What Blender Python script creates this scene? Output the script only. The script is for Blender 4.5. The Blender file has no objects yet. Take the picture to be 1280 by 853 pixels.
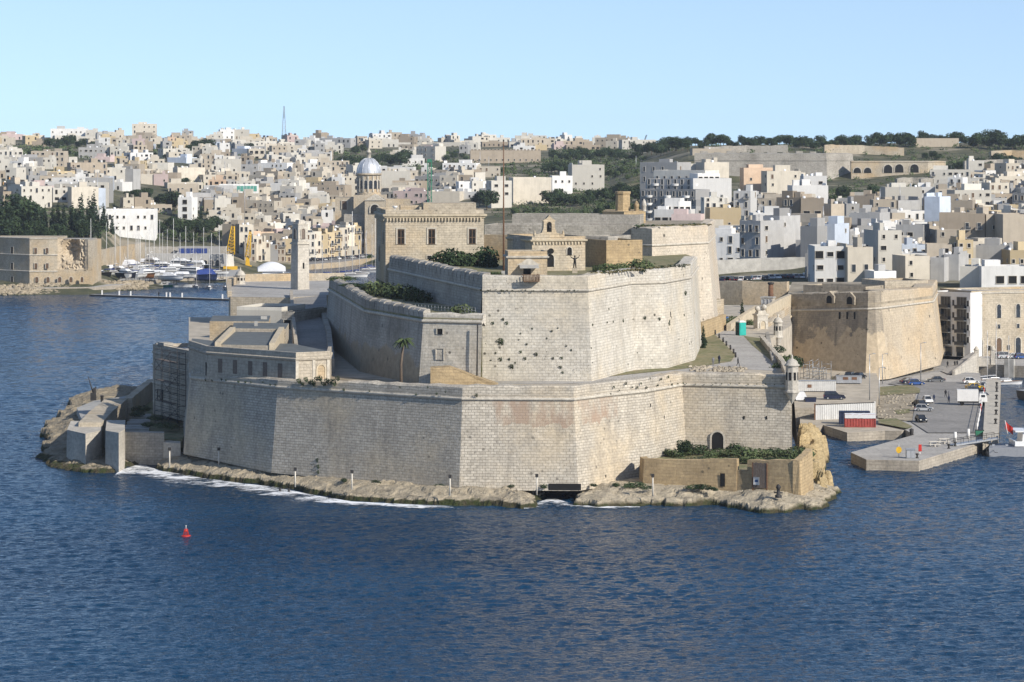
import bpy, math, random
import numpy as np
from mathutils import Vector, Matrix, noise as mnoise
SC = bpy.context.scene
COL = SC.collection
R = random.Random(7)
rad = math.radians

# ------------------------------------------------------------------ camera, sky, sun, exposure
F, H, HY, CX = 3750.0, 60.0, 176.0, 640.0        # long lens on a terrace 60 m above the harbour
cd = bpy.data.cameras.new('camera'); cam = bpy.data.objects.new('camera', cd); COL.objects.link(cam)
cam.location = (0, 0, H); cam.rotation_euler = (rad(90), 0, 0)
cd.sensor_width = 36; cd.lens = 36 * F / 1280; cd.shift_y = -(426.5 - HY) / 1280
cd.clip_start = 1; cd.clip_end = 30000
SC.camera = cam
SUN_EL, SUN_AZ = rad(30), rad(43)                 # azimuth measured from +X towards the camera
sdir = Vector((math.cos(SUN_AZ) * math.cos(SUN_EL), -math.sin(SUN_AZ) * math.cos(SUN_EL), math.sin(SUN_EL)))
sl = bpy.data.lights.new('sun', 'SUN'); sun = bpy.data.objects.new('sun', sl); COL.objects.link(sun)
sl.energy = 5.0; sl.angle = rad(0.5); sl.color = (1.0, 0.93, 0.82)
sun.rotation_euler = (-sdir).to_track_quat('-Z', 'Y').to_euler(); sun.location = (300, -100, 300)
wd = bpy.data.worlds.new('World'); SC.world = wd; wd.use_nodes = True
wn = wd.node_tree.nodes; wl = wd.node_tree.links
bg = wn['Background']; sky = wn.new('ShaderNodeTexSky'); sky.sky_type = 'NISHITA'; sky.sun_disc = False
sky.sun_elevation = SUN_EL; sky.sun_rotation = math.atan2(sdir.x, sdir.y); sky.altitude = 200
sky.air_density = 1.0; sky.dust_density = 0.25; sky.ozone_density = 2.2
# look a little higher into the sky model than the eye does: the clear northerly air of the photograph has no yellow horizon
tcw = wn.new('ShaderNodeTexCoord'); vmw = wn.new('ShaderNodeVectorMath'); vmw.operation = 'ADD'; vmw.inputs[1].default_value = (0, 0, .15)
wl.new(tcw.outputs['Generated'], vmw.inputs[0]); vnw = wn.new('ShaderNodeVectorMath'); vnw.operation = 'NORMALIZE'; wl.new(vmw.outputs[0], vnw.inputs[0]); wl.new(vnw.outputs[0], sky.inputs[0])
hs = wn.new('ShaderNodeHueSaturation'); hs.inputs['Saturation'].default_value = 1.0
wl.new(sky.outputs[0], hs.inputs['Color']); tn = wn.new('ShaderNodeMix'); tn.data_type = 'RGBA'; tn.blend_type = 'MULTIPLY'; tn.inputs[0].default_value = 1; tn.inputs[7].default_value = (1.08, 1.0, .96, 1); wl.new(hs.outputs[0], tn.inputs[6]); wl.new(tn.outputs[2], bg.inputs[0]); bg.inputs[1].default_value = 0.15
SC.view_settings.view_transform = 'Standard'; SC.view_settings.look = 'None'
SC.view_settings.exposure = 0.32; SC.view_settings.gamma = 1; SC.view_settings.use_curve_mapping = False
SC.cycles.max_bounces = 6; SC.cycles.transparent_max_bounces = 8
SC.cycles.volume_bounces = 0

# ------------------------------------------------------------------ places from the survey of the view
def V(px, py, d): return Vector(((px - CX) / F * d, d, H - (py - HY) / F * d))
def W(px, d, z): return Vector(((px - CX) / F * d, d, z))
def G(px, py, z=0.0): return W(px, F * (H - z) / (py - HY), z)
def zof(py, d): return H - (py - HY) / F * d
def pyof(z, d): return HY + F * (H - z) / d

# ------------------------------------------------------------------ materials
MATS = {}
class NT:
    def __init__(s, name):
        s.m = bpy.data.materials.new(name); s.m.use_nodes = True
        s.t = s.m.node_tree; s.n = s.t.nodes; s.b = s.n['Principled BSDF']
        s.b.inputs['Specular IOR Level'].default_value = 0.25
        MATS[name] = s.m
    def add(s, typ, **kw):
        n = s.n.new('ShaderNode' + typ)
        for k, v in kw.items():
            if k.startswith('i_'): n.inputs[k[2:].replace('_', ' ')].default_value = v
            else: setattr(n, k, v)
        return n
    def ln(s, a, b): s.t.links.new(a, b)
    def noise(s, scale, detail=5, rough=.6, vec=None, sc=None, dist=0):
        n = s.add('TexNoise'); n.inputs['Scale'].default_value = scale; n.inputs['Detail'].default_value = detail
        n.inputs['Roughness'].default_value = rough; n.inputs['Distortion'].default_value = dist
        v = vec or s.pos()
        if sc:
            mp = s.add('Mapping'); mp.inputs['Scale'].default_value = sc; s.ln(v, mp.inputs[0]); v = mp.outputs[0]
        s.ln(v, n.inputs['Vector']); return n.outputs['Fac']
    def pos(s):
        if not hasattr(s, '_p'): s._p = s.add('NewGeometry').outputs['Position']
        return s._p
    def uv(s):
        if not hasattr(s, '_u'): s._u = s.add('TexCoord').outputs['UV']
        return s._u
    def obj(s): return s.add('TexCoord').outputs['Object']
    def ramp(s, fac, a, b, c0=(0,0,0,1), c1=(1,1,1,1)):
        r = s.add('ValToRGB'); e = r.color_ramp.elements
        e[0].position = a; e[1].position = b; e[0].color = c0; e[1].color = c1
        s.ln(fac, r.inputs[0]); return r.outputs[0]
    def mix(s, fac, a, b, mode='MIX'):
        n = s.add('Mix', data_type='RGBA', blend_type=mode)
        for k, v in ((0, fac), (6, a), (7, b)):
            if isinstance(v, (int, float)): n.inputs[k].default_value = v
            elif isinstance(v, tuple): n.inputs[k].default_value = (*v[:3], 1)
            else: s.ln(v, n.inputs[k])
        return n.outputs[2]
    def math(s, op, a, b=0.0):
        n = s.add('Math', operation=op)
        for k, v in ((0, a), (1, b)):
            if isinstance(v, (int, float)): n.inputs[k].default_value = v
            else: s.ln(v, n.inputs[k])
        return n.outputs[0]
    def sep(s, v):
        n = s.add('SeparateXYZ'); s.ln(v, n.inputs[0]); return n.outputs
    def bump(s, h, strength=.4, dist=.1):
        n = s.add('Bump'); n.inputs['Strength'].default_value = strength; n.inputs['Distance'].default_value = dist
        s.ln(h, n.inputs['Height']); s.ln(n.outputs[0], s.b.inputs['Normal'])
    def fin(s, col, rough=.9):
        if isinstance(col, tuple): s.b.inputs['Base Color'].default_value = (*col[:3], 1)
        else: s.ln(col, s.b.inputs['Base Color'])
        s.b.inputs['Roughness'].default_value = rough; return s.m

def stone(name, c1, c2, mortar, bw=.95, bh=.46, msize=.03, pits=.0, stain=(.23,.20,.16), stain_amt=.5, streak=.35, pit_scale=.55, warm=None, warm_amt=.5, band=None, rowvar=.5, erode=None):
    t = NT(name)
    b = t.add('TexBrick'); b.inputs['Scale'].default_value = 1; b.inputs['Color1'].default_value = (*c1, 1); b.inputs['Color2'].default_value = (*c2, 1)
    b.inputs['Mortar'].default_value = (*mortar, 1); b.inputs['Mortar Size'].default_value = msize; b.inputs['Mortar Smooth'].default_value = .6
    b.inputs['Brick Width'].default_value = bw; b.inputs['Row Height'].default_value = bh; b.inputs['Bias'].default_value = 0
    # a little waviness so that the courses are not ruled
    nv = t.add('TexNoise'); nv.inputs['Scale'].default_value = .35; nv.inputs['Detail'].default_value = 3
    t.ln(t.uv(), nv.inputs['Vector'])
    va = t.add('VectorMath', operation='MULTIPLY_ADD'); t.ln(nv.outputs['Color'], va.inputs[0]); va.inputs[1].default_value = (.5, .22, 0); t.ln(t.uv(), va.inputs[2])
    t.ln(va.outputs[0], b.inputs['Vector'])
    col = b.outputs['Color']
    n1 = t.noise(.09, 8, .65)
    # mortar shows less on the well kept stretches
    flat = t.mix(.5, c1, c2)
    col = t.mix(t.ramp(t.noise(.06, 4, .6), .4, .62), col, flat if rowvar <= 0 else t.mix(1 - rowvar, col, flat))
    col = t.mix(t.math('MULTIPLY', t.ramp(n1, .45, .7), stain_amt), col, t.mix(1, col, stain, 'MULTIPLY') if False else stain)
    if warm: col = t.mix(t.math('MULTIPLY', t.ramp(t.noise(.05, 6, .6), .47, .63), warm_amt), col, warm)
    st = t.noise(1.0, 6, .7, sc=(.55, .55, .05))
    col = t.mix(t.math('MULTIPLY', t.ramp(st, .5, .75), streak), col, t.mix(.6, stain, (.12, .11, .10)))
    fine = t.noise(1.6, 6, .7)
    col = t.mix(.55, col, t.ramp(fine, .28, .72, (.42,.42,.42,1), (1.3,1.28,1.24,1)), 'MULTIPLY')
    col = t.mix(.38, col, t.ramp(t.noise(.28, 7, .7), .3, .7, (.66,.66,.67,1), (1.16,1.15,1.13,1)), 'MULTIPLY')
    if band:   # an old patch of red-brown render just below the cordon
        x0, x1, z0, z1, bc = band
        o = t.sep(t.pos())
        f = t.math('MULTIPLY', t.math('MULTIPLY', t.math('GREATER_THAN', o[0], x0), t.math('LESS_THAN', o[0], x1)), t.math('MULTIPLY', t.math('GREATER_THAN', t.math('ADD', o[2], t.math('MULTIPLY', t.noise(.5, 5, .6, sc=(1,1,.3)), 5.0)), z0 + 2.5), t.math('LESS_THAN', o[2], z1)))
        f = t.math('MULTIPLY', f, t.ramp(t.noise(.35, 5, .6, sc=(1,1,.35)), .45, .6))
        col = t.mix(t.math('MULTIPLY', f, .85), col, bc)
    if erode:   # the facing has weathered away on the lower part, showing paler rough core
        zz = t.math('ADD', t.sep(t.pos())[2], t.math('MULTIPLY', t.math('SUBTRACT', t.noise(.11, 5, .6), .5), erode[1] * 2.4))
        col = t.mix(t.ramp(t.math('DIVIDE', zz, 30.0), erode[0] / 30 - .01, erode[0] / 30 + .015, (1,1,1,1), (0,0,0,1)), col, t.mix(t.ramp(t.noise(.8, 7, .7), .35, .65), tuple(x * .7 for x in erode[2]), erode[2]))
    if pits > 0:
        v = t.add('TexVoronoi'); v.inputs['Scale'].default_value = pit_scale; t.ln(t.pos(), v.inputs['Vector'])
        p = t.math('MULTIPLY', t.ramp(v.outputs['Distance'], .10, .17, (1,1,1,1), (0,0,0,1)), t.ramp(t.noise(.16, 3, .5), .48, .60))
        v2 = t.add('TexVoronoi'); v2.inputs['Scale'].default_value = pit_scale * 2.7; t.ln(t.pos(), v2.inputs['Vector'])
        p2 = t.math('MULTIPLY', t.ramp(v2.outputs['Distance'], .10, .2, (1,1,1,1), (0,0,0,1)), t.ramp(t.noise(.3, 3, .5), .52, .62))
        p = t.math('MAXIMUM', p, t.math('MULTIPLY', p2, .8))
        col = t.mix(t.math('MULTIPLY', p, pits), col, (.06, .055, .045))
    h = t.math('ADD', t.math('MULTIPLY', b.outputs['Fac'], -.6), t.math('MULTIPLY', fine, .9))
    t.bump(h, .55, .12)
    return t.fin(col, .95)

def plain(name, c, var=.25, scale=.5, rough=.85, c2=None, bump=0, metal=0, spec=None, dirt=0):
    t = NT(name)
    n = t.noise(scale, 6, .65)
    col = t.mix(t.ramp(n, .3, .72), tuple(x * (1 - var) for x in c), c2 or tuple(min(1, x * (1 + var * .5)) for x in c))
    if dirt: col = t.mix(t.math('MULTIPLY', t.ramp(t.noise(.8, 6, .7, sc=(1, 1, .12)), .48, .75), dirt), col, tuple(x * .45 for x in c))
    if bump: t.bump(n, .5, bump)
    t.b.inputs['Metallic'].default_value = metal
    if spec is not None: t.b.inputs['Specular IOR Level'].default_value = spec
    return t.fin(col, rough)

def plaster(name, c, dirt=.35):
    """house render: an own tint for each house, faint rain streaks and patches"""
    t = NT(name)
    oi = t.add('ObjectInfo')
    rnd = t.math('ADD', t.math('MULTIPLY', oi.outputs['Random'], .55), .66)
    hsv = t.add('HueSaturation'); hsv.inputs['Color'].default_value = (*c, 1); t.ln(rnd, hsv.inputs['Value'])
    col = t.mix(t.math('MULTIPLY', t.ramp(t.noise(.35, 5, .6), .42, .72), dirt), hsv.outputs[0], tuple(x * .62 for x in c))
    col = t.mix(t.math('MULTIPLY', t.ramp(t.noise(1, 5, .7, sc=(.8, .8, .08)), .5, .75), dirt), col, tuple(x * .5 for x in c))
    return t.fin(col, .9)

def leaf(name, c, c2, sc=.5):
    t = NT(name)
    oi = t.add('ObjectInfo')
    n = t.noise(sc, 4, .6)
    col = t.mix(t.ramp(n, .35, .68), c, c2)
    hsv = t.add('HueSaturation'); t.ln(col, hsv.inputs['Color'])
    t.ln(t.math('ADD', t.math('MULTIPLY', oi.outputs['Random'], .5), .75), hsv.inputs['Value'])
    t.b.inputs['Specular IOR Level'].default_value = .15
    return t.fin(hsv.outputs[0], .8)

# fortress masonry (restored limestone, weathered limestone, yellow globigerina, dark stained curtain)
stone('wall_lower', (.54,.495,.42), (.43,.39,.325), (.20,.18,.15), .95, .46, .045, pits=.6, stain=(.35,.315,.26), stain_amt=.7, streak=.6, warm=(.55,.45,.31), warm_amt=.65, band=(-4.5, 18, 12.6, 16.6, (.31,.225,.165)), rowvar=1.0)
stone('wall_upper', (.58,.55,.49), (.50,.47,.41), (.28,.255,.215), 1.0, .5, .036, pits=.95, stain=(.40,.36,.295), stain_amt=.65, streak=.5, warm=(.55,.475,.355), warm_amt=.6, rowvar=.7)
stone('wall_cavalier', (.54,.48,.395), (.49,.44,.365), (.31,.27,.22), 1.3, .62, .03, pits=1, stain=(.40,.335,.255), stain_amt=.35, streak=.25, pit_scale=.38, warm=(.53,.42,.29), warm_amt=.45)
stone('wall_yellow', (.47,.355,.205), (.40,.305,.18), (.24,.18,.105), 1.2, .55, .03, pits=.7, stain=(.24,.175,.10), stain_amt=.6, streak=.35)
stone('wall_grey', (.43,.40,.355), (.345,.325,.285), (.22,.205,.175), 1.0, .5, .035, pits=.6, stain=(.17,.155,.13), stain_amt=.6, streak=.4)
stone('wall_shade', (.43,.40,.355), (.345,.325,.285), (.22,.205,.175), 1.0, .5, .035, pits=.7, stain=(.17,.155,.13), stain_amt=.7, streak=.6, pit_scale=.4, erode=(22.0, 4, (.36,.30,.215)))
stone('wall_tan', (.50,.44,.345), (.43,.38,.30), (.20,.17,.13), 1.1, .5, .03, pits=.6, stain=(.27,.225,.165), stain_amt=.55, streak=.35, warm=(.46,.32,.16), warm_amt=.6)
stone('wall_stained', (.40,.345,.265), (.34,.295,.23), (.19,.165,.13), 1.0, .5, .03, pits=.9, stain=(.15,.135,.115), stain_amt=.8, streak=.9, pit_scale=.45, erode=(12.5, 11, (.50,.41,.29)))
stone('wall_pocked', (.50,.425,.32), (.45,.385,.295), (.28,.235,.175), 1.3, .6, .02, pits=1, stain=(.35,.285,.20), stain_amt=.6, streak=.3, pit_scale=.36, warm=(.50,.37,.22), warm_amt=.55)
stone('ashlar', (.47,.42,.34), (.40,.355,.29), (.22,.20,.165), 1.4, .55, .035, pits=.3, stain=(.30,.265,.215), stain_amt=.4, streak=.3)
stone('dressed', (.53,.495,.435), (.47,.44,.385), (.33,.30,.26), 1.6, .7, .02, pits=.2, stain=(.30,.275,.235), stain_amt=.45, streak=.35)
stone('quaystone', (.42,.375,.31), (.36,.32,.265), (.20,.18,.15), 2.2, .6, .04, pits=.3, stain=(.2,.18,.15), stain_amt=.5, streak=.5)
plain('trim', (.47,.43,.36), .35, 1.2, .9, dirt=.4)
plain('trim_yellow', (.48,.41,.30), .3, 1.0, .9, dirt=.3)
stone('paving', (.41,.395,.37), (.37,.355,.335), (.25,.24,.225), 5.5, 4.0, .05, stain=(.27,.255,.235), stain_amt=.7, streak=0)
plain('paving_tan', (.42,.37,.295), .35, .3, .95)
stone('asphalt_pale', (.275,.265,.25), (.25,.24,.23), (.20,.195,.185), 14, 9, .06, stain=(.17,.165,.155), stain_amt=.7, streak=0)
plain('roof_felt', (.115,.125,.125), .3, .4, .8)
plain('earth', (.27,.225,.16), .45, .35, 1, c2=(.40,.345,.26))
plain('rock_pale', (.36,.315,.245), .4, .4, .95)
plain('concrete', (.36,.35,.325), .3, .5, .9, dirt=.3)
plain('shade_black', (.012,.012,.012), .3, 2, .9)
plain('window_glass', (.025,.03,.038), .4, .4, .15, spec=.5)
plain('window_wood', (.12,.075,.045), .35, 2, .7)
plain('board_grey', (.17,.135,.11), .4, 3, .85, dirt=.5)
plain('sill', (.55,.51,.44), .2, 2, .8)
plain('metal_dark', (.035,.033,.032), .5, 3, .6)
plain('metal_grey', (.25,.26,.27), .3, 3, .45, metal=.6)
plain('galvanised', (.40,.41,.42), .25, 3, .4, metal=.5)
plain('rust', (.16,.085,.05), .5, 3, .85)
plain('white_paint', (.62,.61,.59), .1, 1, .5)
plain('white_gel', (.70,.70,.69), .06, 1, .22, spec=.5)
plain('hull_navy', (.015,.025,.07), .2, 1, .25, spec=.5)
plain('hull_dark', (.02,.022,.026), .3, 1, .3, spec=.5)
plain('hull_wood', (.22,.10,.045), .3, 3, .4)
plain('hull_green', (.03,.20,.14), .2, 1, .35)
plain('canvas_blue', (.02,.045,.19), .25, 1.5, .8)
plain('canvas_white', (.56,.57,.59), .12, 1.2, .7)
plain('canvas_grey_pale', (.47,.47,.46), .15, 1.2, .7, dirt=.35)
plain('canvas_grey', (.30,.31,.33), .2, 1.2, .8)
plain('teak', (.30,.19,.105), .2, 3, .7)
plain('deck_grey', (.26,.27,.29), .15, 2, .6)
plain('yellow_paint', (.60,.36,.025), .2, 2, .5)
plain('red_paint', (.45,.03,.02), .25, 2, .5)
plain('container_red', (.29,.055,.045), .35, 1, .6, dirt=.5)
plain('container_navy', (.018,.026,.06), .3, 1, .55, dirt=.3)
plain('green_paint', (.035,.17,.10), .25, 2, .6)
plain('teal_paint', (.02,.33,.28), .15, 2, .5)
plain('teal_dark', (.018,.05,.055), .15, 2, .6)
plain('blue_tarp', (.03,.13,.42), .3, 2, .6)
plain('glass_teal', (.10,.30,.24), .25, 1, .2, spec=.5)
plain('glass_blue', (.03,.07,.17), .25, 1, .2, spec=.5)
plain('lead_dome', (.50,.52,.55), .2, .8, .42, metal=.35)
plain('rubber', (.012,.012,.012), .2, 5, .85)
for nm, c in dict(black=(.01,.01,.012), navy=(.012,.018,.045), white=(.75,.75,.74), silver=(.38,.39,.40), yellow=(.72,.45,.01), grey=(.12,.125,.13), blue=(.03,.08,.25), red=(.35,.02,.02)).items():
    plain('car_' + nm, c, .05, 1, .22, spec=.6)
plain('lamp_lens', (.7,.68,.6), .05, 2, .2, spec=.6); plain('lamp_red', (.35,.01,.01), .1, 2, .3)
plain('skin', (.42,.24,.16), .1, 4, .7); plain('hair', (.03,.02,.015), .2, 8, .8)
plain('cloth_black', (.015,.015,.018), .3, 4, .9); plain('cloth_navy', (.02,.028,.06), .3, 4, .9); plain('cloth_red', (.25,.03,.03), .3, 4, .9)
plain('cloth_white', (.65,.64,.62), .15, 4, .9); plain('cloth_hivis', (.35,.75,.05), .1, 4, .7); plain('cloth_grey', (.16,.16,.17), .3, 4, .9)
plain('bark', (.13,.10,.075), .4, 3, .95)
leaf('leaf_dark', (.018,.032,.016), (.045,.068,.028)); leaf('leaf_cypress', (.012,.024,.014), (.028,.046,.022))
leaf('leaf_mid', (.035,.058,.022), (.085,.11,.045)); leaf('leaf_dry', (.10,.085,.04), (.17,.15,.075)); leaf('leaf_bush', (.04,.065,.025), (.10,.12,.055))
PL = dict(cream=(.53,.48,.395), ivory=(.57,.54,.475), white=(.65,.64,.615), grey=(.34,.335,.325), tan=(.41,.355,.28), ochre=(.50,.405,.255), peach=(.54,.40,.285), pink=(.50,.40,.375), brown=(.31,.26,.20), blue=(.48,.53,.60), orange=(.58,.33,.13))
COLNAME = dict(cream='cream', ivory='ivory', white='white', grey='grey', tan='tan stone', ochre='honey ochre', peach='peach', pink='pale pink', brown='brown stone', blue='pale blue', orange='orange')
for k, c in PL.items(): plaster('render_' + k, c)
plain('roof_pale', (.36,.345,.32), .3, .2, .95); plain('tank_white', (.72,.72,.72), .1, 1, .6); plain('tank_blue', (.05,.15,.42), .2, 1, .6)
M = MATS

# grass and scrub ground
t = NT('grass_ground'); n = t.noise(.25, 7, .65)
c = t.mix(t.ramp(n, .38, .62), (.115,.125,.05), (.21,.18,.10)); c = t.mix(t.ramp(t.noise(.9, 5, .6), .5, .7), c, (.27,.23,.16)); t.bump(t.noise(2, 5), .6, .15); t.fin(c, 1)
t = NT('hill_ground'); n = t.noise(.02, 8, .65)
c = t.mix(t.ramp(n, .36, .64), (.05,.055,.028), (.15,.135,.08)); c = t.mix(t.ramp(t.noise(.1, 6, .6), .45, .6), c, (.05,.055,.028)); c = t.mix(t.ramp(t.noise(.035, 5, .6), .53, .64), c, (.27,.235,.175)); t.bump(t.noise(.6, 5), .6, .6); t.fin(c, 1)
# shore rock: pale limestone, a dark weed belt close to the water
def shore(name, pale, dark, zlo=.35, zhi=1.1):
    t = NT(name)
    z = t.sep(t.pos())[2]; n = t.noise(.5, 7, .65)
    col = t.mix(t.ramp(n, .35, .65), tuple(x * .72 for x in pale), pale)
    cr = t.noise(.9, 6, .7, sc=(.5, .5, 2.2), dist=.4)
    col = t.mix(t.math('MULTIPLY', t.ramp(cr, .52, .66), .7), col, tuple(x * .38 for x in pale))
    zz = t.math('ADD', z, t.math('MULTIPLY', t.math('SUBTRACT', t.noise(.3, 5, .6), .5), 1.8))
    col = t.mix(t.ramp(zz, zlo, zhi, (1,1,1,1), (0,0,0,1)), col, t.mix(t.ramp(t.noise(.7, 4), .4, .6), dark, (.035,.045,.014)))
    t.bump(t.math('ADD', t.math('ADD', n, t.math('MULTIPLY', cr, .7)), t.math('MULTIPLY', t.noise(2.2, 5, .7), .5)), 1.0, .7)
    t.fin(col, .95)
shore('shore_rock', (.41,.35,.255), (.06,.052,.03), .8, 2.0); shore('shore_rock_pale', (.46,.395,.29), (.065,.055,.03), .45, 1.25); shore('spit_rock', (.30,.255,.185), (.06,.05,.03), .8, 2.2); shore('crag', (.52,.40,.22), (.09,.07,.04)); shore('boulders', (.42,.355,.255), (.10,.085,.06), .1, .7)
# water
t = NT('sea_water')
w1 = t.noise(.13, 3, .55, sc=(.9, 1.1, 1), dist=.5); w2 = t.noise(.36, 4, .6, sc=(.85, 1.1, 1), dist=.6); w3 = t.noise(1.3, 3, .6, sc=(.9, 1.1, 1), dist=.3)
hgt = t.math('ADD', t.math('ADD', t.math('MULTIPLY', w1, 2.4), t.math('MULTIPLY', w2, 1.5)), t.math('MULTIPLY', w3, .5))
t.bump(t.math('ADD', t.math('MULTIPLY', w2, .5), t.math('MULTIPLY', w3, .55)), 1.0, .8)
lv = t.ramp(t.noise(.012, 4, .6, sc=(.6, 1.6, 1)), .35, .65)
t.b.inputs['IOR'].default_value = 1.33; t.b.inputs['Specular IOR Level'].default_value = .2
t.fin(t.mix(lv, (.0025,.023,.056), (.0045,.034,.078)), .08)
t = NT('sea_foam'); 
fl = t.sep(t.uv()); fm = t.math('ADD', t.math('ADD', t.math('MULTIPLY', t.noise(1.1, 9, .8, sc=(.6, 1.5, 1), dist=.6), .55), t.math('MULTIPLY', t.noise(.16, 5, .6), .45)), t.math('MULTIPLY', t.ramp(fl[1], .0, .75), .20))
edge = t.math('MULTIPLY', t.ramp(fm, .65, .73), t.ramp(fl[1], 0.0, .4)); t.ln(edge, t.b.inputs['Alpha']); t.fin((.78,.80,.82), .7)
# ------------------------------------------------------------------ mesh building helpers
class MB:
    def __init__(s): s.v = []; s.f = []; s.mi = []; s.uv = []; s.sm = []
    def face(s, pts, mi=0, uv=None, smooth=False):
        b = len(s.v); pts = [Vector(p) for p in pts]; s.v += pts
        s.f.append(tuple(range(b, b + len(pts)))); s.mi.append(mi); s.sm.append(smooth)
        if uv is None:
            n = Vector((0, 0, 0))
            for i in range(len(pts)):
                a, c = pts[i], pts[(i + 1) % len(pts)]
                n += Vector(((a.y - c.y) * (a.z + c.z), (a.z - c.z) * (a.x + c.x), (a.x - c.x) * (a.y + c.y)))
            h = math.hypot(n.x, n.y)
            if n.length < 1e-9 or h < .7 * n.length: uv = [(p.x, p.y) for p in pts]
            else:
                tx, ty = -n.y / h, n.x / h
                uv = [(p.x * tx + p.y * ty, p.z) for p in pts]
        s.uv.append(uv)
    def grid(s, rows, mi=0, smooth=False, close=False):
        for a, b in zip(rows[:-1], rows[1:]):
            m = len(a)
            for j in range(m if close else m - 1):
                k = (j + 1) % m
                s.face([a[j], a[k], b[k], b[j]], mi, None, smooth)
    def prism(s, poly, z0, z1, mi=0, mtop=None, bottom=False, inset=0.0):
        """poly: list of (x,y); z0,z1 numbers or lists per corner"""
        n = len(poly)
        area = sum(poly[i][0] * poly[(i + 1) % n][1] - poly[(i + 1) % n][0] * poly[i][1] for i in range(n))
        idx = list(range(n)) if area > 0 else list(range(n))[::-1]
        A = [z0] * n if not isinstance(z0, (list, tuple)) else z0
        B = [z1] * n if not isinstance(z1, (list, tuple)) else z1
        cx = sum(p[0] for p in poly) / n; cy = sum(p[1] for p in poly) / n
        lo = [Vector((poly[i][0], poly[i][1], A[i])) for i in idx]
        hi = [Vector((poly[i][0] + (cx - poly[i][0]) * inset, poly[i][1] + (cy - poly[i][1]) * inset, B[i])) for i in idx]
        for i in range(n):
            j = (i + 1) % n; s.face([lo[i], lo[j], hi[j], hi[i]], mi)
        s.face(hi, mi if mtop is None else mtop)
        if bottom: s.face(lo[::-1], mi)
    def box(s, x, y, z, sx, sy, sz, mi=0, rz=0.0, taper=1.0, mtop=None):
        """base-centred box"""
        c, sn = math.cos(rz), math.sin(rz)
        def q(k): return [(x + (dx * c - dy * sn) * k, y + (dx * sn + dy * c) * k) for dx, dy in ((-sx/2, -sy/2), (sx/2, -sy/2), (sx/2, sy/2), (-sx/2, sy/2))]
        lo = [Vector((*p, z)) for p in q(1)]; hi = [Vector((*p, z + sz)) for p in q(taper)]
        for i in range(4):
            j = (i + 1) % 4; s.face([lo[i], lo[j], hi[j], hi[i]], mi)
        s.face(hi, mi if mtop is None else mtop); s.face(lo[::-1], mi)
    def tube(s, pts, rs, n=8, mi=0, smooth=True, caps=True):
        pts = [Vector(p) for p in pts]; rs = rs if isinstance(rs, (list, tuple)) else [rs] * len(pts)
        rows = []
        for i, p in enumerate(pts):
            d = (pts[min(i + 1, len(pts) - 1)] - pts[max(i - 1, 0)]).normalized()
            a = d.orthogonal().normalized() if abs(d.z) < .98 else Vector((1, 0, 0)); a = (a - d * a.dot(d)).normalized(); b = d.cross(a)
            rows.append([p + (a * math.cos(2 * math.pi * k / n) + b * math.sin(2 * math.pi * k / n)) * rs[i] for k in range(n)])
        s.grid(rows, mi, smooth, True)
        if caps: s.face(rows[0][::-1], mi); s.face(rows[-1], mi)
    def lathe(s, c, prof, n=16, mi=0, smooth=True, a0=0.0, a1=2 * math.pi, ph=0.0):
        c = Vector(c); full = abs(a1 - a0 - 2 * math.pi) < 1e-6; m = n if full else n + 1
        rows = [[c + Vector((r * math.cos(ph + a0 + (a1 - a0) * k / n), r * math.sin(ph + a0 + (a1 - a0) * k / n), z)) for k in range(m)] for r, z in prof]
        s.grid(rows, mi, smooth, full)
    def ball(s, c, r, n=10, mi=0, sz=1.0):
        s.lathe(c, [(max(1e-3, r * math.sin(math.pi * i / 7)), -r * sz * math.cos(math.pi * i / 7)) for i in range(8)], n, mi)
    def build(s, name, mats, parent=None, org=None, link=True):
        """org: world origin of the object (top level) - vertices are given in world space; a child uses its parent's location.
        org='local': vertices already local"""
        me = bpy.data.meshes.new(name)
        if org == 'local': o0 = Vector((0, 0, 0))
        elif parent is not None:
            o0 = Vector((0, 0, 0)); q = parent
            while q is not None: o0 = o0 + q.location; q = q.parent
        elif org is not None: o0 = Vector(org)
        else:
            xs = [p.x for p in s.v]; ys = [p.y for p in s.v]; zs = [p.z for p in s.v]
            o0 = Vector(((min(xs) + max(xs)) / 2, (min(ys) + max(ys)) / 2, min(zs)))
        me.from_pydata([p - o0 for p in s.v], [], s.f)
        me.polygons.foreach_set('material_index', s.mi); me.polygons.foreach_set('use_smooth', s.sm)
        ul = me.uv_layers.new(name='UVMap'); ul.data.foreach_set('uv', [c for f in s.uv for p in f for c in p])
        for m in (mats if isinstance(mats, (list, tuple)) else [mats]): me.materials.append(M[m] if isinstance(m, str) else m)
        if any(s.sm):
            import bmesh
            b = bmesh.new(); b.from_mesh(me); bmesh.ops.remove_doubles(b, verts=b.verts, dist=1e-4); b.to_mesh(me); b.free()
        o = bpy.data.objects.new(name, me)
        if parent is not None: o.parent = parent
        if parent is None and org != 'local': o.location = o0
        if link: COL.objects.link(o)
        return o

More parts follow.
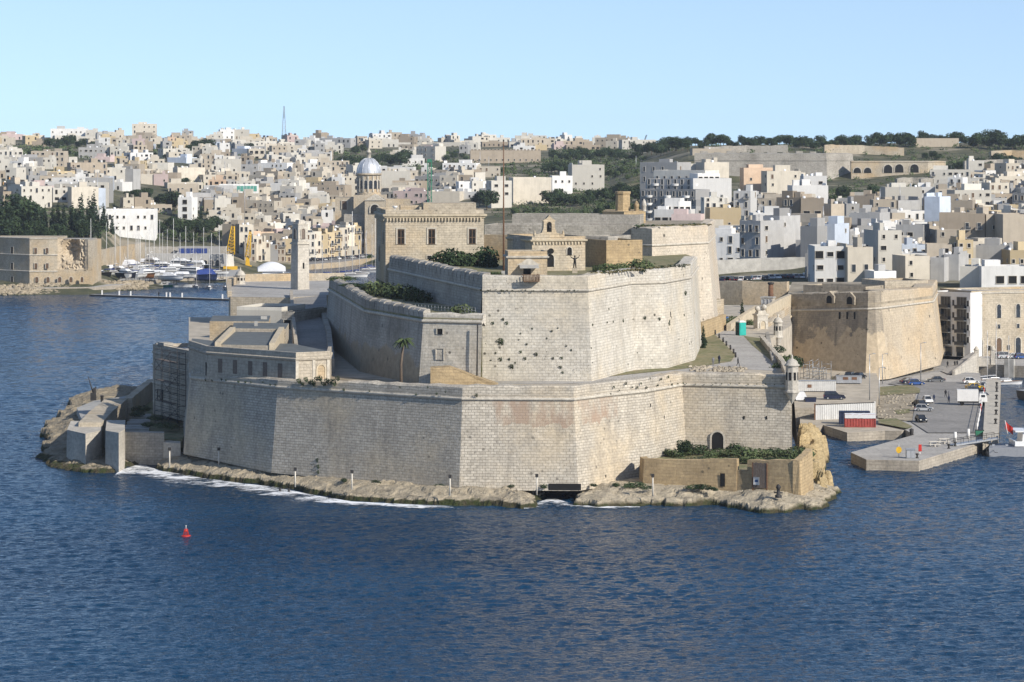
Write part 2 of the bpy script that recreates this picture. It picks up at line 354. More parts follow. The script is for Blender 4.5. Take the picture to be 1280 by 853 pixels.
def tag(o, label=None, cat=None, group=None, kind=None):
    if label: o['label'] = label
    if cat: o['category'] = cat
    if group: o['group'] = group
    if kind: o['kind'] = kind
    return o
def thing(name, label, cat, loc, group=None, rz=0.0):
    o = bpy.data.objects.new(name, None); o.location = loc; o.rotation_euler = (0, 0, rz); o.empty_display_size = .5
    COL.objects.link(o); return tag(o, label, cat, group)
def inst(name, me, loc=(0, 0, 0), rz=0.0, sc=1.0, parent=None):
    o = bpy.data.objects.new(name, me); o.location = loc; o.rotation_euler = (0, 0, rz)
    o.scale = (sc, sc, sc) if isinstance(sc, (int, float)) else sc
    if parent is not None: o.parent = parent
    COL.objects.link(o); return o
def copy_tree(o, loc=None, rz=None, label=None, group=None, parent=None):
    c = o.copy(); COL.objects.link(c)
    if parent is not None: c.parent = parent
    for ch in list(o.children): copy_tree(ch, parent=c)
    if loc is not None: c.location = loc
    if rz is not None: c.rotation_euler = (0, 0, rz)
    if label: c['label'] = label
    if group: c['group'] = group
    return c
def remat(root, old, new):
    """a copy in another colour: own mesh for the repainted part"""
    for o in [root] + list(root.children_recursive):
        if o.type == 'MESH' and any(m and m.name == old for m in o.data.materials):
            o.data = o.data.copy()
            for i, m in enumerate(o.data.materials):
                if m and m.name == old: o.data.materials[i] = M[new]

def outn(path, closed=False):
    """mitred outward normals (right-hand side of travel) for a list of 2D points"""
    n = len(path); res = []
    segn = []
    for i in range(n - (0 if closed else 1)):
        a, b = path[i], path[(i + 1) % n]; d = Vector((b[0] - a[0], b[1] - a[1])).normalized(); segn.append(Vector((d.y, -d.x)))
    for i in range(n):
        if closed: a, b = segn[i - 1], segn[i]
        else: a, b = segn[max(0, i - 1)], segn[min(i, len(segn) - 1)]
        m = (a + b); m = m / max(.25, m.dot(a) if m.length else 1)
        res.append(m)
    return res
def subdiv(path, cols, step):
    """split a polyline every `step` metres; cols: lists of per-vertex values interpolated along"""
    P = [path[0]]; C = [[c[0]] for c in cols]
    for i in range(len(path) - 1):
        L = math.dist(path[i], path[i + 1]); k = max(1, int(round(L / step)))
        for j in range(1, k + 1):
            f = j / k; P.append((path[i][0] + (path[i+1][0] - path[i][0]) * f, path[i][1] + (path[i+1][1] - path[i][1]) * f))
            for c, o in zip(cols, C): o.append(c[i] + (c[i + 1] - c[i]) * f)
    return P, C
def sweep(mb, path, zs, prof, mi=0, closed=False, caps=True, N=None):
    """profile [(out, up)] along a path with a height per vertex"""
    N = N or outn(path, closed); U = [0.0]
    n = len(path)
    for i in range(n if closed else n - 1): U.append(U[-1] + math.dist(path[i], path[(i + 1) % n]))
    rows = []
    for o, h in prof:
        rows.append([Vector((path[i][0] + N[i].x * o, path[i][1] + N[i].y * o, zs[i] + h)) for i in range(n)])
    vcum = [0.0]
    for a, b in zip(prof[:-1], prof[1:]): vcum.append(vcum[-1] + math.dist(a, b))
    v0 = zs[0] + prof[0][1]
    for r in range(len(prof) - 1):
        for i in range(n if closed else n - 1):
            j = (i + 1) % n
            mb.face([rows[r][i], rows[r][j], rows[r + 1][j], rows[r + 1][i]], mi, [(U[i], v0 + vcum[r]), (U[i + 1], v0 + vcum[r]), (U[i + 1], v0 + vcum[r + 1]), (U[i], v0 + vcum[r + 1])])
    if caps and not closed and len(prof) > 2:
        mb.face([r[0] for r in rows], mi); mb.face([r[-1] for r in rows][::-1], mi)
def bastion_wall(name, label, cat, path, zb, zc, zt, mat, batter=.10, th=2.4, step=2.2, cordon=True, jit=.16, merl=None, group=None, trimmat='trim', ext=(None, None)):
    """battered curtain (face), half-round cordon, parapet: path = cordon line left to right, zb/zc/zt = foot, cordon and parapet top per vertex"""
    rnd = random.Random(len(label) * 7 + int(abs(path[0][0])))
    ps, (b, c, tt) = subdiv(path, [zb, zc, zt], step)
    def nrm(q):
        e = ([ext[0]] if ext[0] else []) + list(q) + ([ext[1]] if ext[1] else []); n_ = outn(e); k0 = 1 if ext[0] else 0
        return n_[k0:k0 + len(q)]
    N = nrm(ps)
    org = Vector((sum(p[0] for p in path) / len(path), sum(p[1] for p in path) / len(path), min(zb)))
    root = thing(name, label, cat, org, group)
    f = MB(); U = 0; K = 7
    for i in range(len(ps) - 1):
        L = math.dist(ps[i], ps[i + 1])
        def P(q, k):
            hgt = b[q] + (c[q] - b[q]) * k / K; o = batter * (c[q] - hgt)
            return Vector((ps[q][0] + N[q].x * o, ps[q][1] + N[q].y * o, hgt))
        for k in range(K):
            q = [P(i, k), P(i + 1, k), P(i + 1, k + 1), P(i, k + 1)]
            f.face(q, 0, [(U, q[0].z), (U + L, q[1].z), (U + L, q[2].z), (U, q[3].z)])
        U += L
    f.build('wall_face', mat, root)
    if cordon:
        k = MB(); sweep(k, ps, c, N=N, prof=[(-.3, -.32), (.12, -.30), (.32, -.14), (.34, .05), (.2, .22), (-.3, .24)], mi=0); k.build('cordon', trimmat, root)
    p = MB()
    tj = [x + rnd.uniform(-jit, jit) for x in tt]
    h = [x - y for x, y in zip(tj, c)]
    if merl is None:
        M2 = [(ps[i], h[i]) for i in range(len(ps))]
        rows = [[], [], [], []]
        U = 0
        for i in range(len(ps) - 1):
            L = math.dist(ps[i], ps[i + 1])
            def Q(q, o, z): return Vector((ps[q][0] + N[q].x * o, ps[q][1] + N[q].y * o, z))
            a, bb = i, i + 1
            quads = [[Q(a, .02, c[a] + .2), Q(bb, .02, c[bb] + .2), Q(bb, -.08, tj[bb] - .25), Q(a, -.08, tj[a] - .25)],
                     [Q(a, -.08, tj[a] - .25), Q(bb, -.08, tj[bb] - .25), Q(bb, -.45, tj[bb]), Q(a, -.45, tj[a])],
                     [Q(a, -.45, tj[a]), Q(bb, -.45, tj[bb]), Q(bb, -th, tj[bb] + .05), Q(a, -th, tj[a] + .05)],
                     [Q(a, -th, tj[a] + .05), Q(bb, -th, tj[bb] + .05), Q(bb, -th, c[bb] - .8), Q(a, -th, c[a] - .8)]]
            for g, q in enumerate(quads):
                vv = [(U, q[0].z + g), (U + L, q[1].z + g), (U + L, q[2].z + g), (U, q[3].z + g)] if g < 2 else None
                p.face(q, 0, vv)
            U += L
        for e in (0, len(ps) - 1):
            p.face([Q(e, .02, c[e] + .2), Q(e, -.45, tj[e]), Q(e, -th, tj[e]), Q(e, -th, c[e] - .8)], 0)
        p.build('parapet', mat, root)
    else:
        pitch, gap, low = merl
        ps3, (c3, t3) = subdiv(path, [zc, zt], pitch); N3 = nrm(ps3)
        for i in range(len(ps3) - 1):
            a, bq = ps3[i], ps3[i + 1]; g = gap / max(.1, math.dist(a, bq)) / 2
            def Q(fr, o, z):
                nx = N3[i].lerp(N3[i + 1], fr); return Vector((a[0] + (bq[0] - a[0]) * fr + nx.x * o, a[1] + (bq[1] - a[1]) * fr + nx.y * o, z))
            zz = c3[i] * .5 + c3[i + 1] * .5; tp = t3[i] * .5 + t3[i + 1] * .5 + rnd.uniform(-jit, jit)
            for fa, fb, top in ((0, g, zz + low), (g, 1 - g, tp), (1 - g, 1, zz + low)):
                q = [Q(fa, .02, zz), Q(fb, .02, zz), Q(fb, -.1, top - .3), Q(fa, -.1, top - .3)]; p.face(q)
                p.face([q[3], q[2], Q(fb, -.5, top), Q(fa, -.5, top)]); p.face([Q(fa, -.5, top), Q(fb, -.5, top), Q(fb, -th, top + .1), Q(fa, -th, top + .1)])
                p.face([Q(fb, -th, zz - .5), Q(fa, -th, zz - .5), Q(fa, -th, top + .1), Q(fb, -th, top + .1)])
                p.face([Q(fa, .02, zz), Q(fa, -.1, top - .3), Q(fa, -.5, top), Q(fa, -th, top + .1), Q(fa, -th, zz)]); p.face([Q(fb, .02, zz), Q(fb, -th, zz), Q(fb, -th, top + .1), Q(fb, -.5, top), Q(fb, -.1, top - .3)])
        p.build('parapet', mat, root)
    return root

# ------------------------------------------------------------------ rough ground pieces
def nz(x, y, s, seed=0): return mnoise.noise((x / s + seed * 17.3, y / s - seed * 9.1, seed * 3.7))
def fbm(x, y, s, seed=0): return nz(x, y, s, seed) + .5 * nz(x, y, s / 2.1, seed + 1) + .25 * nz(x, y, s / 4.3, seed + 2)
def sd_poly(px, py, poly):
    """signed distance, positive inside (numpy arrays)"""
    d = np.full(px.shape, 1e9); ins = np.zeros(px.shape, bool); n = len(poly)
    for i in range(n):
        x1, y1 = poly[i]; x2, y2 = poly[(i + 1) % n]
        ex, ey = x2 - x1, y2 - y1; L = ex * ex + ey * ey + 1e-9
        tt = np.clip(((px - x1) * ex + (py - y1) * ey) / L, 0, 1)
        d = np.minimum(d, np.hypot(px - x1 - tt * ex, py - y1 - tt * ey))
        cond = ((y1 > py) != (y2 > py)) & (px < (x2 - x1) * (py - y1) / (y2 - y1 + 1e-12) + x1)
        ins ^= cond
    return np.where(ins, d, -d)
def rock_sheet(name, poly, top, mat, res=.6, edge=2.5, rag=1.4, rough=.5, seed=1, steps=0.0, zlow=-1.6, shelf=False, smooth=False, label=None, cat=None, kind='structure', ragscale=5):
    """a solid shore of rock: steep ragged edge, uneven top. top: number or f(x,y)"""
    xs = [p[0] for p in poly]; ys = [p[1] for p in poly]
    gx = np.arange(min(xs) - 3, max(xs) + 3 + res, res); gy = np.arange(min(ys) - 3, max(ys) + 3 + res, res)
    X, Y = np.meshgrid(gx, gy); D = sd_poly(X, Y, poly)
    ny, nx = X.shape; Z = np.zeros_like(X); keep = D > -4.0
    for j in range(ny):
        for i in range(nx):
            if not keep[j, i]: continue
            x, y = X[j, i], Y[j, i]
            d = D[j, i] + rag * fbm(x, y, ragscale, seed) + .45 * rag * fbm(x, y, ragscale / 3.5, seed + 21)
            tz = top(x, y) if callable(top) else top
            k = max(0.0, min(1.0, d / edge)); k = k * k * (3 - 2 * k) if not shelf else (.62 * min(1, d / .9) + .38 * k if d > 0 else 0)
            tz = tz + rough * fbm(x, y, 4.2, seed + 5) + .4 * rough * fbm(x, y, 1.2, seed + 9) - 1.1 * rough * max(0, .22 - abs(nz(x + .4 * y, y, 3.6, seed + 13))) * 4
            if steps: q = tz / steps; tz = steps * (math.floor(q) + min(1, (q - math.floor(q)) * 4))
            Z[j, i] = zlow + (tz - zlow) * k
    ids = -np.ones((ny, nx), int); ver = []; faces = []
    for j in range(ny - 1):
        for i in range(nx - 1):
            if D[j:j + 2, i:i + 2].min() > -3.2 and Z[j:j + 2, i:i + 2].max() > zlow + .05:
                q = []
                for jj, ii in ((j, i), (j, i + 1), (j + 1, i + 1), (j + 1, i)):
                    if ids[jj, ii] < 0: ids[jj, ii] = len(ver); ver.append((X[jj, ii], Y[jj, ii], Z[jj, ii]))
                    q.append(int(ids[jj, ii]))
                faces.append(q)
    ox, oy = sum(xs) / len(xs), sum(ys) / len(ys)
    me = bpy.data.meshes.new(name); me.from_pydata([(a - ox, b - oy, c) for a, b, c in ver], [], faces); me.materials.append(M[mat])
    me.polygons.foreach_set('use_smooth', [smooth] * len(faces))
    o = bpy.data.objects.new(name, me); o.location = (ox, oy, 0); COL.objects.link(o)
    return tag(o, label, cat, None, kind)

# ------------------------------------------------------------------ foliage
def leaf_mesh(name, blobs, n, ls, mat, seed=0, squash=1.0, up=.35):
    """leaves scattered through ellipsoid blobs [(x,y,z,rx,ry,rz)] : many small bent quads with gaps between"""
    rn = random.Random(seed); v = []; f = []
    tot = sum(b[3] * b[4] * b[5] for b in blobs)
    for bx, by, bz, rx, ry, rz_ in blobs:
        k = int(n * rx * ry * rz_ / tot) + 4
        for _ in range(k):
            while True:
                p = Vector((rn.uniform(-1, 1), rn.uniform(-1, 1), rn.uniform(-1, 1)))
                L = p.length
                if L <= 1 and rn.random() < .25 + .75 * L: break
            c = Vector((bx + p.x * rx, by + p.y * ry, bz + p.z * rz_))
            nn = Vector((p.x + rn.gauss(0, .5), p.y + rn.gauss(0, .5), p.z + up + rn.gauss(0, .5)))
            nn = nn.normalized() if nn.length > .01 else Vector((0, 0, 1))
            a = nn.orthogonal().normalized(); a.rotate(Matrix.Rotation(rn.uniform(0, 6.28), 3, nn)); b = nn.cross(a)
            s1 = ls * rn.uniform(.55, 1.4); s2 = s1 * rn.uniform(.5, .9)
            i0 = len(v); v += [c - a * s1, c - b * s2 + nn * s1 * .2, c + a * s1, c + b * s2 + nn * s1 * .2]; f.append((i0, i0 + 1, i0 + 2, i0 + 3))
    me = bpy.data.meshes.new(name); me.from_pydata(v, [], f); me.materials.append(M[mat]); return me
def trunk_mesh(name, h, r, limbs=3, spread=1.6, seed=0, lean=(0, 0)):
    rn = random.Random(seed); mb = MB()
    mb.tube([(0, 0, -.4), (lean[0] * .3, lean[1] * .3, h * .4), (lean[0], lean[1], h)], [r, r * .75, r * .35], 7)
    for k in range(limbs):
        a = 6.28 * k / max(1, limbs) + rn.random(); z0 = h * rn.uniform(.45, .7)
        mb.tube([(lean[0] * .5, lean[1] * .5, z0), (math.cos(a) * spread * .5, math.sin(a) * spread * .5, z0 + h * .2), (math.cos(a) * spread, math.sin(a) * spread, z0 + h * .38)], [r * .45, r * .3, r * .12], 5)
    o = mb.build(name, 'bark', org='local', link=False); me = o.data; bpy.data.objects.remove(o); return me
def broad_crown(seed, h, w, mat, n=1500, ls=.42, flat=1.0):
    rn = random.Random(seed); bl = []
    for k in range(11):
        a = rn.uniform(0, 6.28); q = rn.uniform(.1, .62) * w / 2
        rr = rn.uniform(.2, .34) * w
        bl.append((math.cos(a) * q, math.sin(a) * q, h * rn.uniform(.42, .82), rr, rr, rr * rn.uniform(.6, .9) * flat))
    return leaf_mesh('crown', bl, n, ls, mat, seed)
def cypress_crown(seed, h, w):
    rn = random.Random(seed)
    bl = [(rn.uniform(-.1, .1) * w, rn.uniform(-.1, .1) * w, h * (.1 + .85 * k / 8), w / 2 * (1.0 - .86 * (k / 8) ** 1.5) * rn.uniform(.8, 1.1) + .12, w / 2 * (1.0 - .86 * (k / 8) ** 1.5) + .12, h * .085) for k in range(9)]
    return leaf_mesh('crown', bl, 900, .34, 'leaf_cypress', seed, up=.8)
TREES = dict(
    broad=[(trunk_mesh('trunk', 4.5, .28, 4, 2.4, s), broad_crown(s, 8, 8.5, 'leaf_dark')) for s in (1, 2, 3)],
    pine=[(trunk_mesh('trunk', 5.5, .26, 4, 2.6, s), broad_crown(s, 9.5, 9.5, 'leaf_dark', flat=.62)) for s in (4, 5)],
    mid=[(trunk_mesh('trunk', 3.0, .2, 4, 1.8, s), broad_crown(s, 6, 7, 'leaf_mid')) for s in (6, 7)],
    cypress=[(trunk_mesh('trunk', 3, .2, 0, 1, s), cypress_crown(s, 12, 3.0)) for s in (8, 9, 10)])
BUSH = [leaf_mesh('bush', [(0, 0, .5, 1, 1, .7), (.7, .2, .45, .7, .7, .5), (-.7, -.1, .4, .75, .7, .5), (.1, .5, .75, .6, .5, .45)], 420, .13, 'leaf_bush', s) for s in (1, 2)] + \
       [leaf_mesh('bush', [(0, 0, .5, 1, 1, .7), (.6, -.2, .45, .7, .7, .55), (-.6, .1, .4, .75, .7, .5)], 420, .13, 'leaf_dark', 3)]
TUFT = [leaf_mesh('wall_plant', [(0, -.1, 0, .5, .35, .42), (.2, -.1, -.25, .3, .3, .3)], 90, .11, 'leaf_dark', s) for s in (1, 2)] + [leaf_mesh('wall_plant', [(0, -.1, 0, .6, .3, .25)], 90, .1, 'leaf_dry', 3)]
def tree(kind, loc, label, group=None, sc=1.0, seed=0, name=None):
    tr, cr = TREES[kind][seed % len(TREES[kind])]
    o = thing(name or dict(broad='tree', pine='pine_tree', mid='tree', cypress='cypress_tree')[kind], label, 'tree', loc, group, R.uniform(0, 6.28))
    o.scale = (sc, sc, sc) if isinstance(sc, (int, float)) else sc
    inst('trunk', tr, parent=o); inst('crown', cr, parent=o); return o
def bush(loc, sc, label, group=None, k=None):
    o = inst('bush', BUSH[R.randrange(3) if k is None else k], loc, R.uniform(0, 6.28), sc); return tag(o, label, 'bush', group)

ORD = ['first', 'second', 'third', 'fourth', 'fifth', 'sixth', 'seventh', 'eighth', 'ninth', 'tenth', 'eleventh', 'twelfth', 'thirteenth', 'fourteenth', 'fifteenth', 'sixteenth', 'seventeenth', 'eighteenth', 'nineteenth', 'twentieth']
def ordw(i, n):
    if n > 1 and i == 0: return 'leftmost'
    if n > 2 and i == n - 1: return 'rightmost'
    return (ORD[i] if i < len(ORD) else '%dth' % (i + 1)) + ' from left'
# ------------------------------------------------------------------ the setting: water, land, rock
def struct(o): o['kind'] = 'structure'; return o
def sea():
    """one sheet: wind waves as real relief in the harbour, calm flat water further off"""
    rw = np.random.RandomState(5); V_, F_ = [], []; off = 0
    comps = []
    for i in range(64):
        lam = 1.25 * (6.0 / 1.25) ** (rw.rand() ** 1.5); th = math.pi / 2 + rw.normal(0, .62) + .25; comps.append((lam, th, rw.rand() * 6.283, (.040 if lam < 2.6 else .020) * lam / 6.283 * 1.05))
    def block(x0, x1, y0, y1, c):
        nonlocal off
        nx, ny = int((x1 - x0) / c), int((y1 - y0) / c)
        X, Y = np.meshgrid(np.linspace(x0, x1, nx + 1), np.linspace(y0, y1, ny + 1)); Z = np.zeros_like(X)
        for lam, th, ph, a in comps:
            if lam < c * 2.9: continue
            k = 6.283 / lam; s_ = np.sin(k * (X * math.cos(th) + Y * math.sin(th)) + ph + 1.5 * np.sin(.021 * X + ph) + 1.2 * np.sin(.017 * Y - ph)); Z += a * (s_ + .35 * s_ * s_)
        gust = .75 + .35 * np.sin(.031 * X + .012 * Y) * np.sin(.023 * Y - .008 * X + 1)
        e = np.minimum(np.minimum(X - x0, x1 - X), np.minimum(Y - y0, y1 - Y)); Z *= np.clip(e / 6, 0, 1) * gust
        V_.append(np.stack([X.ravel(), Y.ravel(), Z.ravel()], 1)); i = np.arange(ny)[:, None] * (nx + 1) + np.arange(nx)[None, :] + off
        F_.append(np.stack([i, i + 1, i + nx + 2, i + nx + 1], -1).reshape(-1, 4)); off += (nx + 1) * (ny + 1)
    def flat(x0, x1, y0, y1):
        nonlocal off
        V_.append(np.array([[x0, y0, 0], [x1, y0, 0], [x1, y1, 0], [x0, y1, 0]], float)); F_.append(np.array([[0, 1, 2, 3]]) + off); off += 4
    block(-140, 140, 330, 620, .42); block(-260, -20, 620, 1180, .75); block(60, 170, 620, 790, .7); block(-160, -40, 1180, 1500, 1.0)
    flat(-6000, 6000, -200, 330); flat(-6000, -140, 330, 620); flat(140, 6000, 330, 620); flat(-6000, -260, 620, 1180); flat(-20, 60, 620, 1180); flat(60, 170, 790, 1180); flat(170, 6000, 620, 1180); flat(-6000, -160, 1180, 1500); flat(-40, 6000, 1180, 1500); flat(-6000, 6000, 1500, 5200)
    v = np.concatenate(V_); f = np.concatenate(F_).astype(np.int32)
    me = bpy.data.meshes.new('water'); me.vertices.add(len(v)); me.vertices.foreach_set('co', v.ravel()); me.loops.add(f.size); me.loops.foreach_set('vertex_index', f.ravel()); me.polygons.add(len(f)); me.polygons.foreach_set('loop_start', np.arange(0, f.size, 4, dtype=np.int32)); me.polygons.foreach_set('loop_total', np.full(len(f), 4, np.int32)); me.update(calc_edges=True); me.polygons.foreach_set('use_smooth', [True] * len(f))
    me.materials.append(M['sea_water']); o = bpy.data.objects.new('water', me); COL.objects.link(o); struct(o)
sea()

# land profile: ground height against distance for a number of bearings (given as columns of the view)
PROF = [
 (-160, [(1150,-3),(1178,2.5),(1225,7),(1280,19),(1400,27),(1600,36),(2000,48),(2400,57),(2600,61),(2750,62),(3600,40)]),
 (110,  [(1150,-3),(1178,2.2),(1225,5),(1290,17),(1400,25),(1600,34),(2000,47),(2400,57),(2600,62),(2750,63),(3600,40)]),
 (150,  [(1180,-3),(1206,2.0),(1340,2.4),(1375,8),(1430,16),(1500,22),(1650,31),(2000,45),(2400,56),(2600,62),(2750,63),(3600,40)]),
 (285,  [(1252,-3),(1276,2.0),(1350,2.4),(1400,7),(1500,14),(1600,21),(1750,29),(2000,41),(2400,54),(2600,60),(2750,61),(3600,40)]),
 (310,  [(1322,-3),(1345,1.8),(1360,2.2),(1420,4.5),(1500,9),(1600,16),(1750,27),(2000,40),(2300,51),(2600,59.5),(2750,60),(3600,40)]),
 (372,  [(1395,-3),(1402,1.8),(1440,2.2),(1500,8),(1600,16),(1750,27),(2000,40),(2300,51),(2600,59),(2750,59.5),(3600,40)]),
 (480,  [(1455,-3),(1470,1.8),(1490,2.5),(1560,9),(1650,17),(1800,28),(2000,38),(2300,49.5),(2600,59.5),(2750,60),(3600,40)]),
 (600,  [(980,-3),(1010,4),(1300,16),(1500,23),(1650,30),(1800,36),(2000,43),(2300,52),(2600,58.5),(2750,59),(3600,40)]),
 (760,  [(860,-3),(890,6),(1100,14),(1300,20),(1500,26),(1650,32.5),(1800,37.5),(2000,45),(2300,52),(2600,57),(2750,57),(3600,40)]),
 (860,  [(730,-3),(750,16),(950,18),(1200,20.5),(1300,25.5),(1500,34),(1690,36.5),(1720,50),(1900,55.8),(2000,56.5),(2600,55),(3600,40)]),
 (985,  [(735,-3),(748,17),(950,19.5),(1050,21.5),(1150,24),(1300,27),(1450,31),(1690,36.5),(1720,51),(1900,56.5),(2000,57.5),(2600,56),(3600,40)]),
 (1005, [(772,-3),(792,17),(865,18),(950,20),(1050,21.5),(1150,24),(1300,27),(1450,31),(1690,36.5),(1720,50),(1900,57),(2000,58),(2600,56),(3600,40)]),
 (1160, [(770,-3),(800,2.0),(826,16),(865,17.5),(950,19.5),(1050,21.5),(1150,23.5),(1300,27),(1450,30.5),(1600,35),(1720,44),(1900,57.5),(2000,58.5),(2600,56),(3600,40)]),
 (1460, [(760,-3),(772,2.0),(822,3),(836,14),(900,17.5),(1050,21.5),(1150,23.5),(1300,27),(1450,30.5),(1600,35),(1720,44),(1900,57),(2000,58.5),(2600,56),(3600,40)]),
]
def gz(px, d):
    cols = PROF
    if px <= cols[0][0]: a = b = cols[0]; f = 0
    elif px >= cols[-1][0]: a = b = cols[-1]; f = 0
    else:
        for a, b in zip(cols[:-1], cols[1:]):
            if a[0] <= px <= b[0]: f = (px - a[0]) / (b[0] - a[0]); break
    def ev(c):
        p = c[1]
        if d <= p[0][0]: return p[0][1]
        for (d0, z0), (d1, z1) in zip(p[:-1], p[1:]):
            if d0 <= d <= d1: return z0 + (z1 - z0) * (d - d0) / (d1 - d0)
        return p[-1][1]
    return ev(a) * (1 - f) + ev(b) * f
def GT(px, d): return W(px, d, gz(px, d))
def land():
    cols = sorted(set(list(range(-900, 2300, 24)) + [c[0] for c in PROF]))
    ds = [720 + 7 * i for i in range(12)] + [806 + 8 * i for i in range(10)] + [890 + 25 * i for i in range(75)] + [2800, 3000, 3300, 3600]
    v = []; f = []
    for d in ds:
        for px in cols:
            z = gz(px, d); z += (.5 * nz(px, d, 60, 4) + .25 * nz(px, d, 21, 2)) if z > 4 else 0
            p = W(px, d, z); v.append(p)
    n = len(cols)
    for i in range(len(ds) - 1):
        for j in range(n - 1):
            q = (i * n + j, i * n + j + 1, (i + 1) * n + j + 1, (i + 1) * n + j)
            if max(v[k].z for k in q) > -2.9: f.append(q)
    me = bpy.data.meshes.new('hillside'); me.from_pydata(v, [], f); me.materials.append(M['hill_ground'])
    o = bpy.data.objects.new('hillside', me); COL.objects.link(o); struct(o)
land()

# --- fortress rock: the shelf along the foot of the bastion, the spit on the left, the crag on the right
def g2(px, py, z=0.0): p = G(px, py, z); return (p.x, p.y)
def w2(px, d): p = W(px, d, 0); return (p.x, p.y)
shelfA = [g2(194,590), g2(240,597), g2(290,604), g2(340,609), g2(392,620), g2(440,628), g2(500,631), g2(560,634), g2(610,634), g2(650,637), g2(672,637), g2(689,611), w2(700,513), w2(578,520), w2(347,545), w2(238,566), w2(192,566)]
rock_sheet('shore_shelf', shelfA, lambda x, y: 2.2 + .25 * fbm(x, y, 9, 3), 'shore_rock', .4, 6.0, 1.0, .24, 3, .42, shelf=True)
shelfB = [g2(714,633), g2(748,635), g2(805,633), g2(858,634), g2(890,633), g2(921,638), g2(951,644), g2(990,643), g2(1003,639), g2(1022,641), g2(1052,624), g2(1050,612), g2(1030,606), w2(1020,522), w2(1000,540), w2(853,540), w2(727,515)]
rock_sheet('shore_shelf', shelfB, lambda x, y: 2.3 + .3 * fbm(x, y, 9, 8), 'shore_rock_pale', .38, 6.5, 1.3, .26, 8, .42, shelf=True)
spit = [g2(49,578), g2(60,585), g2(88,590), g2(128,593), g2(150,592), g2(160,584), g2(198,577), w2(232,560), w2(236,640), g2(188,481,2), g2(142,496), g2(116,499), g2(92,503), g2(85,509), g2(78,521), g2(66,532), g2(53,540), g2(57,552)]
rock_sheet('rock_spit', spit, lambda x, y: 1.5 + max(0, min(1.6, (y - 552) * .04)) + .3 * fbm(x, y, 8, 5), 'spit_rock', .42, 6.5, 1.6, .4, 5, .5, shelf=True)
crag = [w2(993,538), w2(1000,520), w2(1016,503), w2(1032,506), w2(1046,505), w2(1040,520), w2(1036,538), w2(1040,556), w2(1036,572), w2(1010,580), w2(988,572)]
def cragtop(x, y):
    h = 1.8
    for cx, cy, r, hh in ((W(997,552,0).x, 552, 4.8, 9.6), (W(1006,558,0).x, 557, 3.8, 8.2), (W(1014,562,0).x, 561, 4.0, 6.0), (W(1024,566,0).x, 566, 3.6, 4.6), (W(1012,548,0).x, 548, 3.4, 5.2), (W(1020,520,0).x, 520, 4.5, 5.4), (W(1031,513,0).x, 513, 3.2, 3.8), (W(1008,530,0).x, 530, 4.5, 4.6)):
        q = math.hypot(x - cx, y - cy) / r; h = max(h, hh * max(0, 1 - q ** 3) ** .8 * (.9 + .16 * fbm(x, y, 3.4, 31)))
    return h
rock_sheet('crag', crag, cragtop, 'crag', .36, 2.0, 1.2, .75, 11, .9, ragscale=4)

# --- terraces of the fortress
ZT = 17.6
LW = [(236,600),(239,546),(347,525),(578,501),(717,500),(757,508),(806,516),(853,530),(990,525)]      # outer wall: column, distance
LP = [w2(*p) for p in LW]
mb = MB(); mb.prism([LP[1], LP[2], LP[3], LP[4], LP[5], LP[6], LP[7], LP[8], w2(957,633), w2(990,690), w2(985,760), w2(870,770), w2(780,720), w2(480,720), w2(236,720), LP[0]], 3, ZT, 0)
struct(mb.build('fort_terrace', 'paving_tan'))
roadf = [(600,481),(720,479.5),(800,472),(850,467),(885,463.5),(922,461),(971,464)]; roadb = [(962,450),(941,433),(930,422),(915,412),(884,409),(900,422),(915,436),(921,445),(916,452),(880,458),(850,462),(800,467),(738,473.5),(640,476.5),(600,476.5)]
mb = MB(); mb.face([G(a, b, ZT + .03) for a, b in roadf + roadb]); struct(mb.build('terrace_road', 'paving'))
for poly in ([(742,473),(800,466.5),(850,461.5),(880,457.5),(914,451.5),(919,444),(910,434),(898,422),(884,411),(872,412),(872,440),(835,458),(742,470)], [(941,432),(963,450),(969,459),(974,452),(958,424),(930,420)]):
    mb = MB(); mb.face([G(a, b, ZT + .06) for a, b in poly]); struct(mb.build('grass_bank', 'grass_ground'))
mb = MB(); mb.face([G(a, b, ZT + .05) for a, b in [(412,470),(470,474),(545,478),(600,476),(600,481),(560,483),(470,479),(412,474)]]); struct(mb.build('grass_bank', 'earth'))

# --- the lower (outer) bastion
Z3 = lambda n, a: [a] * n
bastion_wall('bastion_wall', 'long pale stone bastion wall rising from the shore around the whole fort', 'wall', LP, [4,3.0,2.0,1.8,1.8,1.6,1.6,1.6,4.6], Z3(9, 16.9), [17.6,17.8,18.3,19.05,19.1,19.1,19.0,18.95,19.05], 'wall_lower', .10)
low = [o for o in COL.objects if o.name == 'bastion_wall'][0]
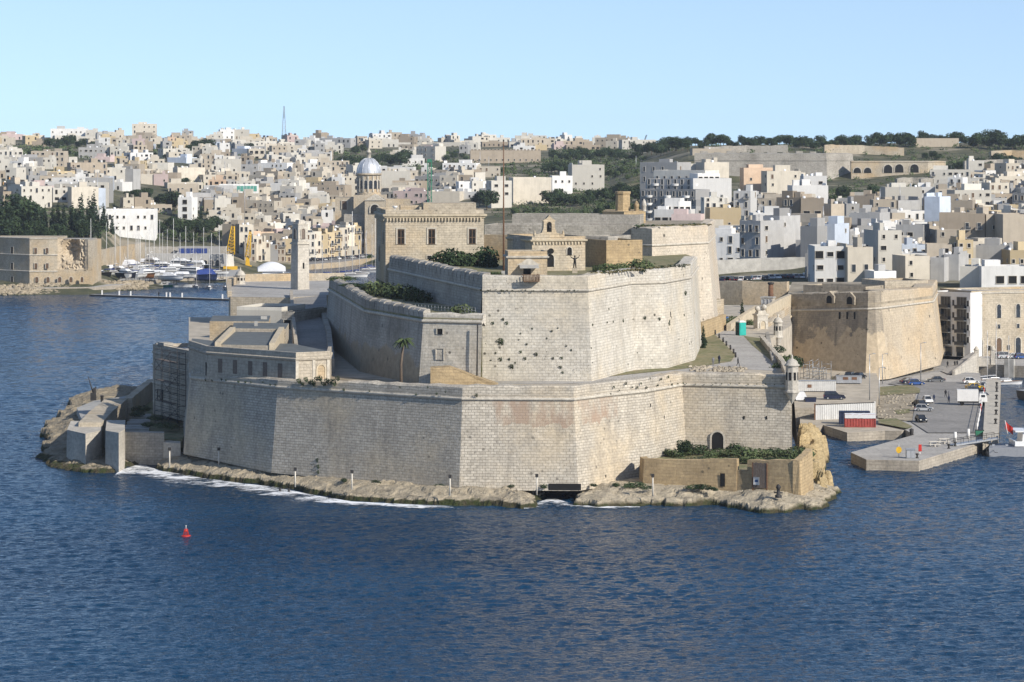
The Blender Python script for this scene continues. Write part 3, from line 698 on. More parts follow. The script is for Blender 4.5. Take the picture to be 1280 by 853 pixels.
# arched postern, drain opening and small loops in it
def face_pt(i, px, py): pass
def on_wall(path, zc, batter, px, py, off=.06):
    """point where the view line through (px,py) meets a battered wall given as columns and distances"""
    for (xa, da), (xb, db) in zip(path[:-1], path[1:]):
        a, b = W(xa, da, 0), W(xb, db, 0); u = (px - CX) / F
        den = (b.x - a.x) - u * (b.y - a.y)
        s = (u * a.y - a.x) / den if abs(den) > 1e-9 else -1
        if -.02 <= s <= 1.02:
            d = a.y + s * (b.y - a.y); z = zof(py, d)
            n = Vector((b.y - a.y, -(b.x - a.x), 0)).normalized()
            for _ in range(4):
                o = batter * max(0, zc - z); d2 = d + n.y * o - (n.x * o) * (b.y - a.y) / (b.x - a.x) if abs(b.x - a.x) > 1 else d + n.y * o; z = zof(py, d2)
            return Vector((u * d2, d2, z)) + n * off, n
    return None, None
def arch_panel(mb, p, n, w, h, mi=0, arch=True, depth=.25, frame=None, fw=.2):
    """panel standing in the wall plane at foot point p, facing n"""
    tx = Vector((-n.y, n.x, 0)); up = Vector((0, 0, 1))
    def prof(w, h): 
        if not arch: return [(-w/2, 0), (w/2, 0), (w/2, h), (-w/2, h)]
        r = w / 2; return [(-r, 0), (r, 0)] + [(r * math.cos(math.pi * k / 8), h - r + r * math.sin(math.pi * k / 8)) for k in range(9)]
    pr = prof(w, h)
    mb.face([p + tx * a + up * b for a, b in pr], mi)
    if frame is not None:
        po = prof(w + 2 * fw, h + fw); q = [p + tx * a + up * b for a, b in pr]; o = [p + tx * a + up * b for a, b in po]; m = len(pr); o2 = [x + n * .12 for x in o]; q2 = [x + n * .12 for x in q]
        for i in range(m):
            j = (i + 1) % m; mb.face([o2[i], o2[j], q2[j], q2[i]], frame); mb.face([q2[i], q2[j], q[j], q[i]], frame); mb.face([o[i], o[j], o2[j], o2[i]], frame)
def opening(root, name, path, zc, batter, px, py, w, h, mats=('shade_black', 'trim'), arch=False, frame=1, fw=.18, off=.05, label=None):
    p, n = on_wall(path, zc, batter, px, py, off)
    if p is None: return
    m = MB(); arch_panel(m, p, n, w, h, 0, arch, frame=frame, fw=fw); o = m.build(name, list(mats), root)
    if label: o['label'] = label
    return o
opening(low, 'postern', LW, 16.9, .1, 897, 561.5, 2.1, 3.0, arch=True, fw=.3)
opening(low, 'drain_mouth', LW, 16.9, .1, 706, 613, 5.4, 1.1, frame=None)
for px, py in ((830,524),(930,524.5),(958,524.5),(813,509),(757,598)): opening(low, 'loophole', LW, 16.9, .1, px, py, .3, .6, frame=None)
# right flank of the outer wall
FL = [(991,525.5),(984,560),(957,633)]
bastion_wall('flank_wall', 'stone flank wall running back from the corner sentry box beside the road', 'wall', [w2(*p) for p in FL], [5,5,6], Z3(3, 17.4), [18.9,18.8,18.6], 'wall_lower', .08, 1.2, cordon=False)

def sentry(px, d, z, r, hbody, label, corbel=True, n=8):
    o = thing('sentry_box', label, 'sentry box', W(px, d, z), 'stone sentry boxes of the fort')
    p = W(px, d, z); m = MB()
    m.lathe(p, [(r * 1.02, 0), (r * .98, hbody)], n, 0, False); m.lathe(p, [(r * 1.18, -.25), (r * 1.2, .05), (r * 1.02, .2)], n, 0, False); m.build('body', 'dressed', o)
    if corbel:
        m = MB(); m.lathe(p, [(.1, -2.2), (.45 * r, -1.5), (.8 * r, -.8), (1.1 * r, -.25)], n, 0, False); m.build('corbel', 'dressed', o)
    m = MB(); m.lathe(p, [(r * 1.02, hbody), (r * 1.2, hbody + .1), (r * 1.2, hbody + .3), (r * .95, hbody + .45)] + [(r * .95 * math.cos(k * .3), hbody + .45 + r * .8 * math.sin(k * .3)) for k in range(1, 5)] + [(.18, hbody + .5 + r * .82), (.2, hbody + .8 + r * .82), (.02, hbody + 1.2 + r * .85)], 12, 0, True); m.build('dome_roof', 'dressed', o)
    for a in (-112.5, -67.5, -22.5, -157.5):
        nn = Vector((math.cos(rad(a)), math.sin(rad(a)), 0)); m = MB(); arch_panel(m, p + nn * (r * .96) + Vector((0, 0, hbody * .45)), nn, r * .42, hbody * .32, 0, False); m.build('loophole', 'shade_black', o)
    return o
sentry(990, 523.5, 16.3, 1.12, 4.3, 'domed stone sentry box on the right end corner of the outer bastion wall')

# --- the upper bastion
SW = [(411,631),(456,551),(529,521),(603,517)]
s_wall = bastion_wall('bastion_wall', 'lower left stage of the upper bastion, stepped merlons in shade, palm in front', 'wall', [w2(*p) for p in SW[:3]], Z3(3, 17), [28.7]*3, [31.4,31.2,30.6], 'wall_shade', .09, 1.6, merl=(2.6, .35, 1.15), ext=(None, w2(603,517)))
s2 = bastion_wall('bastion_wall', 'narrow bright stretch of upper wall with one square black window', 'wall', [w2(*p) for p in SW[2:]], Z3(2, 17), [28.7]*2, [30.1,30.0], 'wall_upper', .09, 1.6, ext=(w2(456,551), None))
m_ = MB(); q_ = w2(597, 516.5); m_.tube([(q_[0], q_[1] - .25, 28.4), (q_[0] - .05, q_[1] - .7, 24.0), (q_[0] - .1, q_[1] - 1.05, 19.6)], .13, 6); m_.build('drain_pipe', 'metal_dark', s2)
opening(s2, 'window', SW[2:], 28.7, .09, 550, 418, 1.0, .95)
opening(s2, 'blocked_doorway', SW[2:], 28.7, .09, 550, 450, 1.3, 1.9, mats=('wall_upper', 'trim'))
TW = [(603,531),(735,529),(789,556),(829,559),(863,579),(872,625)]
t_wall = bastion_wall('bastion_wall', 'great pale upper bastion wall pitted with shell holes and dark weeds', 'wall', [w2(*p) for p in TW], Z3(6, 17), [33.6]*6, [36.1,36.2,36.2,36.1,36.0,36], 'wall_upper', .055, 2.6)
UW = [(486,616),(545,570),(602.6,532)]
u_wall = bastion_wall('bastion_wall', 'shaded inner wall with crenellated top joining the palace to the great bastion', 'wall', [w2(*p) for p in UW], Z3(3, 28), [33.6]*3, [36.6,36.4,36.3], 'wall_grey', .05, 1.6, merl=(3.4, .5, 1.5))
mb = MB(); mb.prism([w2(*p) for p in (SW + [(603,532),(486,616),(470,640),(425,650)])], 17, 29.3, 0); struct(mb.build('middle_terrace', 'grass_ground'))
up_poly = [w2(*p) for p in ([(488,619),(545,573),(604,534),(734,532),(789,559),(829,562),(862,582),(870,640),(840,690),(640,720),(470,700),(470,650)])]
mb = MB(); mb.prism(up_poly, 17.8, 35.0, 0); struct(mb.build('upper_terrace', 'grass_ground'))
for px, py in ((838,398),): opening(t_wall, 'loophole', TW, 33.6, .055, px, py, .5, 1.2, frame=None)
# --- buildings of the fortress
def box_house(name, label, cat, p0, p1, depth, z0, z1, mat, group=None):
    """building from its two front corners (left,right); returns root, front normal, axes"""
    a = Vector((p0[0], p0[1], 0)); b = Vector((p1[0], p1[1], 0)); tx = (b - a).normalized(); n = Vector((tx.y, -tx.x, 0))
    o = thing(name, label, cat, (a + b) / 2 + Vector((0, 0, z0)) - n * depth / 2, group)
    poly = [a, b, b - n * depth, a - n * depth]
    m = MB(); m.prism([(q.x, q.y) for q in poly], z0, z1 - .7, 0, 1)
    # parapet ring
    m2 = MB(); k = .35; cpt = sum(poly, Vector()) / 4
    m.build('wall', [mat, 'roof_pale'], o)
    inn = [a + tx * k - n * k, b - tx * k - n * k, b - tx * k - n * (depth - k), a + tx * k - n * (depth - k)]
    for i in range(4):
        j = (i + 1) % 4; P, Q, S, T2 = poly[i], poly[j], inn[j], inn[i]
        z = Vector((0, 0, z1)); zz = Vector((0, 0, z1 - .7))
        m2.face([P + zz, Q + zz, Q + z, P + z]); m2.face([P + z, Q + z, S + z, T2 + z]); m2.face([S + zz, T2 + zz, T2 + z, S + z])
    m2.build('roof_parapet', mat, o)
    return o, a, b, tx, n
def win(o, a, tx, n, u, z, w, h, kind='window', mats=('shade_black', 'trim'), arch=False, frame=1, fw=.16, cross=False, sill=False, off=.03):
    m = MB(); p = a + tx * u + n * off + Vector((0, 0, z)); arch_panel(m, p, n, w, h, 0, arch, frame=frame, fw=fw)
    r = m.build(kind, list(mats), o)
    if cross:
        m = MB(); q = p + n * .04
        for c, ww in ((0, .14), (-w / 2 + .07, .12), (w / 2 - .07, .12)): arch_panel(m, q + tx * c, n, ww, h, 0, False)
        for f_ in (.0, .42, .93): arch_panel(m, q + Vector((0, 0, h * f_)) + n * .01, n, w, .12, 0, False)
        m.build('frame', 'window_wood', r)
    return r
# magistral palace
pa, pb = W(482, 620, 0), W(605, 622.5, 0)
pal, a, b, tx, n = box_house('palace', 'square tan stone palace with corbelled cornice and three tall windows', 'palace', pa, pb, 25, 30.5, 45.7, 'wall_tan')
for px in (501.5, 540, 591):
    u = ((px - CX) / F * 621 - a.x); win(pal, a, tx, n, u, zof(305.5, 621), 1.45, 3.15, cross=True, fw=.3)
win(pal, a, tx, n, (537 - CX) / F * 621 - a.x, zof(324, 621), .9, .7)
win(pal, a - n * 25, n, -tx, 9, 34.5, 1.6, 3.2, arch=True, mats=('shade_black', 'wall_tan')); win(pal, a - n * 25, n, -tx, 19, 38.5, 1.2, 2.6)
m = MB(); sweep(m, [(q.x, q.y) for q in (a - n * 25, a, b, b - n * 25)], [44.0] * 4, [(0, -.1), (.25, .0), (.25, .2), (.55, .35), (.6, .75), (.1, .85)], 0); m.build('cornice', 'trim_yellow', pal)
m = MB()
for i in range(30):
    u = .35 + i * (20.1 - .7) / 29; q = a + tx * u + n * .22; m = MB(); m.box(q.x, q.y, 43.4, .28, .5, .62, 0, math.atan2(tx.y, tx.x)); m.build('corbel', 'trim_yellow', pal)
for i in range(34):
    u = .35 + i * .72; q = a - n * u - tx * .22; m = MB(); m.box(q.x, q.y, 43.4, .5, .28, .62, 0, math.atan2(tx.y, tx.x)); m.build('corbel', 'trim_yellow', pal)
m = MB(); q = a + tx * 14 - n * 9; m.box(q.x, q.y, 45, 11, 8, 2.0, 0, .08); q = a + tx * 6 - n * 12; m.box(q.x, q.y, 45, 4, 5, 1.4, 0, .08); m.build('roof_room', 'wall_tan', pal)
m = MB(); q = a + tx * 2.2 - n * 3; m.box(q.x, q.y, 45, .15, .15, .9); m.lathe(q + Vector((0, 0, 46.2)), [(.02, -.35), (.45, -.1), (.55, .25), (.5, .25), (.02, -.25)], 10); m.build('satellite_dish', 'white_paint', pal)

# chapel with bell cote, gatehouse with balcony, flat-roofed blocks
ca, cb_ = W(665, 575, 0), W(731.6, 578, 0)
ch, a, b, tx, n = box_house('chapel', 'honey stone chapel with a small bell gable and round window', 'chapel', ca, cb_, 17, 34.5, 41.6, 'wall_tan')
win(ch, a, tx, n, (713.6 - CX) / F * 577 - a.x, zof(319, 577), .95, 1.5, arch=True); win(ch, a, tx, n, (688.5 - CX) / F * 576 - a.x, zof(333.5, 576), 1.5, 2.4, arch=True, kind='doorway')
m = MB(); pc = W(688.5, 575.6, zof(314, 576)) + n * .1; arch = [pc + tx * (.62 * math.cos(k * math.pi / 6)) + Vector((0, 0, .55 * math.sin(k * math.pi / 6))) for k in range(12)]; m.face(arch); m.build('oculus', 'shade_black', ch)
m = MB(); sweep(m, [(q.x, q.y) for q in (a - n * 17, a, b, b - n * 17)], [40.6] * 4, [(0, -.1), (.35, .1), (.42, .35), (0, .45)], 0)
for i in range(16):
    q = a + tx * (.3 + i * .64) + n * .15; m.box(q.x, q.y, 40.15, .26, .3, .4, 0, math.atan2(tx.y, tx.x))
m.build('cornice', 'trim_yellow', ch)
cxu = (687.5 - CX) / F * 575 - a.x
def gable(u0, prof, th, mat, name, parent):
    m = MB(); fr = [a + tx * (u0 + du) + Vector((0, 0, z)) + n * .05 for du, z in prof]; bk = [p - n * th for p in fr]
    m.face(fr); m.face(bk[::-1])
    for i in range(len(fr)): j = (i + 1) % len(fr); m.face([fr[j], fr[i], bk[i], bk[j]])
    return m.build(name, mat, parent)
bc = gable(cxu, [(-3.1, 41.4), (3.1, 41.4), (2.6, 42.0), (1.5, 42.3), (1.15, 43.2), (1.1, 44.5), (1.35, 44.6), (.5, 45.1), (.0, 45.7), (-.5, 45.1), (-1.35, 44.6), (-1.1, 44.5), (-1.15, 43.2), (-1.5, 42.3), (-2.6, 42.0)], .9, 'wall_tan', 'bell_gable', ch)
m = MB(); arch_panel(m, a + tx * cxu + n * .1 + Vector((0, 0, 42.5)), n, .95, 1.9, 0, True); r = m.build('bell_opening', 'shade_black', bc)
m = MB(); m.lathe(a + tx * cxu + n * .25 + Vector((0, 0, 43.2)), [(.3, 0), (.22, .15), (.17, .45), (.05, .55)], 10); m.build('bell', 'metal_dark', bc)
for du in (-2.85, 2.85): m = MB(); q = a + tx * (cxu + du) - n * .2; m.lathe((q.x, q.y, 41.6), [(.25, 0), (.25, .25), (.32, .4), (.18, .7), (.22, .85), (.02, 1.2)], 8); m.build('finial', 'wall_tan', ch)
st = thing('statue', 'dark bronze statue with both arms raised in front of the chapel', 'statue', W(718.5, 566, 34.9)); p = W(718.5, 566, 34.9)
m = MB(); m.box(p.x, p.y, 34.9, 1.0, 1.0, 1.1); m.build('plinth', 'wall_tan', st)
m = MB(); z = Vector((0, 0, 1)); b0 = p + z * 1.1
for sgn in (-1, 1): m.tube([b0 + Vector((sgn * .22, 0, 0)), b0 + Vector((sgn * .16, 0, .6)), b0 + Vector((sgn * .1, 0, 1.15))], [.12, .13, .17], 7); m.tube([b0 + Vector((sgn * .25, 0, 1.75)), b0 + Vector((sgn * .65, 0, 1.95)), b0 + Vector((sgn * .95, -.05, 2.4))], [.12, .09, .06], 6)
m.tube([b0 + z * 1.05, b0 + z * 1.4, b0 + z * 1.8, b0 + z * 1.95], [.24, .22, .3, .1], 8); m.ball(b0 + z * 2.15, .19); m.build('figure', 'metal_dark', st)
ga, gb = W(635, 533.5, 0), W(684, 534, 0)
gh, a, b, tx, n = box_house('gatehouse', 'low square stone gatehouse with wooden balcony over the great bastion', 'building', ga, gb, 8, 33.9, 40.3, 'wall_tan')
m = MB(); sweep(m, [(q.x, q.y) for q in (a - n * 8, a, b, b - n * 8)], [39.1] * 4, [(0, -.1), (.3, .05), (.36, .3), (0, .4)], 0); m.build('cornice', 'trim', gh)
u0 = (661 - CX) / F * 534 - a.x
win(gh, a, tx, n, u0 - .3, 35.2, 1.3, 2.3, kind='doorway', frame=None)
gable(u0, [(-2.2, 37.9), (2.2, 37.9), (1.3, 38.3), (.5, 38.9), (0, 39.1), (-.5, 38.9), (-1.3, 38.3)], .35, 'trim', 'carved_crest', gh)
bal = MB(); q = a + tx * (u0 + .1) + n * 2.9; ang = math.atan2(tx.y, tx.x)
bal.box(q.x, q.y, 35.1, 2.8, 4.6, .16, 0, ang)
for i in range(12):
    e = q + tx * (-1.35 + i * 2.7 / 11) + n * 2.25; bal.box(e.x, e.y, 35.2, .17, .05, 1.15, 0, ang)
for sgn in (-1, 1):
    for i in range(9): e = q + tx * (sgn * 1.37) + n * (-2.0 + i * .5); bal.box(e.x, e.y, 35.2, .05, .17, 1.15, 0, ang)
e = q + n * 2.25; bal.box(e.x, e.y, 36.3, 2.9, .12, .12, 0, ang)
bal.build('balcony', 'window_wood', gh)
m = MB(); e = a + tx * u0 + n * .8; m.prism([(e + tx * s - n * t_).to_2d()[:] for s, t_ in ((-1.7, -.9), (1.7, -.9), (1.7, .8), (-1.7, .8))], [37.35, 37.35, 37.75, 37.75], [37.55, 37.55, 37.95, 37.95], 0, bottom=True); m.build('awning', 'concrete', gh)

def block(name, label, pl, pr, dl, dr, depth, z0, z1, mat, cat='building', roof='roof_felt', wins=(), group=None):
    o, a, b, tx, n = box_house(name, label, cat, W(pl, dl, 0), W(pr, dr, 0), depth, z0, z1, mat, group)
    for u, z, w, h, ar, kd in wins: win(o, a, tx, n, u * (b - a).length, z, w, h, kind=kd, arch=ar)
    m = MB(); c = (a + b) / 2 - n * depth / 2; m.box(c.x, c.y, z1 - .72, (b - a).length - .9, depth - .9, .12, 0, math.atan2(tx.y, tx.x)); m.build('roof', roof, o)
    return o
block('outbuilding', 'grey shaded annex left of the chapel gable', 641, 664.5, 584, 577, 9, 34.8, 41.4, 'wall_grey')
block('building', 'flat roofed stone block with a dark doorway right of the chapel', 732, 760, 600, 598, 12, 34.8, 40.9, 'wall_grey', wins=((.62, 35, 1.6, 4.2, False, 'doorway'),))
block('building', 'yellow stained plaster block between the dark doorway and the cavalier', 758, 803, 590, 593, 13, 34.8, 40.4, 'wall_yellow')
block('wall', 'low tan wall joining palace and gatehouse behind the flagpole', 604, 641, 632, 628, 2.5, 34.5, 40.2, 'wall_tan', 'wall', 'roof_pale')
block('rampart', 'long pale block stone rampart behind the chapel', 606, 790, 668, 662, 14, 34.5, 41.3, 'wall_grey', 'wall', 'roof_pale')
block('rampart', 'second grey rampart higher up behind the chapel, under the yellow tower', 640, 800, 694, 690, 10, 35, 43.0, 'wall_grey', 'wall', 'roof_pale')

# cavalier
CW = [(789,655),(815,650),(885,668),(894,720)]
cav = bastion_wall('cavalier', 'tall bright cavalier bastion right of the chapel, dry grass on its flat top', 'bastion', [w2(*p) for p in CW], [33,30,17,17], [37.3]*4, [41.1,41.2,41.1,41.1], 'wall_cavalier', .085, 2.2)
mb = MB(); mb.prism([w2(788,657), w2(815,652), w2(884,670), w2(893,722), w2(800,722)], 17.5, 40.8, 0); o = mb.build('cavalier_top', 'earth', cav); o.name = 'roof_terrace'
# yellow octagonal tower on a block
tw = thing('tower', 'yellow stone octagonal turret rising from a block behind the cavalier', 'tower', W(778.5, 702, 40))
p = W(778.5, 702, 0); m = MB(); m.prism([w2(753,697), w2(780,692), w2(807,700), w2(800,715), w2(757,715)], 38, 43.6, 0); m.build('base', 'wall_yellow', tw)
m = MB(); m.lathe(p, [(1.85, 43.5), (1.72, 43.9), (1.66, 47.4), (1.85, 47.6), (1.85, 48.1), (1.5, 48.15), (.02, 48.0)], 8, 0, False); m.build('shaft', 'wall_yellow', tw)
for px, zt_, mm in ((795.7, 46.0, 'wall_yellow'), (805, 46.4, 'dressed')):
    q = W(px, 700, 0); m = MB(); m.lathe(q, [(.55, 43.5), (.5, 44.6), (.62, 44.8), (.55, 45.2), (.35, zt_ - .4), (.05, zt_)], 8); m.build('finial', mm, tw)

# long low barracks on the outer wall, its roofs, and the scaffolded wing
BF = [(236,556),(259,541),(370,524.5),(412,528),(414,540)]
bar = thing('barracks', 'long low stone barracks with five boarded windows above the left bastion wall', 'building', W(325, 532, 17.2))
pl = [w2(*p) for p in BF]; m = MB(); sweep(m, pl, [17] * 5, [(.06, 0), (0, 4.4)], 0); sweep(m, pl, [21.6] * 5, [(0, -.2), (.28, 0), (.3, .25), (.06, .4), (.06, 1.35), (-.5, 1.35), (-.5, .5)], 0); 
m.prism([w2(238,556), w2(260,542), w2(370,526), w2(411,529), w2(412,540), w2(366,560), w2(292,562), w2(240,575)], 17.2, 22.1, 0, 1); m.build('wall', ['ashlar', 'roof_felt'], bar)
for px in (275.5, 294, 313, 331.5, 350.3):
    p, n_ = on_wall(BF, 17, 0, px, pyof(18.45, 533), .06); p.z = 18.35; m = MB(); arch_panel(m, p, n_, 1.15, 2.5, 0, False); m.build('boarded_window', ['board_grey', 'ashlar'], bar)
p, n_ = on_wall(BF, 17, 0, 258, 470, .08); p.z = 17.6; m = MB(); arch_panel(m, p, n_, .9, 2.4, 0, False); m.build('doorway', 'shade_black', bar)
p, n_ = on_wall(BF, 17, 0, 401, 470, .06); p.z = 17.6; m = MB(); arch_panel(m, p, n_, 1.5, 3.0, 0, True, frame=1, fw=.25); m.build('niche', ['wall_tan', 'trim_yellow'], bar)
for px in (371, 392, 410):
    p, n_ = on_wall(BF, 17, 0, px, 470, 0); m = MB(); m.box(p.x, p.y, 17.2, .55, .3, 4.3, 0, .55); m.build('pilaster', 'trim', bar)
def roofslab(label, quad, z0, z1, rise, o, mat='roof_felt'):
    m = MB(); P = [w2(*q) for q in quad]; m.prism(P, z0, [z1, z1, z1 + rise, z1 + rise], 0, 1); m.build('roof', ['ashlar', mat], o)
roofslab('', [(273,546),(340,543),(350,573),(292,575)], 20, 22.9, .5, bar)
m = MB()
for (pa_, da), (pb_, db) in (((272,545),(291,575)), ((340,543),(352,575))):
    A, B = W(pa_, da, 0), W(pb_, db, 0); dv = (B - A).normalized(); nn = Vector((dv.y, -dv.x, 0)) * .5; m.prism([(A - nn)[:2], (A + nn)[:2], (B + nn)[:2], (B - nn)[:2]], 20, [23.4, 23.4, 24.3, 24.3], 0)
m.build('gable_wall', 'trim_yellow', bar)
s3 = thing('store', 'flat roofed stone store behind the barracks roof', 'building', W(315, 590, 17)); roofslab('', [(291,577),(357,575),(361,590),(292,592)], 17, 23.9, .2, s3)
m = MB(); m.prism([w2(262,593), w2(336,592), w2(338,612), w2(266,612)], 0, 24.3, 0, 1); m.build('wing', ['wall_tan', 'roof_felt'], s3)
m = MB(); m.box(*W(320, 583, 23.9), .6, .6, 1.0); m.build('roof_vent', 'concrete', s3); m = MB(); m.box(*W(330, 600, 24.2), 1.2, .8, .7); m.build('roof_vent', 'concrete', s3)
wh = block('store', 'white rendered long store under the esplanade', 296, 352, 640, 637, 14, 14, 24.6, 'render_ivory', wins=())
bq = block('store', 'dark doored stone store between white store and ramp', 352, 367, 628, 627, 20, 16, 24.2, 'wall_grey', wins=((.5, 20.6, 1.6, 1.9, False, 'window'),))
# ramp up to the esplanade
mb = MB(); rl = [(372,541,19.3),(367,620,21.8),(364,700,24.1)]; rr = [(413,541,19.3),(410,620,21.8),(408,700,24.1)]
for (l0, l1), (r0, r1) in zip(zip(rl[:-1], rl[1:]), zip(rr[:-1], rr[1:])): mb.face([W(*l0), W(*r0), W(*r1), W(*l1)])
mb.face([W(372,541,17), W(413,541,17), W(413,541,19.3), W(372,541,19.3)]); struct(mb.build('ramp', 'asphalt_pale'))
def lowwall(name, label, pts, h, th, mat, z=None, cat='wall', group=None, jit=.05, base=.3):
    """free standing wall along (px, d, z) points"""
    P = [W(*q) for q in pts]; ps, (zz,) = subdiv([(q.x, q.y) for q in P], [[q.z for q in P]], 2.5)
    m = MB(); rnd = random.Random(len(label)); hh = [h + rnd.uniform(-jit, jit) for _ in ps]; N = outn(ps); U = 0
    for i in range(len(ps) - 1):
        def Q(k, o, up): return Vector((ps[k][0] + N[k].x * o, ps[k][1] + N[k].y * o, zz[k] + up))
        L = math.dist(ps[i], ps[i + 1]); j = i + 1; t2 = th / 2
        for q in ([Q(i, t2, -base), Q(j, t2, -base), Q(j, t2, hh[j]), Q(i, t2, hh[i])], [Q(i, t2, hh[i]), Q(j, t2, hh[j]), Q(j, -t2, hh[j]), Q(i, -t2, hh[i])], [Q(j, -t2, -base), Q(i, -t2, -base), Q(i, -t2, hh[i]), Q(j, -t2, hh[j])]):
            m.face(q, 0, [(U, q[0].z), (U + L, q[1].z), (U + L, q[2].z), (U, q[3].z)])
        U += L
    for k, s in ((0, 1), (len(ps) - 1, -1)):
        i = k; m.face([Q(k, th/2, -base), Q(k, -th/2, -base), Q(k, -th/2, hh[k]), Q(k, th/2, hh[k])][::s])
    o = m.build(name, mat, org=P[0]); return tag(o, label, cat, group)
lowwall('parapet_wall', 'left parapet of the ramp up to the esplanade', [(372.5,541,19.3),(367,620,21.8),(364,698,24.1)], 1.1, .7, 'ashlar', base=5)
lowwall('parapet_wall', 'right sloping parapet of the ramp beside the merlon wall', [(414.5,545,19.4),(411,600,21.2),(403,650,22.7)], .9, 1.0, 'wall_grey', base=3)
# esplanade bastion with its parapet, the stone tower and the small turret
mb = MB(); mb.prism([w2(288,692), w2(364,688), w2(412,700), w2(440,720), w2(425,775), w2(300,770), w2(286,740)], 3, 24.0, 0, 1); tag(mb.build('esplanade_bastion', ['wall_tan', 'paving']), 'high stone platform under the bell tower, left of the fort', 'bastion')
lowwall('parapet_wall', 'tan parapet along the far edge of the esplanade behind the bell tower', [(286,740,24),(302,766,24),(364,770,24),(430,774,24)], 1.9, 1.0, 'wall_tan')
lowwall('parapet_wall', 'stepped stone parapet on the left edge of the esplanade', [(287,694,24),(285,738,24)], 1.2, 1.0, 'wall_tan')
sentry(300.5, 752, 24.0, 1.15, 2.1, 'small domed turret on the left corner of the esplanade parapet', corbel=False)
bt = thing('bell_tower', 'slender square stone tower standing on the esplanade above the marina', 'tower', W(375, 727, 24)); p = W(375, 727, 0)
ra = rad(36)
m = MB(); m.box(p.x, p.y, 23.9, 3.3, 3.3, 11.2, 0, ra, .93); m.build('shaft', 'dressed', bt)
m = MB(); m.box(p.x, p.y, 34.9, 3.6, 3.6, .3, 0, ra); m.box(p.x, p.y, 35.2, 3.3, 3.3, .25, 0, ra); m.box(p.x, p.y, 39.6, 3.0, 3.0, .3, 0, ra); m.build('cornice', 'trim', bt)
m = MB(); m.box(p.x, p.y, 35.45, 2.75, 2.75, 4.2, 0, ra); m.box(p.x, p.y, 39.9, 1.9, 1.9, .9, 0, ra, .8); m.build('belfry', 'dressed', bt)
for a_ in (ra - math.pi / 2, ra, ra + math.pi, ra + math.pi / 2):
    nn = Vector((math.cos(a_), math.sin(a_), 0)); m = MB(); arch_panel(m, p + nn * 1.43 + Vector((0, 0, 36.2)), nn, 1.0, 2.5, 0, True, frame=1, fw=.2); m.build('belfry_arch', ['board_grey', 'trim'], bt)
nn = Vector((math.cos(ra - 0), math.sin(ra - 0), 0)); nn = Vector((math.cos(ra - math.pi / 2), math.sin(ra - math.pi / 2), 0)); m = MB(); arch_panel(m, p + nn * 1.63 + Vector((0, 0, 29)), nn, .45, 1.5, 0, True); m.build('slit_window', 'shade_black', bt)

# scaffolded wing on the left
sc_o, a, b, tx, n = box_house('building', 'ruined pale stone wing wrapped in scaffolding left of the barracks', 'building', W(191, 600, 0), W(240, 580, 0), 12, 5.4, 19.3, 'ashlar')
m = MB(); q = a + tx * 4.6 - n * 1; m.box(q.x, q.y, 19, 3.6, 2, .9, 0, math.atan2(tx.y, tx.x)); q = a + tx * 1.2 - n * 1; m.box(q.x, q.y, 18.9, .8, 1.6, .7, 0, math.atan2(tx.y, tx.x)); m.build('broken_parapet', 'wall_grey', sc_o)
Lf = (b - a).length
for u, z, w, h in ((3.0, 8.2, .8, 2.4), (4.6, 8.2, .7, 2.4), (5.9, 8.2, 1.3, 2.4)): win(sc_o, a, tx, n, u, z, w, h)
win(sc_o, a, tx, n, Lf - 1.9, 12.4, 2.2, 4.2, kind='panel', mats=('dressed', 'trim'))
m = MB()
for z in (11.6, 15.2, 17.6): q = (a + b) / 2 + n * .1; m.box(q.x, q.y, z, Lf, .3, .3, 0, math.atan2(tx.y, tx.x))
m.build('string_course', 'trim', sc_o)
sf = thing('scaffolding', 'tall tube scaffolding in front of the ruined left wing', 'scaffolding', W(217, 577, 3.5))
o0 = W(201.5, 588, 0); o1 = W(232, 573.5, 0); tx2 = (o1 - o0).normalized(); n2 = Vector((tx2.y, -tx2.x, 0)); LL = (o1 - o0).length
st_ = MB(); ld = MB(); br = MB(); dk = MB()
for i in range(4):
    for k in (0, 1):
        q = o0 + tx2 * (LL * i / 3) + n2 * (k * 1.3); st_.tube([(q.x, q.y, 3.2), (q.x, q.y, 19.6)], .055, 5)
for lv in range(8):
    z = 5.2 + lv * 2.0
    for k in (0, 1): q = o0 + n2 * k * 1.3; e = q + tx2 * LL; ld.tube([(q.x, q.y, z), (e.x, e.y, z)], .05, 5); ld.tube([(q.x, q.y, z + 1), (e.x, e.y, z + 1)], .04, 5)
    for i in range(4): q = o0 + tx2 * (LL * i / 3); e = q + n2 * 1.3; ld.tube([(q.x, q.y, z), (e.x, e.y, z)], .05, 5)
    i = lv % 3; q = o0 + tx2 * (LL * i / 3) + n2 * 1.3; e = q + tx2 * (LL / 3); br.tube([(q.x, q.y, z - 2), (e.x, e.y, z)], .045, 5); br.tube([(e.x, e.y, z - 2), (q.x, q.y, z)], .045, 5)
    if lv in (2, 4, 6): q = o0 + tx2 * LL * .35 + n2 * .65; dk.box(q.x, q.y, z + .05, LL * .6, 1.1, .06, 0, math.atan2(tx2.y, tx2.x))
st_.build('upright', 'metal_dark', sf); ld.build('ledger', 'metal_dark', sf); br.build('brace', 'metal_dark', sf); dk.build('deck_board', 'board_grey', sf)

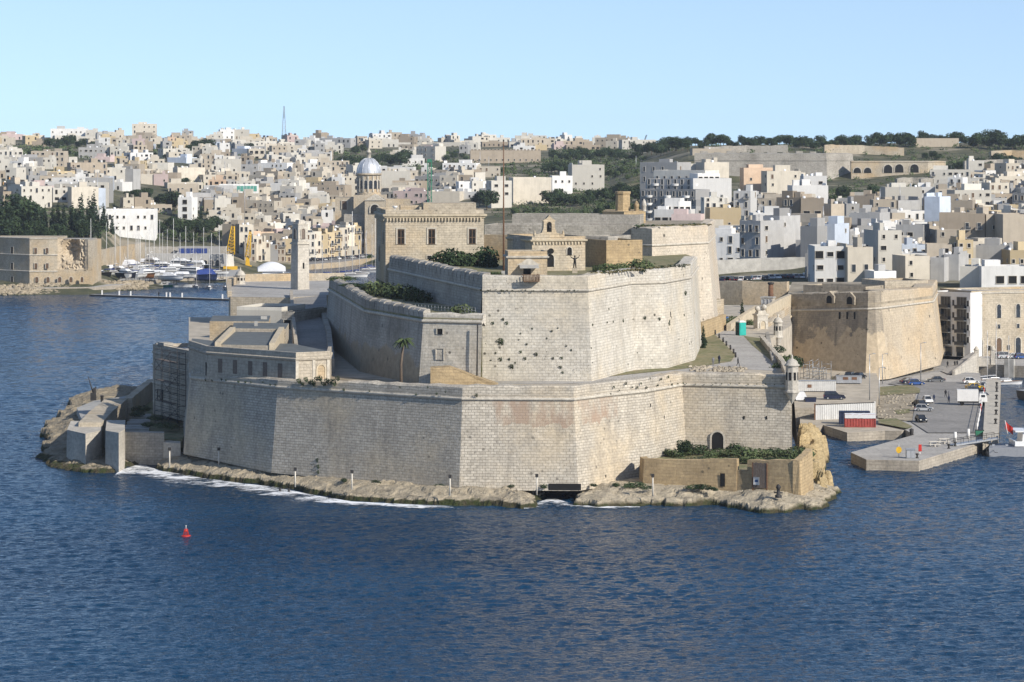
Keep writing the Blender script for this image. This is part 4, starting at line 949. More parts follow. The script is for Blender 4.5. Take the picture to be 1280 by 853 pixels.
# left spit: walls, blocks, yard, derrick
def wblock(name, label, pts, z0, z1, mat, cat='wall', mtop=None, inset=.03):
    m = MB(); m.prism([w2(*q) for q in pts], z0, z1, 0, 1 if mtop else None, inset=inset); return tag(m.build(name, [mat] + ([mtop] if mtop else [])), label, cat)
wblock('stone_block', 'massive square stone block at the tip of the left spit', [(83,556),(107,548),(127.5,555),(126,574),(88,574)], .6, 6.4, 'dressed', 'block')
wblock('stone_block', 'tall upright stone block in front of the left yard wall', [(131.5,545),(148.5,541),(156,548),(157,566),(133,566)], -.5, 7.3, 'dressed', 'block')
wblock('yard_wall', 'weathered grey retaining wall of the yard between stone block and bastion', [(156,556),(206,554),(206,557),(156,559)], -.6, 6.0, 'wall_grey')
wblock('yard_wall', 'low pale wall stub at the foot of the bastion by the white post', [(204,553),(226,551),(226,555),(204,557)], -.4, 4.4, 'dressed')
mb = MB(); mb.prism([w2(158,558), w2(228,556), w2(237,600), w2(190,640), w2(172,612)], 0, 4.6, 0); struct(mb.build('yard_ground', 'grass_ground'))
for i in range(7):
    mb = MB(); mb.prism([w2(150 + i * 3, 566 + i * 6), w2(186 + i * .5, 566 + i * 6), w2(186 + i * .5, 569 + i * 6), w2(150 + i * 3, 569 + i * 6)], 4.4, 4.95 + (i % 2) * .15, 0); tag(mb.build('stone_footing', 'concrete'), 'broken stone footing across the yard behind the left spit wall, %s from the front' % ORD[i], 'footing', 'stone footings in the left yard')
lowwall('spit_wall', 'long tan wall along the left spit from the block to the inner yard', [(113,562,3.4),(129,586,3.6),(146,606,4.0)], 3.9, 4.4, 'wall_tan', base=3.5, jit=.12)
lowwall('spit_wall', 'taller shaded wall curving from the spit to the scaffolded wing', [(160.5,606,4.0),(174,626,4.2),(189,648,4.4)], 4.0, 1.6, 'wall_tan', base=3.5, jit=.1)
mb = MB(); mb.prism([g2(96,512,4), g2(118,503,4), g2(160,497,4), w2(172,640), w2(155,606), w2(132,578), w2(108,575)], 1, 4.35, 0); struct(mb.build('spit_platform', 'concrete'))
dr = thing('derrick', 'dark rusted derrick with a raised boom on the left spit', 'derrick', G(116.5, 500.5, 4.3)); p = G(116.5, 500.5, 4.3)
m = MB(); m.box(p.x, p.y, 4.3, 1.1, .9, 1.6); m.box(p.x + .25, p.y, 5.9, .5, .6, 1.0); m.tube([(p.x + .5, p.y, 4.3), (p.x + .5, p.y, 7.2)], .14); m.build('base', 'metal_dark', dr)
m = MB(); m.tube([(p.x + .1, p.y, 5.6), (p.x - .55, p.y, 7.6), (p.x - 1.1, p.y, 9.4)], [.16, .12, .07]); m.build('boom', 'metal_dark', dr)
p = G(127.5, 503, 4.3); m = MB(); m.lathe(p, [(.32, 0), (.32, 1.2), (.4, 1.25), (.4, 1.4), (.02, 1.5)], 10); tag(m.build('bollard', 'metal_dark'), 'dark iron bollard right of the derrick on the spit', 'bollard')
# ------------------------------------------------------------------ right-hand side: ravelin, quay, curtain walls
# ground behind the fort up to the curtain
mb = MB(); mb.prism([w2(868,640), w2(950,640), w2(958,660), w2(986,735), w2(986,775), w2(868,775)], 10, 17.55, 0); struct(mb.build('rear_yard', 'paving_tan'))
lowwall('curtain_wall', 'long tan curtain wall across the back of the fort yard', [(884,792,17.2),(930,786,17.2),(985,782,17.2)], 5.9, 2.4, 'wall_pocked', jit=.2, base=2)
lowwall('curtain_wall', 'grey wall of the raised road with parked cars behind the yard', [(868,836,18),(930,838,18),(1012,850,18)], 1.2, 1.0, 'wall_grey', jit=.1, base=8)
lowwall('retaining_wall', 'pale concrete retaining wall above the parked car road', [(884,930,19.6),(950,945,19.8),(1016,950,20)], 3.2, 1.0, 'concrete', base=2)
# wall of the ravelin running down to the water, lit by the sun, with its gate
RV = [(948,668),(966,690),(989,742)]
bastion_wall('ravelin_wall', 'sunlit ravelin wall dropping from the gate to the quay behind the corner sentry box', 'wall', [w2(*p) for p in RV], [2,2,2], Z3(3, 16.6), [17.6,18.3,19.6], 'wall_tan', .05, 1.5, trimmat='trim_yellow')
lowwall('ramp_wall', 'pale sloping wall climbing from the road to the gate pillars', [(911,668,17.6),(930,690,18.6),(946,705,19.6)], 1.6, 1.0, 'trim_yellow', base=1.5, jit=.02)
lowwall('ramp_wall', 'pale upper parapet between gate pillars and booth', [(956,700,19.0),(972,722,19.5),(988,744,19.8)], 2.2, 1.0, 'trim_yellow', base=1, jit=.03)
gt = thing('gate', 'baroque stone gate topped by two stone balls above the road', 'gate', W(951, 676, 17))
m = MB(); p = W(951, 676, 0)
m.box(p.x, p.y, 17, 2.6, 2.2, 3.6, 0, .35); m.build('pier', 'dressed', gt)
m = MB(); m.box(p.x, p.y, 20.6, 3.0, 2.5, .4, 0, .35); m.box(p.x, p.y, 21.0, 2.2, 1.8, .7, 0, .35, .8); m.build('cornice', 'trim', gt)
for dx, zz in ((-.75, 21.6), (.75, 21.9)):
    m = MB(); m.tube([(p.x + dx, p.y, 21.3), (p.x + dx, p.y, zz)], [.3, .2], 8); m.ball(Vector((p.x + dx, p.y, zz + .55)), .62, 12); m.build('stone_ball', 'dressed', gt)
m = MB(); arch_panel(m, Vector((p.x, p.y, 17)) + Vector((.34, -.94, 0)) * 1.14, Vector((.34, -.94, 0)), 1.2, 2.4, 0, True, frame=1, fw=.2); m.build('doorway', ['trim_yellow', 'trim'], gt)
bo = thing('glazed_booth', 'small cubic booth with a gridded pale front near the gate', 'booth', W(960, 735, 18.5)); p = W(960, 735, 0)
m = MB(); m.box(p.x, p.y, 18.4, 3.0, 2.8, 3.1, 0, -.3); m.build('walls', 'trim', bo); m = MB(); m.box(p.x, p.y, 21.5, 3.3, 3.1, .25, 0, -.3); m.build('roof', 'concrete', bo)
nn = Vector((math.sin(-.3), -math.cos(-.3), 0)); tt = Vector((-nn.y, nn.x, 0))
for i in range(3):
    for j in range(2): m = MB(); arch_panel(m, p + nn * 1.44 + tt * (-1 + i) * .9 + Vector((0, 0, 18.8 + j * 1.3)), nn, .7, 1.1, 0, False, frame=1, fw=.06); m.build('pane', ['canvas_grey', 'white_paint'], bo)
ck = thing('chimney', 'dark iron stack rising behind the glazed booth', 'chimney', W(963.5, 760, 18)); p = W(963.5, 760, 18)
m = MB(); m.tube([p, p + Vector((0, 0, 5.5))], [.75, .6], 10); m.build('stack', 'rust', ck); m = MB(); m.lathe(p + Vector((0, 0, 5.5)), [(.6, 0), (.8, .2), (.8, .6), (.02, .7)], 10); m.build('cap', 'metal_dark', ck)
sentry(972.5, 655, 17.2, .95, 3.0, 'second stone sentry box further back beside the lit ravelin wall', corbel=True)
lowwall('flank_wall', 'broken overgrown flank between road bank and rear sentry box', [(968,570,17.5),(962,610,17.6),(959,650,17.6)], .9, .8, 'wall_grey', base=3, jit=.25)
# small house and sloping wall at the foot of the cavalier
h = block('outhouse', 'small stone outhouse with pitched roof against the cavalier', 893, 905, 690, 694, 8, 17, 23.4, 'wall_tan', roof='roof_pale', wins=((.75, 17.6, .9, 2, False, 'doorway'),))
lowwall('wall', 'low sunlit yellow wall at the foot of the cavalier', [(875,640,17.5),(890,655,17.5),(905,672,17.5)], 3.6, .9, 'wall_yellow', base=1)

# raised yard, quays
mb = MB(); mb.prism([w2(988,628), w2(1060,628), w2(1094,634), w2(1100,690), w2(1090,760), w2(1000,770), w2(984,745), w2(970,690)], -1, 4.1, 0, 1); struct(mb.build('raised_yard', ['quaystone', 'paving_tan']))
def quay(name, pts, z, mtop, mside='quaystone', z0=-2):
    m = MB(); m.prism(pts, z0, z, 0, 1); return struct(m.build(name, [mside, mtop]))
ql = [g2(1029,531.5,1.9), g2(1059,541,1.9), g2(1106,538.5,1.9), g2(1127,539,1.9), w2(1160,612), w2(1160,640), w2(1000,640), w2(1000,600)]
quay('quay', ql, 1.9, 'paving_tan')
qm = [g2(1063.5,566,2.0), g2(1083,575,2.0), g2(1148.5,576.5,2.0), g2(1243,548.5,2.0), w2(1231,640), w2(1225,748), w2(1196,752), w2(1180,800), w2(1080,790), w2(1084,640), w2(1120,612), g2(1143,544,2.0)]
quay('quay', qm, 2.05, 'paving')
mb = MB(); mb.prism([w2(1080,722), w2(1180,770), w2(1220,770), w2(1218,800), w2(1080,800)], 1, 2.15, 0); struct(mb.build('quay_road', 'asphalt_pale'))
mb = MB(); mb.face([G(a, b, 2.2) for a, b in [(1160,541),(1222,541),(1226,500),(1232,478),(1168,477),(1128,472),(1110,480),(1150,486),(1143,512),(1140,528)]]); struct(mb.build('car_park', 'asphalt_pale'))
for k, poly in enumerate(([(1096,484),(1138,481),(1150,486),(1150,491),(1128,493),(1100,494)], [(1098,524),(1120,523),(1141,533),(1134,536),(1098,529)], [(1118,513),(1138,511),(1137,516),(1122,518)], [(1040,470),(1060,472),(1058,475),(1040,474)])):
    mb = MB(); mb.face([G(a, b, 2.26 if k < 3 else 4.2) for a, b in poly]); struct(mb.build('grass_patch', 'leaf_ground' if 'leaf_ground' in M else 'grass_ground'))
mb = MB(); mb.face([G(a, b, 2.18) for a, b in [(1096,494),(1145,492),(1140,527),(1097,522)]]); struct(mb.build('rubble_ground', 'earth'))
# stone pier with its inner fence
mb = MB(); mb.prism([g2(1228.5,549,3.0), g2(1247.5,545.5,3.0), w2(1251,715), w2(1233,718)], -2, 3.05, 0, 1); tag(mb.build('pier', ['quaystone', 'trim']), 'long raised stone pier along the right edge of the car park', 'pier')
pb = MB(); pb.lathe((0, 0, 0), [(.42, 0), (.45, .15), (.26, .25), (.22, .8), (.42, .95), (.40, 1.2), (.02, 1.3)], 10); bol = pb.build('bollard', 'metal_dark', org='local', link=False).data
for i, (px, py) in enumerate([(1246,482.5),(1246,489),(1245.7,498.5),(1245.4,507.5),(1245.2,517.5),(1244.5,529)]):
    tag(inst('bollard', bol, G(px, py + 1, 3.05), 0, .85), 'black mooring bollard on the pier edge, %s of six along it' % ['farthest', 'second farthest', 'third farthest', 'fourth farthest', 'second nearest', 'nearest'][i], 'bollard', 'black bollards along the pier')
for px, py, wh in ((1230,547.5,'at the near end of the pier beside the gangway'),(1146.5,573,'on the front tip of the quay by the grey box'),(1194,558,'middle of three on the front quay edge'),(1186,561,'left of three on the front quay edge'),(1236,545,'right of the gangway near the pier corner')):
    tag(inst('bollard', bol, G(px, py, 2.06), 0, .7), 'small black mooring bollard ' + wh, 'bollard', 'quay edge bollards')
def post(name, label, cat, p, h, r, mat, group=None, cap=None, capmat=None):
    m = MB(); m.tube([p, p + Vector((0, 0, h))], [r, r * .9], 8)
    o = m.build(name, mat, org=p); tag(o, label, cat, group)
    if cap: c = MB(); c.box(p.x, p.y, p.z + h, *cap); c.build('cap', capmat or mat, o)
    return o
# fence along the pier
fe = thing('fence', 'white and red posted fence between car park and stone pier', 'fence', G(1224, 540, 2.06))
A, B = G(1221.5, 541, 2.06), G(1231, 490, 2.06)
for i in range(10):
    q = A.lerp(B, i / 9); m = MB(); m.tube([q, q + Vector((0, 0, 1.9))], .12, 6); m.build('post', 'red_paint' if i in (4, 8) else 'white_paint', fe)
for zz in (.7, 1.5): m = MB(); m.tube([A + Vector((0, 0, zz)), B + Vector((0, 0, zz))], .05, 5); m.build('rail', 'white_paint', fe)
gw = thing('gangway', 'long grey gangway lying along the front quay towards the pier', 'gangway', G(1215, 550, 2.1)); A, B = G(1188, 556, 2.3), G(1246, 547, 3.1)
d = (B - A).normalized(); nn = Vector((-d.y, d.x, 0)); m = MB(); m.face([A - nn * .8, B - nn * .8, B + nn * .8, A + nn * .8]); m.face([A - nn * .8 - Vector((0,0,.3)), B - nn * .8 - Vector((0,0,.3)), B - nn * .8, A - nn * .8]); m.build('deck', 'galvanised', gw)
for s in (-.8, .8): m = MB(); m.tube([A + nn * s + Vector((0, 0, .9)), B + nn * s + Vector((0, 0, .9))], .05, 5); [m.tube([A.lerp(B, k / 6) + nn * s, A.lerp(B, k / 6) + nn * s + Vector((0, 0, .9))], .04, 5) for k in range(7)]; m.build('handrail', 'metal_dark', gw)
# small quay furniture
for px, py, w_ in ((1194,552.5,'left of the two beyond the white benches'),(1210.5,548.5,'right of the two beyond the white benches')): post('service_post', 'white round service post on the quay, ' + w_, 'post', G(px, py, 2.06), 1.9, .32, 'white_paint', 'white service posts')
for i, (px, py) in enumerate(((1168,558),(1180,554.5))):
    o = thing('bench', 'white framed bench table on the front quay, %s of the pair' % ('left' if i == 0 else 'right'), 'bench', G(px, py, 2.06), 'white bench tables'); p = G(px, py, 2.06)
    m = MB(); m.box(p.x, p.y, 2.9, 2.0, .8, .12); m.build('table_top', 'sill', o)
    for dx in (-.8, .8): m = MB(); m.box(p.x + dx, p.y, 2.05, .25, .7, .86); m.build('leg', 'concrete', o)
    for dy in (-1.0, 1.0): m = MB(); m.box(p.x, p.y + dy, 2.45, 2.2, .35, .1); m.box(p.x, p.y + dy, 2.05, .2, .3, .4); m.build('seat', 'sill', o)
p = G(1138, 573, 2.06); o = thing('service_cabinet', 'grey metal service cabinet on the front tip of the quay', 'cabinet', p); m = MB(); m.box(p.x, p.y, 2.06, 1.6, 1.0, 1.6); m.build('body', 'metal_grey', o); m = MB(); m.box(p.x, p.y, 3.66, 1.75, 1.15, .12); m.build('lid', 'galvanised', o); m = MB(); m.box(p.x - .4, p.y - .51, 2.2, .7, .03, 1.3); m.box(p.x + .4, p.y - .51, 2.2, .7, .03, 1.3); m.build('door_panel', 'canvas_grey', o)
p = G(1123.5, 572.5, 2.06); o = thing('sign', 'round yellow sign on a thin pole at the quay tip', 'sign', p); m = MB(); m.tube([p, p + Vector((0, 0, 2.9))], .06, 6); m.build('pole', 'galvanised', o)
m = MB(); c = p + Vector((0, -.1, 1.45)); ring = [c + Vector((.52 * math.cos(k * .3927), 0, .62 * math.sin(k * .3927))) for k in range(16)]; m.face(ring); m.face([q + Vector((0, .05, 0)) for q in ring][::-1]); [m.face([ring[k], ring[(k + 1) % 16], ring[(k + 1) % 16] + Vector((0, .05, 0)), ring[k] + Vector((0, .05, 0))]) for k in range(16)]; m.build('disc', 'yellow_paint', o)
p = G(1150, 567.5, 2.06); o = thing('lifebuoy_station', 'narrow red lifebuoy stand beside the grey cabinet', 'lifebuoy stand', p); m = MB(); m.box(p.x, p.y, 2.06, .18, .18, 1.8); m.build('post', 'white_paint', o); m = MB(); m.box(p.x, p.y - .1, 2.55, .62, .3, 1.25, 0, 0, .85); m.build('case', 'red_paint', o)
p = G(1139.5, 544, 2.06); o = thing('litter_bin', 'dark litter bin at the corner between the two quays', 'bin', p); m = MB(); m.lathe(p, [(.35, 0), (.42, 1.1), (.4, 1.15), (.1, 1.3)], 10); m.build('body', 'metal_dark', o)
p = G(1224.3, 545.5, 2.06); o = thing('skip_bin', 'dark green wheeled bin at the near end of the pier fence', 'bin', p); m = MB(); m.box(p.x, p.y, 2.2, 1.5, 1.0, 1.0, 0, 0, 1.1); m.build('body', 'green_paint', o); m = MB(); m.box(p.x, p.y, 3.2, 1.7, 1.15, .12); m.build('lid', 'metal_dark', o)
def lamp(px, py, z, h, label):
    p = G(px, py, z); o = thing('street_lamp', label, 'street lamp', p, 'slim lamp posts on the quay'); m = MB(); m.tube([p, p + Vector((0, 0, h))], [.13, .07], 6); m.build('pole', 'galvanised', o); m = MB(); m.tube([p + Vector((0, 0, h)), p + Vector((.7, -.3, h + .2))], .05, 5); m.box(p.x + .9, p.y - .35, p.z + h + .12, .6, .3, .14); m.build('lamp_head', 'galvanised', o)
lamp(1151, 479, 2.1, 9.5, 'slim lamp post against the right face of the great bastion'); lamp(1087, 500, 4.1, 9.8, 'slim lamp post beside the dark parked SUV'); lamp(1099, 506, 2.2, 8.0, 'slim lamp post at the end of the corrugated fence'); lamp(1103, 480, 2.2, 7, 'slim lamp post by the left edge of the grass')

# corrugated fence, containers, cabins
A, B = W(1018.5, 624, 2), W(1093.5, 629.5, 2); d = (B - A).normalized(); nn = Vector((d.y, -d.x, 0)); fc = thing('corrugated_fence', 'white corrugated metal fence behind the two containers', 'fence', A.lerp(B, .5))
m = MB(); K = 110; L = (B - A).length; pts = [A + d * (L * i / K) + nn * (.09 if (i // 2) % 2 else 0) for i in range(K + 1)]; m.grid([[p + Vector((0, 0, -.1)) for p in pts], [p + Vector((0, 0, 3.0)) for p in pts]]); m.build('sheet', 'canvas_grey_pale', fc)
for i in range(2): q = A if i == 0 else B; m = MB(); m.box(q.x, q.y, 1.9, .25, .25, 3.4); m.build('post', 'rust' if i == 0 else 'white_paint', fc)
m = MB(); m.tube([A + Vector((0, 0, 3.05)), B + Vector((0, 0, 3.05))], .1, 6); m.build('top_rail', 'metal_dark', fc)
def container(label, p, rz, L, mat, tarp=None):
    o = thing('container', label, 'container', p, 'shipping containers on the quay', rz); W2, Hh = 2.44, 2.6; m = MB()
    def corr(a, b):
        a = Vector(a); b = Vector(b); d = (b - a).normalized(); nn = Vector((d.y, -d.x, 0)); n = int((b - a).length / .14); pts = [a + d * ((b - a).length * i / n) - nn * (.05 if (i // 2) % 2 else 0) for i in range(n + 1)]
        m.grid([[q + Vector((0, 0, .15)) for q in pts], [q + Vector((0, 0, Hh - .12)) for q in pts]])
    x, y = L / 2, W2 / 2
    corr((-x, -y, 0), (x, -y, 0)); corr((x, -y, 0), (x, y, 0)); corr((x, y, 0), (-x, y, 0)); corr((-x, y, 0), (-x, -y, 0))
    m.build('walls', mat, o, 'local')
    f = MB()
    for sx in (-1, 1):
        for sy in (-1, 1): f.box(sx * x, sy * y, 0, .18, .18, Hh)
    for sy in (-1, 1): f.box(0, sy * y, 0, L, .16, .16); f.box(0, sy * y, Hh - .14, L, .16, .16)
    for sx in (-1, 1): f.box(sx * x, 0, .02, .16, W2 - .2, .15); f.box(sx * x, 0, Hh - .13, .16, W2 - .2, .13)
    f.build('frame', mat, o, 'local'); r = MB(); r.box(0, 0, Hh - .05, L - .1, W2 - .1, .06); r.build('roof', mat, o, 'local')
    if tarp:
        t_ = MB(); rn = random.Random(3); t_.grid([[Vector((-x - .06 + (L + .12) * i / 16, yy, zz - .06 * rn.random())) for i in range(17)] for yy, zz in ((-y - .1, Hh - .75), (-y - .12, Hh + .02), (-y * .4, Hh + .2), (y * .4, Hh + .18), (y + .1, Hh + .02), (y + .1, Hh - .7))]); o2 = t_.build('tarpaulin', tarp, o, 'local')
    return o
container('dark red corrugated container with a white sheet over its top', W(1075, 609, 1.92), rad(-4), 6.1, 'container_red', 'canvas_white')
container('navy blue container standing behind the dark red one', W(1068, 615, 1.92), rad(-4), 6.1, 'container_navy')
def cabin(label, px, d, z, L, Wd, Hh, rz, mat, wins):
    p = W(px, d, z); o = thing('site_cabin', label, 'cabin', p, 'site cabins in the raised yard', rz); m = MB(); m.box(0, 0, .2, L, Wd, Hh); m.build('body', mat, o, 'local')
    for i in range(2): m = MB(); m.box((-1 if i else 1) * L * .4, 0, 0, .5, Wd, .2); m.build('skid', 'metal_dark', o, 'local')
    m = MB(); m.box(0, 0, Hh + .2, L + .15, Wd + .15, .14); m.build('roof', 'galvanised', o, 'local')
    rb = MB()
    for i in range(int(L / .45)): rb.box(-L / 2 + .25 + i * .45, -Wd / 2 - .02, .25, .12, .05, Hh - .1)
    rb.build('rib_panel', mat, o, 'local')
    for x, w, h in wins: m = MB(); m.box(x, -Wd / 2 - .03, 1.0, w, .1, h); m.build('window', 'rust', o, 'local')
cabin('long white corrugated site cabin below the scaffold frames', 1020, 668, 4.1, 8.6, 2.4, 2.2, 0.03, 'canvas_grey_pale', ((-1.6, .9, .7),))
cabin('low grey cabin behind the dark SUV', 1061, 690, 4.1, 5.8, 2.3, 1.5, -.05, 'canvas_grey', ((-.8, 1.2, .6), (1.2, 1.2, .6)))
# heap of scaffold frames
fr = thing('frame_stack', 'stack of grey steel frames behind the white site cabin', 'frames', W(1020, 705, 4.1)); rn = random.Random(5)
for i in range(7):
    p = W(1006 + i * 4.5, 702 + rn.uniform(-3, 3), 4.1); m = MB(); h_ = rn.uniform(2.5, 4.6); w_ = rn.uniform(1.4, 2.4)
    for dx in (-w_/2, w_/2): m.tube([(p.x + dx, p.y, 4.1), (p.x + dx, p.y, 4.1 + h_)], .07, 5)
    for k in range(4): m.tube([(p.x - w_/2, p.y, 4.5 + k * h_ / 4), (p.x + w_/2, p.y, 4.5 + (k + (i % 2)) * h_ / 4)], .06, 5)
    m.build('frame', 'metal_grey', fr)
rock_sheet('sand_heap', [w2(1040,690), w2(1056,688), w2(1062,706), w2(1038,712)], lambda x, y: 5.6, 'earth', .5, 3, .5, .2, 4, 0, zlow=4.0)

# --- the great land-front bastion
BW = [(984,757),(988,742),(1085,724),(1094,724),(1102,726),(1166,757),(1172,800)]
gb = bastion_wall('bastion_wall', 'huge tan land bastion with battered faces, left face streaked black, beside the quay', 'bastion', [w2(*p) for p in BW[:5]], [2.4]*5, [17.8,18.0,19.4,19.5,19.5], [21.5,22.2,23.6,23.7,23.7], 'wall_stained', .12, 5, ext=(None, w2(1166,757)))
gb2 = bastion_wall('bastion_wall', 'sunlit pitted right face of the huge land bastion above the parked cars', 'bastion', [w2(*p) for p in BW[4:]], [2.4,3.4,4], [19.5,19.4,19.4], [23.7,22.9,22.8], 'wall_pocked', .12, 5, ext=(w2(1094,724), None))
mb = MB(); mb.prism([w2(*p) for p in BW] + [w2(1165,830), w2(990,830)], 2, 20.9, 0); o = mb.build('bastion_top', 'earth', gb); o.name = 'roof_terrace'
for px in (1049.5, 1059, 1068.3): opening(gb, 'embrasure_slit', BW[:5], 18.8, .12, px, 399, .5, 1.7, frame=None)
for px in (1038.5, 1064):
    p, n_ = on_wall(BW[:5], 18.8, 0, px, 376, .1); m = MB(); tt = Vector((-n_.y, n_.x, 0)); z0 = 20.2
    pr = [(-1.5, 0), (1.5, 0), (1.5, 1.9), (0, 3.1), (-1.5, 1.9)]; fr_ = [p + n_ * .5 + tt * x + Vector((0, 0, z0 - p.z + z)) for x, z in pr]; bk = [q - n_ * 3 for q in fr_]; m.face(fr_); [m.face([fr_[(i + 1) % 5], fr_[i], bk[i], bk[(i + 1) % 5]]) for i in range(5)]; h_ = m.build('embrasure_hood', 'wall_stained', gb)
    m = MB(); arch_panel(m, p + n_ * .55 + Vector((0, 0, z0 - p.z + .1)), n_, 1.7, 1.9, 0, True); m.build('opening', 'shade_black', h_)
for px, py in ((1136,468.5),): opening(gb2, 'opening', BW[4:], 19.4, .11, px, py, 1.0, 3.0, frame=None)
block('store', 'low flat roofed magazine on the right half of the land bastion top', 1106, 1160, 778, 782, 14, 20, 23.6, 'wall_tan', roof='roof_pale')
block('store', 'low grey vaulted magazine on the left half of the land bastion top', 1004, 1082, 772, 762, 10, 20, 22.9, 'wall_stained', roof='roof_pale')

# --- glass-balconied apartment house and arched warehouse on the waterfront
ap, a, b, tx, n = box_house('apartment_block', 'white modern apartment block with two bays of dark glass balconies', 'building', W(1164.5, 797, 0), W(1213, 789, 0), 14, 3.0, 20.0, 'white_paint')
for bay in (.0, 1.0):
    u = (1182.5 + 20 * bay - 1164.5) / 48.5 * (b - a).length
    for fl in range(4):
        z = 6.2 + fl * 3.2; win(ap, a, tx, n, u, z, 2.9, 2.9, mats=('window_glass', 'metal_grey'), fw=.12, off=.06)
        m = MB(); q = a + tx * u + n * .75; ang = math.atan2(tx.y, tx.x); m.box(q.x, q.y, z - .1, 3.0, 1.4, .14, 0, ang); e = q + n * .66; m.box(e.x, e.y, z + .05, 3.0, .06, .85, 1, ang); m.build('balcony', ['metal_grey', 'window_glass'], ap)
        for s in (-.5, .5): m = MB(); arch_panel(m, a + tx * (u + s * .9) + n * .12 + Vector((0, 0, z)), n, .1, 2.9, 0, False); m.build('mullion', 'metal_grey', ap)
for px in (1168, 1192, 1210):
    u = (px - 1164.5) / 48.5 * (b - a).length
    for fl in range(4): win(ap, a, tx, n, u, 6.8 + fl * 3.2, .7, 1.5, mats=('window_glass', 'white_paint'))
for px, mm in ((1176, 'rust'), (1200, 'window_glass'), (1186, 'window_glass')): win(ap, a, tx, n, (px - 1164.5) / 48.5 * (b - a).length, 3.1, 2.2, 2.5, kind='door', mats=(mm, 'sill'))
wr, a, b, tx, n = box_house('warehouse', 'long honey stone warehouse with arched windows over arched doors', 'building', W(1214, 792, 0), W(1330, 803, 0), 16, 3.0, 20.3, 'wall_tan')
for i, px in enumerate((1224.6, 1248.2, 1272, 1296)):
    u = (px - 1214) / 116 * (b - a).length
    w_ = win(wr, a, tx, n, u, 13.0, 1.25, 3.6, mats=('window_glass', 'trim'), arch=True, fw=.25); win(wr, a, tx, n, u, 10.2, .8, 1.1, mats=('window_glass', 'trim'))
    win(wr, a, tx, n, u, 3.1, 1.6, 4.6, kind='door', mats=('window_wood' if i % 2 else 'window_glass', 'trim'), arch=True, fw=.3)
for px in (1236, 1260): win(wr, a, tx, n, (px - 1214) / 116 * (b - a).length, 4.5, .9, 1.2, mats=('shade_black', 'trim'))
m = MB(); sweep(m, [(a.x, a.y), (b.x, b.y)], [19.5] * 2, [(0, -.1), (.25, .0), (.3, .3), (0, .4)]); m.build('cornice', 'trim', wr)
# ramp down to the car park, inlet quay with white cars
rp = [(1150,755,2.2),(1186,770,2.6),(1213,785,3.1),(1238,786,3.1),(1222,765,3.2),(1196,745,3.0)]
mb = MB(); mb.face([W(*q) for q in [(1186,742,2.25),(1195,742,2.6),(1222,764,5.2),(1216,778,5.2),(1190,765,2.6),(1176,752,2.25)]]); struct(mb.build('ramp', 'paving'))
lowwall('ramp_wall', 'pale triangular wall beside the ramp in front of the warehouse', [(1192,741,2.2),(1206,752,3.4),(1222,764,5.2)], 1.0, .6, 'dressed', base=4)
mb = MB(); mb.prism([w2(1216,778), w2(1224,765), w2(1340,752), w2(1340,830), w2(1205,830)], -2, 3.0, 0, 1); struct(mb.build('quay', ['quaystone', 'paving']))
for px, d_ in ((1220.5, 763), (1241, 764)):
    p = W(px, d_, 2); o = thing('gate_pier', 'round-topped stone gate pier, %s of the inlet bridge' % ('left' if px < 1230 else 'right'), 'pillar', p, 'gate piers at the inlet'); m = MB(); m.box(p.x, p.y, -.5, 1.1, 1.1, 7.2); m.build('shaft', 'dressed', o); m = MB(); m.lathe(Vector((p.x, p.y, 6.7)), [(.75, 0), (.78, .15), (.6, .35), (.35, .8), (.02, 1.1)], 10); m.build('cap', 'trim', o)
lowwall('bridge_parapet', 'pale parapet between the two gate piers of the inlet', [(1222,764,3.0),(1240,764,3.0)], 1.6, .5, 'dressed', base=.5)
lowwall('quay_wall', 'grey block quay edge under the warehouse', [(1256,761,3.0),(1268,760,3.0)], 1.6, 1.4, 'concrete', base=3)

# enclosure at the water's edge on the right: yellow walls, wooden gate, notice, scrub terrace
yw = [(800,509.5),(806,503),(921,497),(921.2,497)]
mb = MB(); mb.prism([w2(807,505), w2(921,499), w2(997,493.5), w2(1012,504), w2(1000,524), w2(853,528), w2(808,513)], 1.0, 5.3, 0); struct(mb.build('scrub_terrace', 'grass_ground'))
def ywall(label, pts, ztops, th=1.1, mat='wall_yellow'):
    P = [W(p[0], p[1], 0) for p in pts]; ps, (tt,) = subdiv([(q.x, q.y) for q in P], [ztops], 1.6); rnd = random.Random(len(label)); N = outn(ps); m = MB(); U = 0; tt = [x + rnd.uniform(-.09, .09) for x in tt]
    for i in range(len(ps) - 1):
        j = i + 1; L = math.dist(ps[i], ps[j])
        def Q(k, o, z): return Vector((ps[k][0] + N[k].x * o, ps[k][1] + N[k].y * o, z))
        for q in ([Q(i, .25, .8), Q(j, .25, .8), Q(j, 0, tt[j]), Q(i, 0, tt[i])], [Q(i, 0, tt[i]), Q(j, 0, tt[j]), Q(j, -th, tt[j] + .04), Q(i, -th, tt[i] + .04)], [Q(j, -th, .8), Q(i, -th, .8), Q(i, -th, tt[i]), Q(j, -th, tt[j])]): m.face(q, 0, [(U, q[0].z), (U + L, q[1].z), (U + L, q[2].z), (U, q[3].z)])
        U += L
    for k, s in ((0, 1), (len(ps) - 1, -1)): m.face([Q(k, .25, .8), Q(k, -th, .8), Q(k, -th, tt[k]), Q(k, 0, tt[k])][::s])
    root = thing('enclosure_wall', label, 'wall', Vector((P[0].x, P[0].y, 1)), 'yellow walls of the shore enclosure'); m.build('masonry', mat, root); return root
e1 = ywall('long yellow stone enclosure wall with a small dark doorway on the shore', [(800,510),(805,503.5),(921,497)], [6.3, 6.5, 7.2])
ywall('low gap stretch of the yellow enclosure wall', [(921.2,497.1),(934,496)], [5.4, 5.4])
